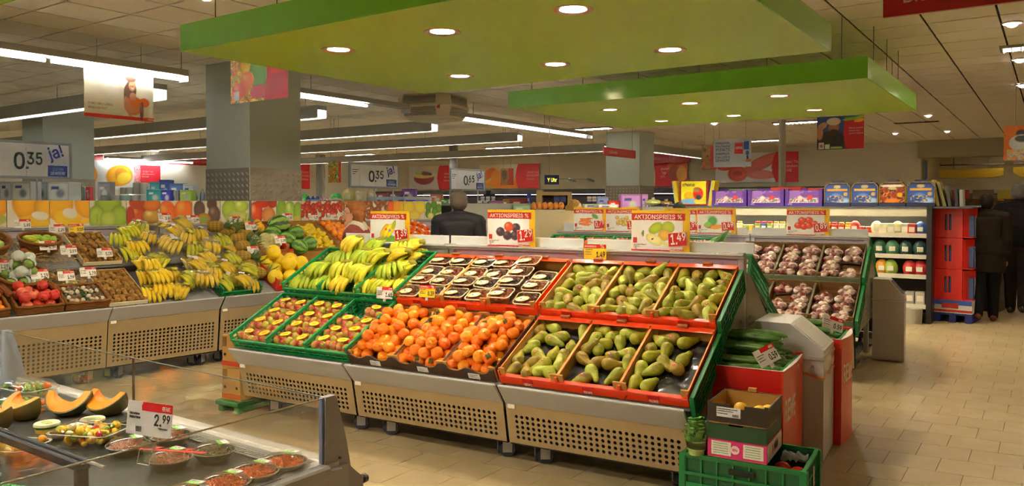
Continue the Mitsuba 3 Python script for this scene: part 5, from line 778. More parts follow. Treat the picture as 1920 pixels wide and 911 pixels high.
# ---------------------------------------------------------------- flat prints: a small painter on a vertex grid
class Pic:
    def __init__(s, w, h, bg, px=.012):
        s.w, s.h = w, h; s.nx, s.ny = max(2, int(round(w/px))+1), max(2, int(round(h/px))+1)
        s.X, s.Z = np.meshgrid(np.linspace(0, w, s.nx), np.linspace(0, h, s.ny), indexing='ij'); s.C = np.tile(lin(bg), (s.nx, s.ny, 1))
    def _m(s, m, c): s.C = s.C*(1-m[..., None])+np.asarray(c)*m[..., None]
    def ell(s, x, z, rx, rz, col, rot=0, soft=.12, rim=None, hi=None):
        a = math.radians(rot); dx, dz = (s.X-x*s.w), (s.Z-z*s.h); u, v = (dx*math.cos(a)+dz*math.sin(a))/(rx*s.w), (-dx*math.sin(a)+dz*math.cos(a))/(rz*s.h); d = np.hypot(u, v)
        c = lin(col)[None, None]*np.ones_like(s.C)
        if rim is not None: c = lin(col)*(1-np.clip(d, 0, 1)[..., None]**3)+lin(rim)*np.clip(d, 0, 1)[..., None]**3
        if hi is not None: k = np.clip(1-np.hypot(u+.3, v-.35)/.45, 0, 1)[..., None]; c = c*(1-k)+lin(hi)*k
        s._m(np.clip((1-d)/soft, 0, 1), c); return s
    def rect(s, x0, x1, z0, z1, col): s._m(((s.X >= x0*s.w) & (s.X <= x1*s.w) & (s.Z >= z0*s.h) & (s.Z <= z1*s.h)).astype(float), lin(col)); return s
    def wave(s, x0, col, amp=.04, left=False):      # a field with a curved edge
        e = x0*s.w+amp*s.w*np.sin(s.Z/s.h*math.pi); s._m(((s.X < e) if left else (s.X > e)).astype(float), lin(col)); return s
    def speck(s, cols, f=40, seed=0, x0=0, x1=1, z0=0, z1=1):
        t = nz(np.stack([s.X, 0*s.X, s.Z], -1), f, seed); t = np.clip((t-.5)*2.6+.5, 0, .999)*len(cols); C = np.array([lin(c) for c in cols])[t.astype(int)]
        m = ((s.X >= x0*s.w) & (s.X <= x1*s.w) & (s.Z >= z0*s.h) & (s.Z <= z1*s.h)).astype(float); s._m(m, C); return s
    def mesh(s):
        i = np.arange(s.nx*s.ny).reshape(s.nx, s.ny); a, b, c, d = i[:-1, :-1].ravel(), i[1:, :-1].ravel(), i[1:, 1:].ravel(), i[:-1, 1:].ravel()
        return trimesh.Trimesh(np.stack([s.X, 0*s.X, s.Z], -1).reshape(-1, 3), np.vstack([np.stack([a, b, c], 1), np.stack([a, c, d], 1)]), process=False), s.C.reshape(-1, 3)
def pic(parent, P, M, n='print', look='vc'): m, c = P.mesh(); c = np.minimum(c*1.35, .9); return part(parent, n, m, look, color=c, M=M)
def poster(label, M, P, t=.004, back='c9c6be', n_='poster', cat_='poster', wires=(), texts=()):
    """a board with a printed face towards -y of M; texts = (string, x, z, height, width, colour)"""
    k = thing(n_, label, cat_); part(k, 'board', bx(0, P.w, .0, t, 0, P.h), mat(back, .5), M=M); pic(k, P, M@Tr(0, -.001, 0))
    for s_, x, z, h, w, c in texts: part(k, 'lettering', mv(textw(s_, h, w, True), Tr(x*P.w, -.002, z*P.h)@LF), mat(c, .5), M=M)
    for x in wires: part(k, 'wire', tube([(x*P.w, t/2, P.h), (x*P.w, t/2, ZC-M[2, 3])], .0025, 5), mat('6a665c', .4), M=M); part(k, 'hook', mv(ball(1, (.008,)*3), Tr(x*P.w, -.003, P.h-.015)), mat('e4e2da', .3), M=M)
    return k
# picture panels over the left stand
def fruit(P, what):
    if what == 'mango': P.ell(.4, .9, .75, .75, 'd89a18', rim='b87410').ell(.5, .2, .6, .25, '9aa04a', 12).ell(.45, .42, .4, .05, 'b06a2a', -8)
    if what == 'lemonbanana': P.ell(.45, .95, .36, .75, 'd89c10', rim='b8780c').ell(1.0, .7, .38, .6, 'd8a214', 30, rim='b0760c').ell(.75, .2, .5, .28, 'e0b020', -8, rim='c08c14').ell(.78, .42, .22, .18, 'd6cdb8', -10)
    if what == 'banana': P.ell(.2, .9, .42, .7, 'dca012', rim='b47a0c').ell(.95, .9, .35, .65, 'd89a14', rim='b87a10').ell(.45, .3, .42, .4, 'e2b422', -20, rim='c4900f').ell(.5, .5, .2, .2, 'd9cfbd', -20).ell(.75, .15, .35, .12, 'd8a818', 10)
    if what == 'pear': P.ell(.5, .85, .4, .5, '86a02a', rim='4f701a').ell(.18, .35, .24, .5, '93a83a', rim='5c7c22').ell(.8, .35, .26, .5, '8aa632', rim='5a7a20').ell(.5, .25, .25, .35, 'a2b04a', rim='6d8a2a')
    if what == 'nectarine': P.ell(.3, .4, .34, .45, 'b4441e', rim='7a1e12', hi='e0a05a').ell(.1, .3, .16, .5, '9a2c18').ell(.75, .35, .3, .35, 'b08a3a', rim='8a5a22', hi='d8c070').ell(.75, .88, .35, .35, 'c46a22', rim='8a3a14').ell(.3, .92, .25, .3, 'a03a1c')
    if what == 'orange': P.ell(.2, .45, .32, .6, 'd8621a', rim='b04410', hi='e89a4a').ell(.75, .55, .35, .6, 'd86c1c', rim='b84c12', hi='eaa050').ell(.45, .1, .5, .25, 'c86420')
    if what == 'fig': P.ell(.25, .62, .22, .42, '55403a', rim='3a2a28').ell(.7, .85, .2, .3, '4a3630').ell(.78, .38, .24, .46, '5c443c', rim='3c2c2a', hi='8a7468').ell(.4, .18, .28, .3, 'a8742c', rim='7a4a1c').ell(.4, .18, .18, .18, '7a8a3a')
    if what == 'grape': P.ell(.3, .6, .28, .5, '9ab43c', rim='6f8f22').ell(.7, .75, .28, .32, 'a6bc48', rim='7c9a2a', hi='d2dc90').ell(.6, .25, .5, .3, 'b0b060', rim='8a9a4a')
    if what == 'tomato': P.ell(.2, .4, .3, .6, 'c8401a', rim='8a2010', hi='e8a060').ell(.5, .95, .3, .3, 'b83018').ell(.7, .35, .28, .4, 'c88a4a', rim='a04a20').ell(.85, .9, .2, .25, 'a02c14')
    if what == 'kiwi': P.ell(.2, .6, .22, .5, '86a83a', rim='58801f').ell(.55, .55, .24, .5, '9ab848', rim='6a9028', hi='d0de92').ell(.88, .5, .2, .5, '8cae3c', rim='5f8a24').ell(.4, .12, .25, .2, 'bcc878', rim='7a9a32').ell(.85, .1, .2, .2, 'b8b04a')
    if what in ('strawberry', 'nut', 'nut2'):
        c = {'strawberry': ('a82c18', '6f140c', 'd05a34'), 'nut': ('9a602c', '5a3416', 'c89458'), 'nut2': ('8a4a24', '4e2412', 'b87a4a')}[what]; g = np.random.default_rng(len(what)+3)
        for i in range(26): P.ell(g.random(), g.random(), g.uniform(.09, .16), g.uniform(.13, .22), c[0], g.uniform(0, 180), rim=c[1], hi=c[2])
    if what == 'papaya': P.ell(.2, .5, .28, .7, 'd8601c', rim='b03c10').ell(.6, .6, .26, .7, 'e09a22', rim='c87414').ell(.95, .5, .25, .6, 'e0b02c', rim='c8881a').ell(.25, .1, .4, .2, 'd88a4a')
    if what == 'lemon': P.ell(.25, .6, .3, .5, 'dcc030', rim='b89a1c').ell(.8, .7, .3, .45, 'e0c83c', rim='c0a020').ell(.5, .2, .34, .3, 'd8c458', rim='c8a82a')
    if what == 'lime': 
        for x, z in ((.2, .7), (.55, .8), (.85, .6), (.6, .4), (.2, .3)): P.ell(x, z, .2, .28, '4f7a22', rim='2c5214')
        P.ell(.35, .15, .2, .22, 'c8c070', rim='8aa03a').ell(.8, .15, .2, .2, 'c8c070', rim='8aa03a')
    return P
PB = [2.15, 2.458, 2.825, 3.195, 3.56, 3.916, 4.277, 4.616, 4.989, 5.349, 5.699, 6.003, 6.331, 6.683, 7.103, 7.396, 7.807, 8.142]
for a, b, w_, l in zip(PB, PB[1:], ('mango', 'lemonbanana', 'banana', 'pear', 'nectarine', 'orange', 'fig', 'grape', 'tomato', 'kiwi', 'strawberry', 'strawberry', 'nut', 'nut2', 'papaya', 'lemon', 'lime'), ('mango at the left frame edge', 'yellow melon and banana', 'two bananas', 'green pears', 'red nectarines', 'oranges', 'dark figs', 'green star fruit', 'tomatoes right of the grey post', 'green kiwi fruit', 'red peppers, left of a pair', 'red peppers, right of a pair', 'brown nuts above the lemons', 'dark brown nuts', 'orange papaya', 'lemons', 'green limes')):
    poster(f'fruit picture panel showing {l}', MM@Tr(a, 8.46, 1.374), fruit(Pic(b-a-.006, .256, 'cdc6b2', .008), w_), .006, 'a8a498', 'picture_panel', 'picture panel')
solo('panel_post', cbx(4.98, 5.0, 8.44, 8.47, 1.0, 1.64, .003), mat('5f646a', .4), 'thin grey post between the grape and tomato picture panels', 'post', M=MM)
# ---------------------------------------------------------------- rear stand: radicchio packs, carrots, leek
SR1, SR2 = slope(MS, 7.39, .515), slope(MS, 7.91, .852)
g_olive = proto('olive_carton', *[(n_, m_, (mat('5c6448', .6) if b_ is red else mat('6a4a2c', .7) if b_ is brn else b_), s_, c_) for n_, m_, b_, s_, c_ in carton(red, .06, .085, .1)])
def radic(gid, seed):
    g = np.random.default_rng(seed); P = []; c3 = []
    for i, (x, y) in enumerate(((-.042, -.028), (.04, -.03), (.0, .03))):
        m = ball(3, (.047, .036, .032)); v = np.asarray(m.vertices); t = np.clip((nz(v, 26, seed*3+i)-.40)*5, 0, 1); M = Tr(x+g.uniform(-.006, .006), y, .035)@Rz(g.uniform(0, 180)); P.append(('chunk', mv(m, M), 'vcg', True, mixc('6a1016', 'ecd8c8', t))); c3.append((x, y, .032))
    P.append(('tray', cbx(-.085, .085, -.065, .065, 0, .01, .003), mat('3a2418', .6), False, None)); P.append(('wrap', drape(c3, .043, (-.09, -.07), (.09, .07), 15, 12, seed=seed, amp=.022), 'film', True, None)); return proto(gid, *P)
g_rad = [radic(f'radicchio{i}', i) for i in range(3)]
for t, SR in ((0, SR1), (1, SR2)):
    for k in range(3):
        u = (-1.80, -1.41, -1.02)[k]; put('fruit_carton', g_olive, SR@Tr(u, 0, 0), f'olive cardboard tray of red and white radicchio packs, {("lower", "upper")[t]} {pos3[k]}', 'carton')
        for j in range(4):
            for i in range(2):
                if (i, j, k, t) in ((0, 3, 2, 0), (1, 1, 2, 1), (0, 2, 1, 0)): continue
                put('radicchio_pack', g_rad[(i+j+k) % 3], SR@Tr(u+(-.092, .092)[i], .085+.14*j, .02+R.uniform(0, .012))@Rz(R.uniform(-20, 20))@Rx(R.uniform(-8, 8)), f'film pack of red and white radicchio, {("lower", "upper")[t]} {pos3[k]} tray, {("front", "second", "third", "back")[j]} row, {("left", "right")[i]}', 'radicchio pack', 'radicchio packs on the rear stand')
CS = (-4.08, -3.68, -3.29, -2.9, -2.51, -2.19)
for k in range(5): put('green_crate', g_grn, SR2@Tr(CS[k], 0, .01), f'green crate of bagged vegetables on the rear stand, {("first", "second", "third", "fourth", "fifth")[k]} from the left', 'crate')
car = tube([(0, y, 0) for y in np.linspace(0, .17, 9)], [.004, .013, .016, .016, .015, .013, .011, .008, .003], 9); g_car = proto('carrot_bag', *[('carrot', mv(car, Tr(-.05+.025*i, R.uniform(-.01, .01), .02+.022*(i % 2))@Rz(R.uniform(-5, 5))), mat('d8641c', .5), True, None) for i in range(6)], ('leaf_tip', mv(ball(1, (.05, .03, .012)), Tr(0, -.01, .03)), mat('5a8a3a', .5), True, None), ('wrap', drape([(x, y, .03) for x in (-.04, 0, .04) for y in (.03, .09, .14)], .03, (-.08, -.02), (.08, .19), seed=9), 'film', True, None))
for k in range(5):
    for i in range(2):
        for j in range(3): put('carrot_bag', g_car, SR2@Tr(CS[k]+(-.09, .09)[i], .06+j*.18, .04+.03*(j == 2))@Rz(R.uniform(-12, 12)), 'clear bag of orange carrots in a green crate of the rear stand', 'carrot bag', 'carrot bags on the rear stand')
k = thing('leek_bundle', 'dark green leek leaves sticking up on the rear stand left of the tomato sign', 'leek')
for i in range(9): part(k, 'leaf', mv(ball(2, (.014, .13, .005)), SR2@Tr(-2.34+.016*i, .56, .13)@Rz(-58+4*i)@Rx(16+3*i)@Ry(20*i)), mat('3f6a2c' if i % 2 else '5c8a44', .5), smooth=True)
g_yel = g_lem
BK = MS@np.diag([-1., -1, 1, 1]); SB1, SB2 = slope(BK, -(2*TC-4.04), .515), slope(BK, -(2*TC-4.56), .852)
for j, (SB, l) in enumerate(((SB1, 'lower'), (SB2, 'upper'))): put('green_crate', g_grn, SB@Tr(1.44, 0, 0)@Sc(1, 1, 1.3), f'green crate at the right end of the centre stand\'s rear slope, {l}', 'crate')
balls('lemon', g_lem, SB1@Tr(1.44, 0, .0), 40, .034, (-.165, .015), (.165, .58), 71, 'yellow lemon on the hidden rear slope of the centre stand', 'lemon', 'lemons on the rear slope', scale=1.15, w0=.06)
BR = slope(BK, -(2*8.58-7.39), .515); BR2 = slope(BK, -(2*8.58-7.91), .852)
for j, (SB, l) in enumerate(((BR, 'lower'), (BR2, 'upper'))): put('green_crate', g_grn, SB@Tr(1.02, 0, 0)@Sc(1, 1, 1.3), f'green crate on the rear slope of the rear stand, {l}', 'crate')
# ---------------------------------------------------------------- wall cooler with goods, boxes on its roof
k = thing('refrigerated_shelf', 'long open refrigerated shelf with white lit canopy at the right, packed with goods', 'refrigerated shelf'); CX0, CX1, CY = -6.4, -1.38, 11.7
stl = mat('b9b6ac', .45); part(k, 'body', cat(bx(CX0, CX1, CY+.75, CY+.8, 0, 1.55), bx(CX0, CX1, CY+.05, CY+.8, 0, .14)), mat('3a3834', .6)); part(k, 'roof', bx(CX0, CX1, CY-.02, CY+.8, 1.535, 1.56), mat('3c4450', .5)); part(k, 'canopy', mv(extr(Polygon([(0, 1.43), (.02, 1.42), (.3, 1.50), (.3, 1.535), (0, 1.535)]), CX1-CX0), Tr(CX0, CY-.0, 0)@yz), mat('e6dfc4', .5))
part(k, 'end_panel', bx(CX1, CX1+.06, CY-.05, CY+.82, 0, 1.56), mat('17171a', .4)); part(k, 'lamp', bx(CX0+.1, CX1-.1, CY+.16, CY+.2, 1.43, 1.45), em, emitter=emit((14., 13., 10.)))
for z in (1.165, .88, .61, .22): part(k, 'shelf', cat(bx(CX0, CX1, CY+(.1 if z > .3 else 0), CY+.75, z-.015, z)), stl); part(k, 'shelf_edge', bx(CX0, CX1, CY+(.09 if z > .3 else -.01), CY+(.1 if z > .3 else 0), z-.03, z+.03), mat('cfc9b8', .4))
G8 = np.random.default_rng(5); pal = {1.165: ('d8c47a', 'c8d0b0', 'c03a2a', 'e0d8c0', 'd8b02c', '8aa84a', '3a5aa0', 'b0342a', 'e6dcb4'), .88: ('1c4a2c', '2c5a3c', '1a3a34', '3a6a4a', '6a2a24'), .61: ('d8962a', '8aa83a', 'c8b42c', 'b82a2a', 'd8d0b8', '4f7a2c'), .22: ('8a8a84', 'b8b0a0', '4a5a6a')}
goods = {}
def pack(c, kind):
    if (c, kind) not in goods:
        if kind == 'box': P = [('body', cbx(-.045, .045, -.05, .05, 0, .14, .006), mat(c, .4), False, None), ('label', bx(-.03, .03, -.052, -.05, .04, .1), mat('e8e0cc', .5), False, None)]
        if kind == 'bag': m = ball(2, (.07, .045, .085)); v = np.asarray(m.vertices); m.vertices = v*(1+.25*(nz(v, 30, len(c)+3)-.5))[:, None]+[0, 0, .08]; P = [('bag', m, mat(c, .25, coat=.6), True, None), ('label', bx(-.03, .03, -.05, -.046, .05, .1), mat('d8d8c0', .5), False, None)]
        if kind == 'slim': P = [('body', cbx(-.036, .036, -.03, .03, 0, .12, .008), mat(c, .4), False, None), ('top', cbx(-.03, .03, -.025, .025, .12, .145, .006), mat('d8a02c' if c[0] > 'b' else 'c8302a', .4), False, None), ('label', bx(-.028, .028, -.032, -.03, .03, .085), mat('e0d8b8', .5), False, None)]
        if kind == 'cup': P = [('cup', lathe([(.0006, 0), (.03, 0), (.04, .09), (.0006, .09)], 14), mat(c, .4), 40, None), ('lid', lathe([(.0006, .1), (.042, .1), (.042, .09), (.0006, .09)], 14), mat('e6e2d8', .4), 40, None)]
        if kind == 'bottle': P = [('bottle', lathe([(.0006, 0), (.028, 0), (.03, .01), (.03, .09), (.012, .13), (.012, .15), (.0006, .15)], 12), mat(c, .25), 40, None), ('cap', lathe([(.0006, .165), (.014, .165), (.014, .148), (.0006, .148)], 12), mat('d8322a' if c[0] < 'b' else '2c4a8a', .4), 40, None)]
        goods[c, kind] = proto(f'goods{len(goods)}', *P)
    return goods[c, kind]
for z, zn in ((1.165, 'top'), (.88, 'second'), (.61, 'third'), (.22, 'bottom')):
    for i, x in enumerate(np.arange(CX1-.1, CX0+2.2 if z > 1 else CX1-1.0, -.092 if z > 1 else -.118 if z != .88 else -.17)):
        kind = ('cup' if i % 9 > 6 else 'slim' if i > 9 else 'box' if i % 3 else 'bag') if z == 1.165 else 'bag' if z in (.88, .61) else 'box'; c = pal[z][int(G8.integers(len(pal[z])))]
        if z == .61 and i % 3 == 2: continue
        put('chilled_pack', pack(c, kind), Tr(x+G8.uniform(-.008, .008), CY+.17+G8.uniform(0, .03), z)@Rz(G8.uniform(-6, 6))@Sc(1.15 if z > 1 else 1.3), f'small {dict(box="carton", slim="slim carton", bag="bag", cup="cup", bottle="bottle")[kind]} on the {zn} shelf of the refrigerated shelf', 'food pack', f'{kind} packs on the {zn} cooler shelf')
# purple, blue and yellow chocolate boxes on the roof
def showbox(x0, x1, y, z, h, d, col, P, label, texts=()):
    k = thing('display_carton', label, 'carton'); m_ = mat(col, .35, coat=.3); e = .012
    part(k, 'tray', cat(bx(x0, x1, y, y+e, z, z+.05), bx(x0, x0+e, y, y+d, z, z+h), bx(x1-e, x1, y, y+d, z, z+h), bx(x0, x1, y+d-e, y+d, z, z+h*1.06), bx(x0, x1, y, y+d, z, z+e)), m_); part(k, 'inner_packs', cbx(x0+e+.003, x1-e-.003, y+.03, y+d-.03, z+e, z+h*.93, .006), m_)
    pic(k, P, Tr(x0+e+.01, y+.027, z+.03)); part(k, 'corner', cat(cbx(x0, x0+.05, y-.001, y+e, z, z+h, .003), cbx(x1-.05, x1, y-.001, y+e, z, z+h, .003)), m_)
    for s_, a, b, hh, w, c in texts: part(k, 'lettering', mv(textw(s_, hh, w, True), Tr(x0+a, y-.002, z+b)@LF), mat(c, .5))
ZR = 1.56
def xmas(w, h): return Pic(w, h, '5a2c86', .012).speck(('6a3c96', '8a62b0', '5a2c86'), 8, 3).ell(.5, .12, .62, .42, 'd8d0d8', soft=.4).speck(('c8bcc8', 'b03a4a', 'e8e0e4', '7a4a6a', '5f8a5a'), 30, 4, .1, .9, .12, .42).ell(.7, .5, .1, .2, 'c04050').ell(.4, .45, .08, .16, 'd8c8b8')
for i, (a, b) in enumerate(((-4.35, -3.81), (-3.79, -3.26), (-3.24, -2.72))): showbox(a, b, 11.72, ZR, .25, .36, '47217e', xmas(b-a-.06, .2), f'purple chocolate display carton with a snowy scene on the cooler roof, {pos3[i]}', ((('ab', .04, .02, .03, .06, 'c8b8d8'),)))
def winter(w, h): return Pic(w, h, '15245a', .01).ell(.5, .45, .8, .7, '274a96', soft=.6).ell(.75, .15, .35, .2, '9ab8dc', soft=.6).ell(.45, .3, .3, .3, '6a8ac8', soft=.5).speck(('274a96', '1c3472', 'd8b04a', '3a62b0'), 22, 5, .1, .75, .1, .4).rect(.08, .92, .66, .8, 'c89a3a').ell(.5, .9, .16, .1, 'b8a878').ell(.85, .5, .09, .11, 'b89a4a')
def fire(w, h): return Pic(w, h, '3a1408', .01).speck(('6a1c08', 'a83410', '3a1408', 'd8761c', '1c0c08'), 18, 6).ell(.5, .92, .5, .08, 'e8dcc8').ell(.5, .78, .2, .06, 'c8b890').ell(.8, .45, .12, .13, 'e0a02c').ell(.5, .15, .4, .15, 'd87a1c', soft=.6)
for i, (a, b, f_, l) in enumerate(((-2.69, -2.34, winter, 'left'), (-2.33, -1.98, winter, 'second'), (-1.97, -1.64, fire, ''), (-1.63, -1.29, winter, 'right'))):
    k = thing('gift_box', f'{"dark blue" if f_ is winter else "dark red and orange"} winter-print gift box with handle cutout on the cooler roof{", "+l+" one" if l else ""}', 'box'); y = 11.7
    oct_ = Polygon([(0, 0), (b-a, 0), (b-a, .25), (b-a-.05, .31), (.05, .31), (0, .25)]); part(k, 'body', mv(extr(oct_, .2), Tr(a, y+.2, ZR+.02)@LF), mat('141c40' if f_ is winter else '301408', .35)); P = f_(b-a-.03, .26); pic(k, P, Tr(a+.015, y-.002, ZR+.04)); part(k, 'gold_trim', mv(extr(oct_.difference(oct_.buffer(-.008)), .003), Tr(a, y, ZR+.02)@LF), mat('b8983c', .3, .6)); part(k, 'tray', cbx(a-.002, b+.002, y-.012, y+.22, ZR, ZR+.05, .004), mat('151d45', .4)); part(k, 'lid_tab', cbx(a+.09, b-.09, y+.05, y+.07, ZR+.33, ZR+.36, .003), mat('2a2c50', .4))
k = thing('display_carton', 'yellow and dark red candy display carton with cartons fanned open on the cooler roof', 'carton'); a, b, y = -4.97, -4.42, 11.72
part(k, 'box', cbx(a+.08, b-.0, y+.02, y+.3, ZR, ZR+.40, .006), mat('7a1c14', .4)); P = Pic(b-a-.14, .36, 'e6c81c', .01).ell(.3, .35, .2, .2, 'e0b010', rim='c89a10').ell(.68, .45, .22, .3, 'c8281c').ell(.62, .62, .14, .12, '8a5a30').ell(.4, .12, .5, .12, '6a9ac8').ell(.75, .12, .25, .12, 'e0c040').ell(.7, .3, .12, .12, '20202a')
pic(k, P, Tr(a+.11, y+.018, ZR+.03)); part(k, 'lettering', mv(textw('choco', .05, .2, True), Tr(a+.13, y+.016, ZR+.31)@LF), mat('3a2010'))
for s, x in ((-1, a+.05), (1, b+.03)): part(k, 'flap', mv(cbx(-.03, .03, 0, .2, 0, .4, .004), Tr(x, y, ZR)@Ry(s*9)), mat('e0c020', .4)); part(k, 'flap_edge', mv(bx(-.032, -.02, -.002, 0, .0, .4), Tr(x, y, ZR)@Ry(s*9)), mat('8ab0d0', .4))
for i, (x, rz, c, h) in enumerate(((-1.2, 10, '8a7a3c', .36), (-1.12, 14, '6a6238', .34), (-1.06, 9, '3a3c34', .28), (-.98, 4, '20242c', .24), (-.93, 2, '8a8a80', .22))): solo('leaning_carton', mv(cbx(-.02, .02, 0, .3, 0, h, .004), Ry(-rz)), mat(c, .5), f'thin carton leaning on the cooler end, {("tallest, olive", "second, dull olive", "third, dark", "fourth, black", "grey, rightmost")[i]}', 'carton', M=Tr(x-.06, 11.75, ZR))
solo('shelf_extension', bx(-1.4, -.86, 11.7, 12.2, 1.535, 1.56), mat('3c4450', .5), 'dark board carrying the leaning cartons beside the cooler', 'shelf')
for i, (a, b, c) in enumerate(((-4.2, -3.75, '6a7a5a'), (-3.55, -3.1, 'b02c20'), (-3.0, -2.5, 'b83a28'), (-2.45, -2.33, '5a6aa8'))): solo('flat_box', cbx(a, b, 12.05, 12.35, ZR, ZR+.27+.02*(i % 2), .006), mat(c, .5), f'box behind the purple cartons on the cooler roof, {("greyish green", "red, left", "red, right", "pale blue, narrow")[i]}', 'box')
# red cardboard display on a blue pallet
k = thing('red_display', 'three-tier red cardboard display with bottle windows on a blue pallet', 'display'); DM = Tr(-1.33, 12.02, 0)@Rz(-6)
part(k, 'pallet', cat(*[bx(x, x+.08, 0, .6, .0, .1) for x in (0, .19, .38)], bx(0, .46, 0, .6, .1, .125)), mat('14246a', .5), M=DM); part(k, 'skirt', bx(0, .46, 0, .58, .125, .3), mat('b8b4b0', .5), M=DM); part(k, 'skirt_band', cat(bx(-.002, .462, -.003, .0, .14, .17), bx(.1, .3, -.003, 0, .19, .26)), mat('b82a20', .5), M=DM); part(k, 'skirt_wave', bx(0, .46, -.002, 0, .235, .3), mat('2c4a9a', .5), M=DM)
for i in range(3):
    z = .3+i*.42; P = sbox(0, z, .34, z+.415); w_ = [rrect(.13, .16, z+.1, z+.32, .012), rrect(.18, .21, z+.1, z+.32, .012)]
    part(k, 'tier', mv(extr(P.difference(unary_union(w_)), .01), Tr(0, .01, 0)@LF), mat('c81c12', .4, coat=.3), M=DM); part(k, 'tier_body', cat(bx(0, .01, .01, .55, z, z+.415), bx(.0, .46, .545, .555, z, z+.415), bx(.33, .34, .01, .1, z, z+.415), bx(0, .46, .01, .55, z, z+.012)), mat('b81a10', .45), M=DM)
    for j, x in enumerate((.145, .195)): part(k, 'bottle', mv(lathe([(.0006, 0), (.02, 0), (.02, .17), (.009, .21), (.009, .24), (.0006, .24)], 10), Tr(x, .04, z+.09)), mat('3a5a9a' if j else '5a6a8a', .3), smooth=40, M=DM)
    part(k, 'side_wing', mv(cbx(0, .012, 0, .3, z, z+.40, .003), Tr(.34, .02, 0)@Rz(-22)), mat('d02418', .4), M=DM)
    for j in range(4): part(k, 'carton', cbx(.37, .45, .12+j*.1, .2+j*.1, z+.015, z+.3, .004), mat(('3a4a7a', '8a9ab0', 'b0b4b8', '4a5a8a')[j], .4), M=DM)
part(k, 'top_tray', cat(bx(-.02, .5, -.02, .56, 1.55, 1.57)), mat('7a8aa0', .5), M=DM)
solo('bucket', lathe([(.0006, 0), (.10, 0), (.11, .2), (.0006, .2)], 20), mat('8f8a78', .6), 'pale round bucket standing on the floor under the cooler end', 'bucket', M=Tr(-1.52, 11.62, 0), smooth=40)
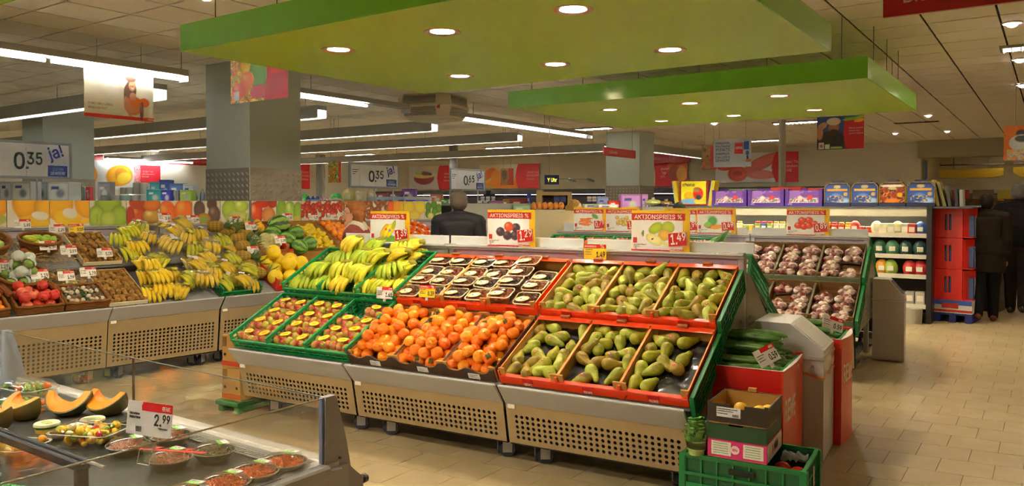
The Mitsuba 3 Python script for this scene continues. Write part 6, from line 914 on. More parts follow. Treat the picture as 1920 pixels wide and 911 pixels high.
# ---------------------------------------------------------------- people
SPH = trimesh.creation.icosphere(2).vertices
def bone(*js): return m3.Manifold.hull_points(np.vstack([SPH*np.asarray(r)+np.asarray(p) for p, r in js]))
def skin(bs, edge=.022, it=6):
    m = m3.Manifold.batch_boolean(bs, m3.OpType.Add).refine_to_length(edge); q = m.to_mesh(); t = trimesh.Trimesh(q.vert_properties[:, :3], q.tri_verts, process=True); trimesh.smoothing.filter_taubin(t, .5, .53, it); return t
def person(label, pos, face, H, skinc, hair, coat, legsc, shoe, step=.0, long_coat=.0, hairlen=.0, girth=1., arms=None, look=0., lean=0.):
    """a standing or walking adult; local x right, y forward, z up; face = heading in degrees from +Y towards -X"""
    k = thing('person', label, 'person'); M = Tr(pos[0], pos[1], 0)@Rz(face); q = lambda *p: np.array(p)*H; r = lambda a, g_=1: a*H*g_; A = arms or {}
    hd = q(0, .012+lean, .932); Rl = Rz(look)[:3, :3]; hp = lambda *p: hd+Rl@q(*p)
    J = {}
    for s in (-1, 1):
        J['sh', s] = q(s*.108*girth, lean*.8, .815); e, w = A.get(s, ((s*.138, -.02, .64), (s*.135, .035, .50))); J['el', s], J['wr', s] = q(*e), q(*w)
        J['hip', s] = q(s*.05, 0, .52); st = step*s; J['kn', s] = q(s*.05, .07*st+.012+abs(step)*.02, .285); J['an', s] = q(s*.05, .13*st-.03*(st < 0)-.005, .045+(.05*abs(step) if st < 0 else 0))
    def torso(e): return [bone((q(-.06*girth, 0, .56), (r(.068+e, girth), r(.062+e, girth), r(.06+e))), (q(.06*girth, 0, .56), (r(.068+e, girth), r(.062+e, girth), r(.06+e))), (q(0, lean*.4, .68), (r(.085+e, girth), r(.066+e, girth), r(.05)))), bone((q(0, lean*.4, .66), (r(.088+e, girth), r(.064+e, girth), r(.05))), (q(-.06, lean*.8, .785), (r(.052+e), r(.056+e), r(.05+e))), (q(.06, lean*.8, .785), (r(.052+e), r(.056+e), r(.05+e)))), bone((J['sh', -1], r(.034+e)), (q(0, lean*.8, .835), r(.042+e)), (J['sh', 1], r(.034+e)))]
    def arm(s, e, cut=1.): w = J['el', s]+(J['wr', s]-J['el', s])*cut; return [bone((J['sh', s], r(.036+e)), (J['el', s], r(.026+e))), bone((J['el', s], r(.0255+e)), (w, r(.0185+e*.8)))]
    def leg(s, e, foot=True):
        L = [bone((J['hip', s], r(.057+e)), (J['kn', s], r(.036+e))), bone((J['kn', s], r(.035+e)), (J['an', s], r(.023+e)))]
        if foot: L.append(bone((J['an', s]+q(0, -.018, -.022), r(.019)), (J['an', s]+q(0, .085, -.03), r(.014)), (J['an', s], r(.022))))
        return L
    head = [bone((hp(0, .002, .012), (r(.045), r(.056), r(.056))), (hp(0, .018, -.03), (r(.034), r(.036), r(.032)))), bone((hp(0, .045, -.055), r(.018)), (hp(0, .012, -.04), r(.03))), bone((q(0, lean*.9, .83), r(.034)), (hp(0, -.006, -.04), r(.031))), bone((hp(0, .056, .006), r(.006)), (hp(0, .070, -.016), r(.0085)), (hp(0, .056, -.018), r(.0105)))]
    for s in (-1, 1): head.append(bone((hp(s*.046, -.002, .006), (r(.006), r(.011), r(.016))), (hp(s*.044, .002, -.012), (r(.005), r(.008), r(.008)))))
    body = skin(head+torso(0)+[b for s in (-1, 1) for b in arm(s, 0)+leg(s, 0)], .018*H/1.7, 4)
    hands = []
    for s in (-1, 1):
        w, d = J['wr', s], J['wr', s]-J['el', s]; d = d/np.linalg.norm(d); c = np.array([-s*.25, .97, 0]); c = c-d*(c@d); c /= np.linalg.norm(c); nrm = np.cross(d, c)
        P = lambda a, b, n=0: w+d*a+c*b+nrm*n
        hands.append(bone((P(.01, 0), .021), (P(.08, -.028), .012), (P(.085, .026), .012)))
        for f, (b, L_) in enumerate(((.027, .068), (.010, .078), (-.009, .072), (-.027, .056))): hands += [bone((P(.082, b), .0095), (P(.082+L_*.5, b*1.05, -s*.012), .0085)), bone((P(.082+L_*.5, b*1.05, -s*.012), .0085), (P(.082+L_*.85, b, -s*.034), .007))]
        hands += [bone((P(.03, .026), .012), (P(.06, .048, -s*.012), .0095)), bone((P(.06, .048, -s*.012), .0095), (P(.092, .05, -s*.024), .008))]
    q_ = m3.Manifold.batch_boolean([m3.Manifold(m3.Mesh(np.asarray(body.vertices, np.float32), np.asarray(body.faces, np.uint32)))]+hands, m3.OpType.Add).to_mesh(); bm = trimesh.Trimesh(q_.vert_properties[:, :3], q_.tri_verts, process=False)
    part(k, 'body', bm, mat(skinc, .55), smooth=60, M=M)
    hem = .50-long_coat; cb = torso(.016)+[b for s in (-1, 1) for b in arm(s, .012, .97)]+[bone((q(-.05*girth, 0, hem+.02), (r(.075), r(.07), r(.02))), (q(.05*girth, 0, hem+.02), (r(.075), r(.07), r(.02))), (q(-.045*girth, 0, .6), (r(.078, girth), r(.074, girth), r(.04))), (q(.045*girth, 0, .6), (r(.078, girth), r(.074, girth), r(.04)))), bone((q(-.02, lean*.9-.004, .845), r(.038)), (q(.02, lean*.9-.004, .845), r(.038)), (q(0, lean*.9-.01, .868), r(.036)))]
    c_ = skin(cb, .02, 5); v = np.asarray(c_.vertices); c_.vertices = v+.007*(nz(v, 11, 2)-.5)[:, None]*np.array([1, 1, .3]); part(k, 'jacket', c_, mat(coat, .7), smooth=True, M=M)
    part(k, 'collar', mv(lathe([(r(.043), 0), (r(.046), r(.022)), (r(.042), r(.03)), (r(.037), r(.024))], 18), Tr(0, (lean*.9-.004)*H, .855*H)), mat(coat, .7), smooth=True, M=M)
    part(k, 'trousers', skin([b for s in (-1, 1) for b in leg(s, .013, False)]+[bone((q(-.04, 0, .53), r(.075)), (q(.04, 0, .53), r(.075)))], .024, 5), mat(legsc, .75), smooth=True, M=M)
    for s in (-1, 1): part(k, 'shoe', skin([bone((J['an', s]+q(0, -.022, -.02), r(.024)), (J['an', s]+q(0, .095, -.03), r(.018)), (J['an', s]+q(0, 0, .01), r(.027)))], .02, 3).slice_plane([0, 0, 0.002], [0, 0, 1], cap=False), mat(shoe, .5), smooth=True, M=M)
    if hair:
        hs = [bone((hp(0, -.012, .026), (r(.051), r(.056), r(.054))), (hp(0, -.02, .0), (r(.05), r(.05), r(.05))))]
        if hairlen > .3: hs += [bone((hp(0, -.05, .0), r(.04)), (hp(0, -.062, -.14), r(.042)), (hp(.01, -.045, -.24), r(.018)))]
        elif hairlen > 0: hs += [bone((hp(s*.034, -.022, .01), r(.03)), (hp(s*.03, -.034, -.04), r(.024))) for s in (-1, 1)]+[bone((hp(0, -.03, .04), r(.045)), (hp(0, .03, .052), r(.022)))]
        hm_ = m3.Manifold.batch_boolean(hs, m3.OpType.Add)-bone((hp(-.03, .06, -.03), r(.034)), (hp(.03, .06, -.03), r(.034)), (hp(.02, .07, .02), r(.026)), (hp(-.02, .07, .02), r(.026)), (hp(0, .09, -.09), r(.03)))
        hm_ = hm_.refine_to_length(.014).to_mesh(); ht = trimesh.Trimesh(hm_.vert_properties[:, :3], hm_.tri_verts); v = np.asarray(ht.vertices); ht.vertices = v+ht.vertex_normals*(.012*(nz(v*[1, 1, .5], 90, 3)-.4))[:, None]; part(k, 'hair', ht, mat(hair, .7), smooth=True, M=M)
    for s in (-1, 1):
        e = part(k, 'eye', mv(ball(1, (r(.0095), r(.006), r(.0065))), Tr(*hp(s*.019, .052, .006))), mat('d8d0c4', .3), smooth=True, M=M); part(e, 'iris', mv(ball(1, (r(.0045), r(.003), r(.005))), Tr(*hp(s*.019, .0565, .006))), mat('2a1c12', .3), smooth=True, M=M)
        part(k, 'eyebrow', mv(ball(1, (r(.014), r(.004), r(.003))), Tr(*hp(s*.02, .053, .022))), mat(hair or '6a5a4a', .7), smooth=True, M=M)
    part(k, 'mouth', mv(ball(1, (r(.016), r(.005), r(.0045))), Tr(*hp(0, .054, -.036))), mat('96524a', .5), smooth=True, M=M)
    return k, M, hp, q, r
ax = lambda v: math.degrees(math.atan2(-v[0], v[1]))       # heading of a vector, as Rz angle from +Y
k, M, hp, q, r = person('woman in profile with short auburn hair, glasses and striped grey scarf by the oranges', (-5.52, 5.36), ax((-.80, -.45)), 1.60, 'c89478', '6a3d1c', '54221c', '2a2a30', '241c18', hairlen=.1, look=4, lean=.01)
part(k, 'scarf', skin([bone((q(-.03, .0, .852), r(.05)), (q(.03, .0, .852), r(.05)), (q(0, .03, .83), r(.052))), bone((q(.02, .055, .82), r(.028)), (q(.045, .09, .66), r(.03)))], .02, 4), mat('a9a598', .85), smooth=True, M=M)
for i in range(7): part(k, 'scarf_stripe', mv(cbx(-.007, .007, -.0, .012, -.05, .05, .003), Tr(*(q(.058+.003*i, .04, .86-.028*i)))@Rz(-50)@Ry(30)), mat('26262c', .85), M=M)
for s in (-1, 1): part(k, 'glasses', cat(mv(trimesh.creation.torus(r(.0155), .0014, 20, 6), Tr(*hp(s*.02, .064, .005))@Rx(90)), tube([hp(s*.036, .06, .008), hp(s*.046, .0, .01)], .0013, 5)), mat('5a4a3a', .3, .6), M=M)
person('man seen from behind in a black jacket behind the prune sign', (-5.03, 6.3), ax((-.50, .86)), 1.72, 'b88a70', '3c342c', '0c0d10', '18181c', '121212', girth=1.08, look=6)
k, M, hp, q, r = person('woman with long blond hair in a raspberry jacket left of the carrot sign', (-5.6, 9.65), ax((.45, .85)), 1.64, 'c09a7c', '8a6a34', '7c1440', '2a2a34', '1a1a1a', hairlen=.5, look=-30)
part(k, 'bag_strap', tube([q(.02, -.1, .80), q(.10, -.085, .72), q(.12, -.06, .62)], .008, 8), mat('d8d4cc', .5), M=M, smooth=True)
person('dark-haired person mostly hidden behind the pear price sign', (-4.15, 9.95), ax((-.3, .9)), 1.60, '8a6248', '0c0a0a', '23232a', '18181c', '141414', hairlen=.0)
person('person walking away in a brown hip-length jacket and dark trousers at the right', (-.74, 12.35), ax((-.05, 1)), 1.72, '7a5844', '1c1512', '170e07', '0a0a0d', '5a2414', step=.55, long_coat=.12, girth=1.12, look=-15)
person('person in a black jacket and grey cap walking away at the right frame edge', (-.42, 13.45), ax((.1, 1)), 1.87, '8a6a54', '5a5654', '0a0a0c', '1d160f', '1c1612', step=-.5, girth=1.1, look=20)
# ---------------------------------------------------------------- price signs on the rails
def aktion(M, price, P, label, w=.42, h=.285, lines=()):
    k = thing('price_sign', label, 'price sign'); part(k, 'board', cbx(0, w, 0, .005, 0, h, .001), mat('e8b414', .4), M=M); part(k, 'white_field', bx(0, w*.885, -.0015, 0, .006, h*.76), mat('f2f0e8', .4), M=M)
    pic(k, P, M@Tr(w*.16, -.0025, h*.10)); part(k, 'banner', bx(.002, w*.92, -.0025, 0, h*.755, h*.925), mat('b8201a', .4), M=M)
    part(k, 'heading', mv(textw('AKTIONSPREIS %', h*.098, w*.82, True), Tr(w*.05, -.003, h*.79)@LF), mat('f0ddd0'), M=M)
    B = M@Tr(w*.80, -.004, h*.30)@Ry(-5); part(k, 'price_box', cat(bx(-w*.16, w*.16, -.002, .0015, -h*.17, h*.17)), mat('b81c18', .4), M=B); part(k, 'price_frame', mv(extr(sbox(-w*.16, -h*.17, w*.16, h*.17).difference(sbox(-w*.15, -h*.155, w*.15, h*.155)), .001), Tr(0, -.002, 0)@LF), mat('e8a0a0', .4), M=B)
    a, b = price.split('.'); part(k, 'price', mv(textw(a+'.', h*.24, w*.11, True), Tr(-w*.13, -.003, -h*.11)@LF), mat('f4ece6'), M=B); part(k, 'price_cents', mv(textw(b, h*.19, w*.15, True), Tr(-w*.015, -.003, -h*.03)@LF), mat('f4ece6'), M=B)
    part(k, 'footer_text', mv(textw('AKTIONSPREIS', h*.04, w*.24, True), Tr(w*.66, -.002, h*.028)@LF), mat('b8301a'), M=M)
    part(k, 'foot_line', bx(0, w*.66, -.002, 0, .0, .012), mat('b0283a', .4), M=M); part(k, 'small_mark', bx(w*.03, w*.1, -.0025, 0, h*.2, h*.33), mat('b02a2a', .4), M=M); part(k, 'code_square', mv(cat(*[bx(i*.006, i*.006+.004, -.002, 0, j*.006, j*.006+.004) for i in range(5) for j in range(5) if (i*3+j*5) % 4]), Tr(w*.79, 0, h*.56)), mat('8a8a84', .5), M=M) if False else None
    for i, l in enumerate(lines): part(k, 'text_line', mv(textw(l, h*.03), Tr(w*.04, -.003, h*(.15-.045*i))@LF), mat('55534c'), M=M)
    return k
Wd = 'dcdad2'
Pn = lambda: Pic(.25, .19, Wd, .006)
def p_pear(): return Pn().ell(.45, .7, .24, .2, '9ab02a', 30, rim='7a9020').ell(.8, .72, .2, .25, 'a4b43a', rim='88982c').ell(.7, .45, .2, .22, 'c8a43a', rim='a8802a').ell(.4, .28, .28, .2, 'd8d49a', -25, rim='b0b85a').ell(.75, .12, .14, .08, 'c8c88a', -30).ell(.35, .3, .04, .03, '5a4a2a').ell(.08, .5, .04, .12, '4a7a2a')
def p_plum():
    P = Pn()
    for x, z in ((.2, .45), (.45, .3), (.72, .3), (.75, .62)): P.ell(x, z, .17, .2, '2a1c22', rim='150e14', hi='5a4a52')
    return P.ell(.5, .66, .18, .21, 'c84a24', rim='8a2414', hi='e88a5a')
def p_ban(): return Pn().ell(.5, .12, .4, .2, '5a8a2c').ell(.35, .5, .12, .38, 'd8b41c', -38, rim='b89014').ell(.5, .5, .11, .4, 'e8c828', -38, rim='c8a018').ell(.65, .5, .1, .42, 'dcb81c', -38, rim='b89014').ell(.75, .75, .08, .24, '9aa02a', -25).ell(.42, .55, .05, .06, 'c83a2a').ell(.58, .5, .045, .06, '3a5aa0')
def p_car(): 
    P = Pn(); g = np.random.default_rng(2)
    for i in range(9): P.ell(.4+g.uniform(-.2, .2), .45+g.uniform(-.2, .2), .32, .06, 'd87a3a', g.uniform(-20, 20), rim='b8561c')
    return P.ell(.85, .8, .2, .14, '4a8a3a', -30)
def p_pot():
    P = Pn(); g = np.random.default_rng(3)
    for i in range(14): P.ell(g.uniform(.3, .95), g.uniform(.25, .75), .11, .12, 'c8a850', rim='8a6a24', hi='e0d090')
    return P
def p_leaf(): return Pn().ell(.4, .6, .28, .35, '3f8a3a', soft=.4, rim='2a6428').ell(.3, .3, .3, .15, 'b0503a', -10).ell(.6, .25, .3, .14, 'd89a3a', 10).ell(.2, .4, .16, .16, '6aa83a')
def p_tom():
    P = Pn()
    for x, z in ((.2, .4), (.42, .35), (.35, .68), (.62, .7), (.62, .4), (.82, .5)): P.ell(x, z, .17, .19, 'c83a24', rim='96200f', hi='e89a7a')
    return P
for F_, s, z, pr, P, l in ((5.19, -4.402, 1.25, '1.39', p_ban(), 'yellow and red price sign with bananas, 1.39, on the centre rail'), (5.19, -3.22, 1.268, '1.29', p_plum(), 'yellow and red price sign with dark plums, 1.29, before the beige panel'), (5.19, -2.028, 1.268, '1.49', p_pear(), 'yellow and red price sign with pears, 1.49, on the centre rail'),
        (8.54, -4.075, 1.266, '0.79', p_car(), 'price sign with carrots, 0.79, on the rear rail'), (8.54, -3.657, 1.266, '1.49', p_pot(), 'price sign with potatoes on the rear rail, cut by the pear sign'), (8.54, -2.56, 1.266, '0.69', p_leaf(), 'price sign with leafy vegetables, 0.69, on the rear rail'), (8.54, -1.61, 1.266, '0.89', p_tom(), 'price sign with tomatoes, 0.89, over the radicchio packs'), (8.56, -2.96, 1.262, '0.99', p_pot(), 'price sign half hidden between the pear and leaf signs')):
    aktion(MS@Tr(s, F_-(0 if F_ > 6 else .0), z-(.0)), pr, P, l, lines=('aus Deutschland', 'Klasse I', '1 kg'))
solo('cardboard_sheet', mv(cbx(0, .575, 0, .012, 0, 1.52, .003), Tr(-5.3, 7.95, 0)@Rz(34)@Ry(.8)), mat('b9ab88', .7), 'tall beige cardboard panel standing behind the prune sign', 'panel')
solo('white_carton', cbx(0, .16, 0, .12, 0, .1, .004), mat('c8ccd0', .5), 'small white carton on the rear rail before the blond woman', 'carton', M=MS@Tr(-4.22, 8.56, 1.266))
# ---------------------------------------------------------------- hanging boards and wall posters
PM = lambda x, y, z, rz=0: Tr(x, y, z)@Rz(rz)
Pv = Pic(.80, .56, 'c9c0a6', .009).rect(0, 1, 0, .07, 'b8221c').ell(.66, .62, .085, .2, '4a2c1e').ell(.68, .70, .055, .12, 'b8805c', rim='a06a4a').ell(.6, .52, .05, .2, '4a2a1c').ell(.70, .30, .15, .20, 'c8641c', rim='b0501a').ell(.86, .38, .08, .1, 'c4581c').ell(.62, .27, .05, .22, 'b87a56', 16).ell(.72, .22, .12, .05, 'b87a56', 24).ell(.69, .48, .05, .09, 'b8805c').ell(.82, .2, .03, .2, '5a3028').rect(.68, .8, .0, .07, 'b8221c').ell(.66, .84, .09, .07, '4a2c1e').ell(.36, .62, .16, .2, 'd2ccb8', soft=.7).ell(.08, .85, .03, .04, 'a84a2c').ell(.675, .69, .035, .01, '6a3a2c').ell(.685, .645, .02, .012, 'e0d0c4')
poster('hanging cream poster of a smiling woman in an orange top at upper left', PM(-8.70, 4.37, 2.555, 90), Pv, wires=(.18, .82), n_='hanging_poster', texts=(('VIVESS', .05, .90, .035, .22, '4a4438'), ('home & lifestyle', .12, .83, .016, .22, '8a8270'), ('RUND UMS LEBEN.', .05, .25, .022, .28, '9a927e'), ('RUNDUM GUT.', .05, .17, .022, .22, '9a927e'), ('REWE', .91, .02, .018, .07, 'e8d8d0')))
g = np.random.default_rng(4); Pf = Pic(.86, .59, 'c88a3a', .010).speck(('c8641c', 'd8a02c', '6a8a2c', 'c83a1c', 'd8c080', '3f6a24', 'e0c040'), 24, 3, 0, .62).ell(.28, .62, .12, .26, 'd8b02c', rim='a87a14').ell(.4, .75, .06, .2, 'e0c030').ell(.5, .42, .16, .3, '5a8a3a', 25, rim='3a6420').ell(.3, .35, .13, .16, 'd8703a', hi='f0b080').ell(.15, .2, .14, .14, 'c8503a', hi='e8a090').ell(.5, .15, .16, .12, 'b84a5a').wave(.60, 'b02430', .05).ell(.8, .25, .22, .22, 'a83a4a', soft=.6).rect(.72, .94, .42, .74, 'c02a2a').rect(.86, .92, .58, .76, '24408a').rect(.05, .16, .04, .2, 'd0ccd8')
poster('hanging poster of mixed fruit with red field in front of the grey column', PM(-6.71, 4.8, 2.585), Pf, wires=(.1, .9), n_='hanging_poster', texts=(('REWE', .75, .54, .035, .11, 'f0e0dc'), ('%', .66, .66, .05, None, 'e8d8d0')))
Pc = Pic(.80, .60, '1c3a66', .009).ell(.3, .25, .34, .34, '22221c').ell(.36, .66, .13, .2, '8a5a3c', rim='6a4028').ell(.36, .84, .16, .12, 'b8a890').ell(.36, .52, .1, .1, '3a2418').ell(.12, .72, .12, .1, 'a87450', 30).ell(.06, .5, .08, .22, 'a06a48').wave(.62, 'a81c20', -.05).rect(.04, .15, .02, .22, 'd0d4c4').rect(.17, .27, .02, .16, 'c8d0bc').rect(.30, .55, .02, .08, '9ab060').rect(.06, .13, .06, .16, 'b03a4a').ell(.8, .92, .26, .06, '8aa030', 8).ell(.9, .84, .12, .05, 'd8a020', 8).ell(.75, .97, .2, .04, '2c7a4a', 5)
poster('hanging poster of a bearded man in a cap with red field at right', PM(-3.58, 15., 2.58), Pc, wires=(.1, .9), n_='hanging_poster', texts=(('Werde gesehen', .68, .60, .028, .24, 'e0b0a8'), ('und sei ein', .68, .52, .028, .18, 'e0b0a8'), ('echtes Original', .68, .44, .028, .24, 'e0b0a8')))
k = thing('hanging_sign', 'large dark red loyalty card banner hanging at the top right', 'hanging sign'); M = PM(-.995, 6., 2.9); part(k, 'board', bx(0, 2.6, 0, .006, 0, .42), mat('9c0f14', .4), M=M); part(k, 'edge', bx(0, 2.6, -.001, .007, -.006, 0), mat('c8a8a0', .4), M=M); part(k, 'lettering', mv(textw('Die PAYBACK Karte. Jetzt beantragen!', .075, None, True), Tr(.12, -.002, .085)@LF), mat('b89a8c', .5), M=M)
for x in (.2, 2.4): part(k, 'wire', tube([(x, .003, .42), (x, .003, ZC-2.9)], .003, 5), mat('4a4438'), M=M)
Pr = Pic(.68, .50, 'b4b8bc', .009).rect(.56, .78, .46, .86, 'b8201c').rect(.80, .94, .60, .9, '2a4a9a').ell(.9, .48, .05, .09, '2a4a9a').ell(.9, .32, .03, .1, '2a3a6a').ell(.92, .22, .08, .06, 'b86a2c').ell(.5, .95, .5, .15, 'c8ccd0', soft=.8)
poster('hanging silver loyalty poster with red square near the pale post', PM(-5.02, 13.6, 2.245), Pr, wires=(.15, .85), n_='hanging_poster', texts=tuple((t, .05, .82-.125*i, .035, .26, '4a5a8a') for i, t in enumerate(('EINKAUFEN,', 'PAYBACK', 'PUNKTE', 'SAMMELN,', 'EINLÖSEN &', 'SPAREN!')))+(('REWE', .585, .62, .045, .12, 'f0e4e0'),))
for M, P, l in ((PM(-5.78, 15., 2.27), Pic(.30, .48, '6a5a2c', .015).speck(('8a6a2c', '5a6a2c', 'b84a24', '3f4a1c'), 14, 8).wave(.55, 'a83028', .05), 'small narrow fruit poster hanging left of the silver poster'), (PM(-12.4, 11.2, 2.03, 0), Pic(.38, .44, '7a8a3c', .015).speck(('c8502c', '5a8a2c', 'd8a03c', '3a6a24', 'd8d0b0'), 16, 9).rect(.8, 1, 0, 1, 'b83028'), 'small fruit and vegetable poster left of the white 0.35 sign'),
        (PM(-14.3, 14.6, 2.0), Pic(.40, .45, '7a1810', .015).ell(.3, .35, .2, .2, 'c84a24').ell(.72, .35, .2, .2, 'c8502c').ell(.5, .6, .3, .2, 'b83a20').ell(.45, .8, .2, .12, '5a6a2c').rect(0, 1, 0, .08, '2c100a'), 'dark red tomato poster hanging behind the shelves'), (PM(-11.0, 15.4, 2.04), Pic(.38, .40, '6a4a1c', .015).speck(('8a5a1c', '4a3414', 'a8802c', '7a2418'), 18, 10).ell(.3, .6, .2, .35, '3a2c1c').wave(.6, '8a2018', .05), 'small brown poster hanging before the pasta salad poster'),
        (PM(-.63, 14., 2.25), Pic(.75, .52, 'c8681c', .012).ell(.3, .75, .1, .14, '2a1c14').ell(.3, .5, .22, .25, 'c8ccd0').ell(.3, .62, .12, .1, '23262c').speck(('d8a050', 'c8c4b0', '8aa0b0', 'd8842c'), 20, 11, .05, .95, .02, .32), 'orange poster of a cook hanging at the right frame edge')): poster(l, M, P, n_='hanging_poster', wires=(.2, .8))
def wallposter(M, w, h, P, lines, label, red=True):
    poster(label, M, P, .03, n_='wall_poster', texts=tuple((t, .80 if red else .3, .62-.14*i, .09*h, None, 'e0a8a0') for i, t in enumerate(lines)))
wall = PM
P = Pic(2.5, 1.02, 'c9c6c8', .03).ell(.35, .5, .25, .3, '7a2430').ell(.35, .62, .26, .14, 'd8c88a').ell(.22, .72, .09, .08, '8aa83a').ell(.38, .68, .1, .08, '5a2030').ell(.48, .66, .06, .06, '3a2c44').ell(.5, .92, .2, .1, 'd8c8a0').wave(.70, 'b8222a', -.05); wallposter(PM(-23.5, 25.92, 2.2), 2.5, .95, P, ('Jeden Tag', 'ein bisschen', 'besser'), 'back wall poster of a dessert bowl with red field')
P = Pic(2.95, .98, 'cdc6bc', .03).ell(.2, .45, .3, .6, 'd0a850', soft=.5).ell(.15, .6, .16, .2, 'c8641c', 30).ell(.3, .5, .1, .3, 'd88a3c', 20).ell(.5, .2, .4, .2, 'd88020').wave(.66, 'b82028', -.04); wallposter(PM(-19.6, 25.92, 2.2), 2.9, .95, P, ('Jeden Tag', 'ein bisschen', 'besser'), 'back wall poster of orange salad with red field')
P = Pic(2.75, .98, 'd0ced0', .025).ell(.12, .66, .14, .26, 'c8503c', rim='a83a2c').ell(.28, .3, .13, .28, 'c8503a', rim='a8402c').ell(.12, .66, .07, .12, '963224').ell(.28, .3, .06, .1, '963224').ell(.55, .62, .28, .24, 'cc7068', 24, rim='b85a54').ell(.55, .28, .2, .17, 'cc7c78', -3, rim='b8605c').rect(.3, .5, 0, 1, 'd0ced0') if False else Pic(2.75, .98, 'd0ced0', .025).ell(.12, .66, .14, .26, 'c8503c', rim='a83a2c').ell(.28, .3, .13, .28, 'c8503a', rim='a8402c').ell(.12, .66, .07, .12, '963224').ell(.28, .3, .06, .1, '963224').ell(.58, .66, .26, .22, 'cc7068', 24, rim='b85a54').ell(.56, .26, .19, .17, 'cc7c78', -3, rim='b8605c').wave(.74, 'b8202a', -.05)
wallposter(PM(-9.5, 25.92, 2.3), 2.75, .98, P, ('Jeden Tag', 'genießen', 'REWE'), 'back wall poster of pink sliced ham with red field, behind the pale post')
P = Pic(1.45, .95, 'b8202a', .03).ell(.75, .72, .3, .25, 'c8642c').ell(.68, .5, .2, .3, '8a2c1c').ell(.85, .45, .14, .3, 'd89a4a').ell(.05, .3, .12, .6, 'c8b8a8'); wallposter(PM(-11.95, 25.92, 2.2), 1.45, .95, P, ('Jeden', 'Tag', 'gut'), 'red wall poster with roast meat right of the far column', False)
LW = lambda y, z: Tr(XL+.03, y, z)@Rz(90)
P = Pic(1.9, .95, 'c8ccd8', .025).ell(.1, .5, .14, .4, 'd89a1c', rim='b87a14').ell(.62, .5, .26, .4, 'dca01c', 14, rim='b8780c').ell(.66, .5, .13, .3, 'c8801c', 30).ell(.7, .42, .14, .2, 'e8b02c', 20); wallposter(LW(12.75, 2.05), 1.9, .95, P, (), 'left wall poster of cut mango')
P = Pic(.95, .62, 'b81c30', .03); wallposter(LW(14.42, 2.28), .95, .62, P, ('Jeden Tag', 'ein bisschen', 'besser'), 'red wave-edged slogan board beside the mango poster', False)
P = Pic(2.4, 1.05, '9ab4b4', .03).ell(.3, .66, .3, .26, 'd0ccc0').ell(.38, .7, .08, .16, 'c8a03c').ell(.4, .6, .04, .1, 'b83a2a').wave(.62, 'c0202a', -.06); wallposter(LW(19.6, 2.2), 2.4, 1.05, P, ('Jeden Tag', 'ein bisschen', 'besser'), 'left wall poster with blue bowl and red field right of the large column')
def redsign(M, w, h, txt, label, c='a8161c', tc='c87a78', hang=True):
    k = thing('hanging_sign', label, 'hanging sign'); part(k, 'board', bx(0, w, 0, .03, 0, h), mat(c, .4), M=M); part(k, 'lettering', mv(textw(txt, h*.32, None, True), Tr(w*.1, -.002, h*.33)@LF), mat(tc, .5), M=M)
    if hang:
        for x in (.1*w, .9*w): part(k, 'wire', tube([(x, .015, h), (x, .015, ZC-M[2, 3])], .004, 5), mat('5a564c'), M=M)
redsign(Tr(-8.3, 15.62, 2.68)@Rz(90), 1.61, .19, '   Backmarkt', 'bright red section sign in front of the far square column', 'c81e1a', 'e8b8b0'); redsign(PM(-11.76, 25.6, 3.02), 1.5, .33, 'Frische Eier', 'dark red section sign on the back wall right of the far column')
redsign(LW(15.7, 2.98), 2.4, .27, 'Fischkonserven | Gewürze', 'long dark red section sign on the left wall, middle', hang=False); redsign(LW(12.9, 2.98), .48, .27, 'Reis', 'short dark red section sign on the left wall beside the left column', hang=False); redsign(LW(19.5, 2.92), 1.5, .35, 'Eilig Welt', 'dark red section sign on the left wall right of the large column', hang=False)
# large white price boards over the shelves
def jasign(x, y, z, w, h, price, label, poles):
    k = thing('price_board', label, 'price board'); M = Tr(x, y, z)@Rz(90); part(k, 'panel', bx(0, w, 0, .02, 0, h), mat('f0f2f6', .35), M=M)
    fr = sbox(-.02, -.02, w+.02, h+.02).difference(sbox(.012, .012, w-.012, h-.012)); part(k, 'frame', mv(extr(fr, .03), Tr(0, .026, 0)@LF), mat('9aa2ae', .3, .5), M=M)
    a, b = price.split('.'); part(k, 'price', mv(textw(a, h*.46, w*.12, True), Tr(w*.35, -.003, h*.24)@LF), mat('14202a'), M=M); part(k, 'price_dot', bx(w*.495, w*.525, -.003, 0, h*.24, h*.30), mat('14202a'), M=M); part(k, 'price_cents', mv(textw(b, h*.34, w*.17, True), Tr(w*.50, -.003, h*.38)@LF), mat('14202a'), M=M)
    part(k, 'logo', mv(mv(textw('ja!', h*.34, w*.17, True), Rz(18)), Tr(w*.765, -.003, h*.53)@LF), mat('24308a'), M=M); part(k, 'logo_field', bx(w*.74, w*.965, -.002, 0, .015, h*.36), mat('24408a', .4), M=M); part(k, 'slogan', mv(textw('CLEVER', h*.08, w*.13, True), Tr(w*.785, -.004, h*.215)@LF), mat('b0c0e0'), M=M); part(k, 'slogan', mv(textw('SPAREN!', h*.10, w*.17, True), Tr(w*.765, -.004, h*.085)@LF), mat('dce4f4'), M=M)
    for q in (.18, .5): part(k, 'seam', bx(w*q, w*q+.003, -.001, 0, .01, h-.01), mat('a8aeb8', .4), M=M)
    for i in range(3): part(k, 'text_line', bx(w*.04, w*(.16-.03*i), -.002, 0, h*(.72-.09*i), h*(.75-.09*i)), mat('5a626c'), M=M)
    for q in poles: part(k, 'pole', tube([(w*q, .01, 0), (w*q, .01, -z+.01)], .012, 8), mat('a9aeb4', .3, .5), M=M)
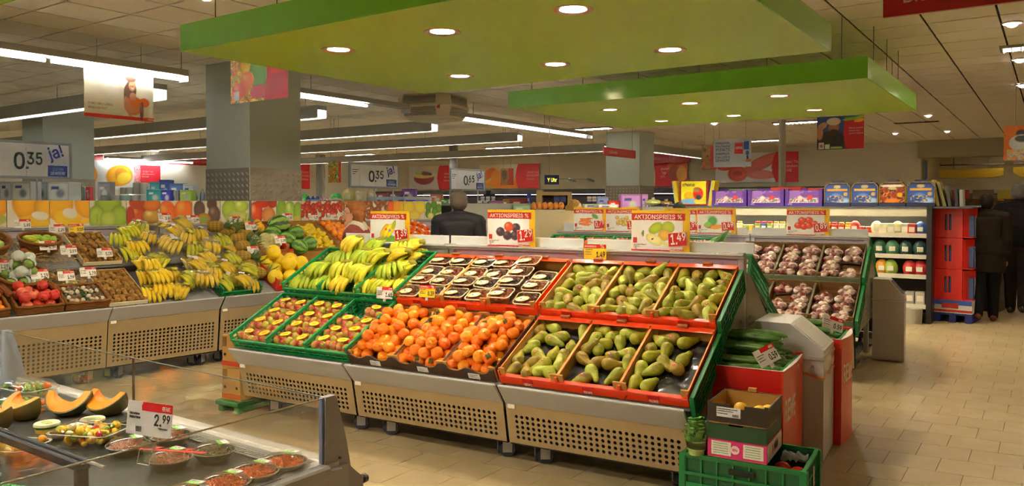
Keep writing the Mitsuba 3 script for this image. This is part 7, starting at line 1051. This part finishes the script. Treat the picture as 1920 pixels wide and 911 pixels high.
jasign(-10.5, 4.03, 1.928, 1.06, .43, '0.35', 'large white price board reading 0.35 at the left frame edge', (.62,)); jasign(-8.88, 8.467, 1.86, 1.06, .36, '0.35', 'white price board reading 0.35 above the pasta bags', (.5, .9)); jasign(-9.77, 11.99, 1.88, 1.12, .40, '0.65', 'white price board reading 0.65 behind the man in black', (.35, .8))
# ---------------------------------------------------------------- shelves and goods in the background
GD = [
(-11.24, 4.63, 1.62, 0.153, 0.268, 'c6cad4', 'box', 'white carton with blue mark at the left frame edge', 0),
(-10.85, 4.65, 1.62, 0.239, 0.263, 'cdd0d6', 'box', 'white carton with blue mark, second from the left', 0),
(-10.98, 4.93, 1.62, 0.204, 0.264, 'c2c8d0', 'box', 'white carton with blue mark, third from the left', 0),
(-10.46, 4.92, 1.62, 0.28, 0.256, 'ccd2d8', 'box', 'white carton with two blue marks, right of its row', 0),
(-11.22, 5.13, 1.62, 0.159, 0.229, '1a2040', 'box', 'small dark blue pack lying on the white cartons', 0),
(-11.79, 5.83, 1.62, 0.188, 0.227, '8a9094', 'box', 'grey carton right of the white cartons', 0),
(-11.47, 5.8, 1.62, 0.062, 0.222, 'b02a30', 'box', 'narrow red and white pack beside the grey carton', 0),
(-12.99, 6.83, 1.6, 0.195, 0.359, '6c6a72', 'box', 'dull grey panel below the mango poster', 1),
(-11.37, 6.12, 1.6, 0.424, 0.137, '8aa0a0', 'rolls', 'pack of kitchen rolls with green print, lower row', 1),
(-11.52, 6.38, 1.74, 0.193, 0.113, 'a4a8a0', 'rolls', 'pack of toilet rolls above the green pack', 1),
(-11.35, 6.5, 1.74, 0.225, 0.193, 'b0aca4', 'rolls', 'tall stack of patterned toilet rolls', 1),
(-11.17, 6.38, 1.6, 0.277, 0.138, 'a89c98', 'rolls', 'pack of red and white rolls', 1),
(-10.88, 6.46, 1.6, 0.22, 0.207, '2a8a8a', 'box', 'teal tissue pack right of the stacked rolls', 1),
(-10.73, 6.56, 1.6, 0.141, 0.2, '2a2a9a', 'box', 'deep blue tissue pack right of the teal one', 1),
(-10.73, 6.68, 1.6, 0.063, 0.193, 'c8ccd0', 'box', 'white narrow pack beside the blue one', 1),
(-10.78, 6.77, 1.6, 0.048, 0.195, '3a2a7a', 'box', 'narrow purple pack beside the lime green tissue pack', 1),
(-10.49, 6.72, 1.6, 0.173, 0.2, '9ab83a', 'box', 'lime green tissue pack on the background shelf', 1),
(-11.53, 6.86, 1.6, 0.158, 0.337, '3a8a94', 'box', 'teal pack lying on the tissue stack', 1),
(-11.41, 6.95, 1.6, 0.166, 0.37, '2a3a7a', 'box', 'dark blue film pack on the tissue stack, tilted', 1),
(-11.26, 7.05, 1.6, 0.208, 0.312, '4a6aa4', 'box', 'blue and white pack row behind the tissue packs', 1),
(-11.1, 7.16, 1.6, 0.175, 0.303, 'c4ccd4', 'box', 'white carton in front of the wall', 1),
(-10.64, 6.99, 1.6, 0.113, 0.197, 'b4bcb8', 'box', 'pale pack left of the bottles', 1),
(-10.51, 7.08, 1.6, 0.201, 0.221, '7a8a8c', 'bottles', 'row of clear bottles before the metal cladding', 1),
(-10.34, 7.2, 1.6, 0.177, 0.213, '8a7a84', 'box', 'pink and grey pack before the metal cladding', 1),
(-10.06, 7.15, 1.6, 0.047, 0.185, '2a3a34', 'box', 'narrow dark pack at the column', 1),
(-10.26, 8.71, 1.6, 0.098, 0.155, '2fae3a', 'box', 'bright green pack right of the column', 2),
(-10.13, 8.8, 1.6, 0.231, 0.137, '1a2a6a', 'bottles', 'row of dark blue bottles right of the column', 2),
(-10.15, 9.03, 1.6, 0.135, 0.094, 'c04a8a', 'box', 'pink pack beside the blue bottles', 2),
(-9.56, 8.71, 1.6, 0.292, 0.081, 'd4d0c4', 'eggs', 'row of white round lids above the picture panels', 2),
(-10.42, 9.57, 1.6, 0.217, 0.174, '2a9a34', 'bag', 'bright green bag above the picture panels', 2),
(-10.39, 9.84, 1.6, 0.229, 0.262, 'c8b46a', 'bag', 'yellow pasta bag, left', 3),
(-10.22, 9.96, 1.6, 0.22, 0.243, 'd0c49a', 'bag', 'cream pasta bag, middle', 3),
(-10.2, 10.22, 1.6, 0.194, 0.237, 'c8b88a', 'bag', 'cream pasta bag, right', 3),
(-9.47, 9.87, 1.6, 0.645, 0.115, '9ab0c4', 'tray', 'pale blue wire shelf rack', 3),
(-10.17, 10.48, 1.6, 0.196, 0.191, '7a2a34', 'box', 'low dark red pack on the shelf rack', 3),
(-10.12, 10.76, 1.6, 0.249, 0.214, '4a3040', 'box', 'dark pack row behind the shelf rack', 3),
(-10.03, 11.06, 1.6, 0.252, 0.277, '5a2a7a', 'box', 'purple carton left of the white basket', 3),
(-8.83, 9.94, 1.6, 0.432, 0.157, 'd0d4dc', 'crate', 'white plastic basket with raised handles', 3),
(-8.83, 9.94, 1.6, 0.432, 0.067, '1a2ac0', 'box', 'blue box under the white basket', 3),
(-9.41, 11.12, 1.6, 0.237, 0.173, '9a5a3a', 'box', 'brownish carton row right of the white basket', 3),
(-8.07, 9.74, 1.6, 0.12, 0.064, '3a9a3a', 'box', 'green pack at the right end of the picture panels', 3),
(-7.85, 9.65, 1.6, 0.102, 0.063, 'b4b8b0', 'box', 'grey white carton beside the man in black', 3),
(-8.21, 11.11, 1.632, 0.282, 0.113, 'c4ccd4', 'cups', 'stack of white dairy cups, top', 4),
(-7.93, 10.81, 1.504, 0.457, 0.128, 'd4d4cc', 'cups', 'row of white dairy cups, second', 4),
(-7.82, 10.64, 1.38, 0.468, 0.125, 'ccd0cc', 'cups', 'row of white dairy cups, third', 4),
(-7.68, 10.62, 1.38, 0.241, 0.269, '7a4a7a', 'box', 'white pack with red and blue print among the dairy cups', 4),
(-7.94, 11.29, 1.38, 0.122, 0.299, '8a6a34', 'box', 'brown upright carton right of the dairy cups', 4),
(-7.98, 11.75, 1.38, 0.32, 0.311, '8a2a24', 'box', 'dark red packs behind the prune sign', 4),
(-7.38, 10.95, 1.38, 0.297, 0.197, '8aa88a', 'box', 'pale green packs behind the prune sign', 4),
(-7.72, 11.69, 1.38, 0.076, 0.406, '2a4ac0', 'box', 'small bright blue pack', 4),
(-6.7, 10.69, 1.5, 0.533, 0.121, 'd88a34', 'bagrow', 'row of orange film packs above the beige panel', 5),
(-6.53, 12.02, 1.632, 0.343, 0.111, 'd8c4c8', 'cups', 'pink and white cups before the far column', 6),
(-6.25, 11.73, 1.45, 0.189, 0.262, '8aa0d0', 'box', 'pale blue carton before the far column', 6),
(-6.0, 10.93, 1.45, 0.296, 0.145, 'b4bcb0', 'box', 'pale packs behind the carrot sign', 6),
(-5.71, 10.89, 1.45, 0.316, 0.137, 'd0ccc8', 'box', 'white small cartons in a red tray', 6),
(-5.77, 11.21, 1.45, 0.179, 0.196, 'c02a24', 'box', 'red tray side behind the white cartons', 6),
(-5.51, 11.27, 1.45, 0.313, 0.298, 'b07ac4', 'box', 'lilac carton behind the potato sign, left', 6),
(-5.41, 11.58, 1.45, 0.103, 0.3, 'b88ac8', 'box', 'lilac carton behind the potato sign, narrow right one', 6),
(-5.34, 10.9, 1.45, 0.18, 0.096, 'd0a81c', 'box', 'yellow pack under the lilac cartons', 6),
(-4.98, 11.15, 1.45, 0.508, 0.137, '8a887c', 'crate', 'grey plastic basket of mixed packs', 6),
(-5.08, 11.2, 1.579, 0.231, 0.083, 'b8c060', 'bag', 'yellow green bag in the grey basket', 6),
(-4.96, 11.41, 1.579, 0.2, 0.058, '8a5a3a', 'bag', 'brown bag in the grey basket', 6)]
GON = [(-12.14, -10.1, 4.33, 5.6, 1.62), (-13.34, -9.76, 5.85, 7.75, 1.6), (-11.2, -9.2, 8.2, 9.3, 1.6), (-10.9, -7.55, 9.32, 11.6, 1.6), (-8.56, -7.08, 10.3, 12.2, 1.38), (-7.05, -6.42, 10.3, 11.2, 1.5), (-6.38, -4.5, 10.3, 11.6, 1.45)]
for i, (a, b, c, d, h) in enumerate(GON):
    k = thing('shelf_unit', f'grey shop shelf unit loaded with goods, {("under the white cartons at left", "under the tissue packs", "under the blue bottles", "under the white basket", "under the dairy cups", "under the orange film packs", "behind the carrot sign")[i]}', 'shelf'); c_ = mat('a8a8a2', .5)
    part(k, 'base', bx(a, b, c, d, 0, .14), mat('6a6a66', .5)); part(k, 'back', bx(a+.02, b-.02, (c+d)/2-.02, (c+d)/2+.02, .14, h-.03), c_); part(k, 'side', bx(a, a+.03, c, d, .14, h-.03), c_); part(k, 'side', bx(b-.03, b, c, d, .14, h-.03), c_)
    for z in (.5, .85, 1.2): part(k, 'shelf', bx(a+.03, b-.03, c, d, z-.03, z), c_)
    part(k, 'top', bx(a, b, c, d, h-.03, h), c_)
for x, y, z, w, h, c, kd, l, g in GD:
    k = thing({'box': 'carton', 'rolls': 'roll_pack', 'bottles': 'bottle_pack', 'bag': 'bag', 'eggs': 'lid_row', 'tray': 'shelf_rack', 'crate': 'basket', 'cups': 'cup_stack', 'bagrow': 'film_pack_row'}[kd], l, {'box': 'carton', 'rolls': 'roll pack', 'bottles': 'bottles', 'bag': 'bag', 'eggs': 'jars', 'tray': 'rack', 'crate': 'basket', 'cups': 'cups', 'bagrow': 'packs'}[kd])
    M = Tr(x, y, z)@Rz(35); d = min(.3, max(.1, w)); m_ = mat(c, .45)
    if kd == 'box':
        part(k, 'body', cbx(-w/2, w/2, 0, d, 0, h, .006), m_, M=M); P = Pic(w*.86, h*.8, c, max(.012, w/14)).ell(.6, .4, .3, .35, 'b4b4b0' if sum(lin(c)) < 1.2 else '6a7488', soft=.5).rect(.1, .5, .7, .85, 'd8d8d4' if sum(lin(c)) < 1 else '2a3a8a'); pic(k, P, M@Tr(-w*.43, -.002, h*.1), 'print')
    elif kd == 'rolls':
        n = max(2, int(w/.11)); r_ = w/n/2
        for i in range(n):
            for j in range(max(1, int(h/.11))): hh = h/max(1, int(h/.11)); part(k, 'roll', mv(lathe([(.018, 0), (r_*.95, 0), (r_*.97, hh*.9), (.018, hh*.9)], 14), Tr(-w/2+r_*(2*i+1), r_, j*hh)), mat('c8c8c0' if (i+j) % 2 else c, .7), smooth=40, M=M)
        part(k, 'film', cbx(-w/2, w/2, -.003, 2*r_, 0, h, .01), 'film', M=M)
    elif kd == 'bottles':
        n = max(3, int(w/.075)); r_ = w/n/2
        for i in range(n): b = part(k, 'bottle', mv(lathe([(.0006, 0), (r_*.9, 0), (r_*.92, h*.6), (r_*.35, h*.85), (r_*.35, h*.94), (.0006, h*.94)], 12), Tr(-w/2+r_*(2*i+1), r_, 0)), m_, smooth=40, M=M); part(b, 'cap', mv(lathe([(.0006, h), (r_*.4, h), (r_*.4, h*.92), (.0006, h*.92)], 10), Tr(-w/2+r_*(2*i+1), r_, 0)), mat('d0d4dc', .4), M=M); part(b, 'label', mv(lathe([(r_*.93, h*.2), (r_*.94, h*.5)], 12), Tr(-w/2+r_*(2*i+1), r_, 0)), mat('8aa0d0', .5), smooth=40, M=M)
    elif kd == 'bag':
        m = ball(3, (w/2, d*.35, h*.55)); v = np.asarray(m.vertices); m.vertices = v*(1+.22*(nz(v, 25, len(l))-.5))[:, None]+[0, d*.35, h*.5]; part(k, 'bag', m, mat(c, .3, coat=.6), smooth=True, M=M); part(k, 'tied_top', mv(lathe([(.035, 0), (.008, -.05), (.03, .03)], 8), Tr(0, d*.35, h*.99)), mat('d0ccc0', .3, coat=.5), smooth=True, M=M); part(k, 'label', bx(-w*.2, w*.2, -.012, -.004, h*.3, h*.6), mat('d8d0b0', .5), M=M)
    elif kd == 'eggs':
        for i in range(7): part(k, 'jar', mv(lathe([(.0006, 0), (.024, 0), (.024, h*.6), (.0006, h*.6)], 12), Tr(-w/2+w*(i+.5)/7, .03, 0)), mat('7a4a2c', .3), smooth=40, M=M); part(k, 'lid', mv(lathe([(.0006, h), (.018, h), (.026, h*.8), (.026, h*.6)], 12), Tr(-w/2+w*(i+.5)/7, .03, 0)), m_, smooth=40, M=M)
    elif kd == 'tray':
        part(k, 'rail', cbx(-w/2, w/2, 0, .02, h*.55, h, .004), m_, M=M); part(k, 'base', bx(-w/2, w/2, 0, .4, -.01, .01), m_, M=M); part(k, 'wires', cat(*[tube([(a, .01, 0), (a, .01, h)], .004, 5) for a in np.linspace(-w/2, w/2, 26)]), m_, M=M)
    elif kd == 'crate':
        part(k, 'walls', cat(bx(-w/2, w/2, 0, .01, 0, h*.7), bx(-w/2, w/2, .3, .31, 0, h*.7), bx(-w/2, -w/2+.01, 0, .31, 0, h*.7), bx(w/2-.01, w/2, 0, .31, 0, h*.7), bx(-w/2, w/2, 0, .31, 0, .01)), m_, M=M); part(k, 'rim', cat(bx(-w/2-.012, w/2+.012, -.012, .012, h*.66, h*.72), bx(-w/2-.012, -w/2+.01, 0, .31, h*.66, h*.72), bx(w/2-.01, w/2+.012, 0, .31, h*.66, h*.72)), m_, M=M)
        for s in (-1, 1): part(k, 'handle', tube([(s*w*.38-.06, 0, h*.7), (s*w*.38-.05, 0, h), (s*w*.38+.05, 0, h), (s*w*.38+.06, 0, h*.7)], .008, 6), m_, smooth=True, M=M)
    elif kd in ('cups', 'bagrow'):
        n = max(2, int(w/.085)); hh = .05 if kd == 'cups' else h
        for i in range(n):
            for j in range(max(1, int(round(h/hh)))):
                if kd == 'cups': part(k, 'cup', mv(cbx(-.036, .036, 0, .07, 0, hh*.86, .008), Tr(-w/2+w*(i+.5)/n, .0, j*hh)), mat(c if (i+j) % 3 else 'b8c0cc', .4), M=M)
                else: m = ball(2, (w/n*.56, .06, h*.52)); part(k, 'pack', mv(m, Tr(-w/2+w*(i+.5)/n, .06, h*.5)), mat(c if i % 2 else 'c87a2c', .3, coat=.5), smooth=True, M=M)
# wooden bottle cabinet, lamp sign and arms
k = thing('bottle_cabinet', 'light wood display cabinet with dark shelves of bottles before the back wall', 'cabinet'); M = Tr(-7.35, 11.35, 0)@Rz(28); wd = mat('a98a5c', .5)
part(k, 'frame', cat(bx(0, .1, 0, .4, 0, 1.83), bx(.54, .6, 0, .4, 0, 1.80), bx(0, .6, 0, .4, 1.74, 1.80), bx(0, .6, .36, .4, 0, 1.74)), wd, M=M); part(k, 'recess', bx(.1, .54, .30, .36, 1.1, 1.74), mat('2c2622', .5), M=M)
for z in (1.5, 1.62): part(k, 'shelf', bx(.1, .54, .05, .36, z-.012, z), mat('3a322c', .4), M=M)
for i in range(8): part(k, 'bottle', mv(lathe([(.0006, 0), (.022, 0), (.022, .06), (.008, .09), (.0006, .09)], 8), Tr(.13+.053*i, .12, 1.50)), mat('1c1418' if i % 3 else '4a3a1c', .25), smooth=40, M=M)
for i in range(2): part(k, 'picture', bx(.3+.11*i, .40+.11*i, .10, .105, 1.625, 1.73), mat('3a4a8a', .4), M=M)
k = thing('lamp_sign', 'dark blue hanging sign with glowing yellow script above the bottle cabinet', 'sign'); M = Tr(-8.35, 13.2, 1.98)@Rz(34); part(k, 'box', cbx(0, .29, 0, .08, 0, .19, .006), mat('15184a', .4), M=M); part(k, 'script', mv(textw('Y Uhr', .07, .19, True), Tr(.055, -.003, .055)@LF), mat('e8c81c', .5), M=M, emitter=emit((1.2, 1.0, .1))); part(k, 'pole', tube([(.1, .04, .19), (.1, .04, 1.44)], .008, 6), mat('a8a49a', .4), M=M)
k = thing('reading_lights', 'pair of small silver arm lamps reaching right from the blue sign', 'lamp'); part(k, 'arm', tube([(.28, .04, .11), (.95, .04, .10)], .006, 6), mat('6a6a6a', .4), M=M)
for x in (.55, .92): part(k, 'shade', mv(ball(2, (.085, .05, .03)), Tr(x, .04, .085)@Ry(18)), mat('7c8690', .3, .5), smooth=True, M=M)
# counter and coolers along the back wall, bakery beyond the opening
for i, (a, b, l) in enumerate(((-24.5, -18.2, 'left part'), (-18., -12.1, 'middle part'), (-11.9, -4.2, 'right part'))):
    k = thing('back_cooler', f'dark refrigerated counter along the back wall, {l}', 'refrigerated shelf'); part(k, 'body', bx(a, b, 24.9, 25.7, 0, 1.3), mat('55504a', .5)); part(k, 'recess', bx(a+.1, b-.1, 24.86, 24.9, 1.0, 1.85), mat('24242a', .5)); part(k, 'roof', cbx(a, b, 24.5, 25.7, 1.95, 2.12, .02), mat('2e3036', .4)); part(k, 'lamp', bx(a+.2, b-.2, 24.55, 24.6, 1.92, 1.945), em, emitter=emit((2.2, 1.7, 1.7))); part(k, 'lining', bx(a, b, 25.6, 25.7, 1.3, 1.95), mat('4a3c3a', .5))
    for j, x in enumerate(np.arange(a+.3, b-.3, .42)): part(k, 'goods', cbx(x, x+.36, 24.95, 25.3, 1.3, 1.45+.1*((j*5+i) % 3), .01), mat(('b0404a', 'c8a0a0', '8a3a3a', 'd0c8c0', 'a8642c')[(j*3+i) % 5], .5))
k = thing('bakery_counter', 'lit bakery shelf wall beyond the opening at the right', 'counter'); part(k, 'counter', bx(-2.9, 4., 29.3, 30., 0, 1.1), mat('7a5a34', .5)); part(k, 'shelves', cat(*[bx(-2.9, 4., 30.4, 30.9, z, z+.03) for z in (1.3, 1.6, 1.9)]), mat('6a5236', .5)); g = np.random.default_rng(8)
for z in (1.33, 1.63): 
    for x in np.arange(-2.8, 3.9, .34): part(k, 'loaf', mv(ball(1, (.13, .1, .07)), Tr(x, 30.6, z+.06)), mat(('a8702c', '8a5420', 'c08a44')[int(g.integers(3))], .6), smooth=True)
for i, (a, b, c) in enumerate(((-2.9, -2.3, 'b02a24'), (-1.5, -.6, 'b8a83c'), (-.6, .3, 'b02a24'), (.6, 1.3, 'b02a24'), (-2.2, -1.6, '7a6a5a'))): part(k, 'price_strip', bx(a, b, 29.9, 29.93, 1.75, 2.05), mat(c, .5))
for i, (a, b) in enumerate(((-3.1, -1.3), (-1.05, 1.2))):
    k = thing('yellow_canopy', f'mustard yellow hanging lamp canopy over the bakery, {("left", "right")[i]} one', 'lamp canopy'); pr = Polygon([(a, 2.43), (b-.25, 2.43), (b, 2.5), (b, 2.72), (a, 2.72)] if i == 0 else [(a+.2, 2.43), (b, 2.43), (b, 2.74), (a, 2.74), (a, 2.58)]); part(k, 'shell', mv(extr(pr, .5), Tr(0, 29.6, 0)@LF), mat('b08a14', .5)); part(k, 'rail', tube([(a, 29.35, 2.86), (b, 29.35, 2.86)], .02, 8), mat('3a3026', .5))
    for x in (a+.4, b-.4): part(k, 'wire', tube([(x, 29.35, 2.72), (x, 29.35, ZC)], .012, 6), mat('3a3026', .5))
solo('poster', cbx(0, .05, 0, .3, 1.9, 2.9, .004), mat('2a4a7a', .4), 'narrow dark blue panel at the left edge of the opening', 'panel', M=Tr(-3.2, 26.4, 0))
k = thing('chocolate_display', 'black chocolate display with large pink figure 2 behind the red display', 'display'); M = Tr(-.98, 13.55, 0)@Rz(-10); part(k, 'body', cbx(0, .34, 0, .4, 0, 1.52, .004), mat('120e1c', .4), M=M); part(k, 'header', bx(-.01, .35, -.01, 0, 1.3, 1.53), mat('17122a', .4), M=M); part(k, 'figure', mv(textw('2', .11, None, True), Tr(.2, -.012, 1.39)@LF), mat('c88a9a', .5), M=M); part(k, 'script', mv(textw('Super', .035, .13, True), Tr(.06, -.012, 1.40)@LF), mat('c89a9a', .5), M=M); part(k, 'line', mv(textw('SUPERSTARS', .03, .24, True), Tr(.05, -.012, 1.32)@LF), mat('b88a1c', .5), M=M); part(k, 'side_mark', bx(.345, .352, .02, .1, 1.3, 1.5), mat('d8d0d0', .5), M=M)
for i, (a, b, c) in enumerate(((.9, 1.4, '6a5a44'), )): pass
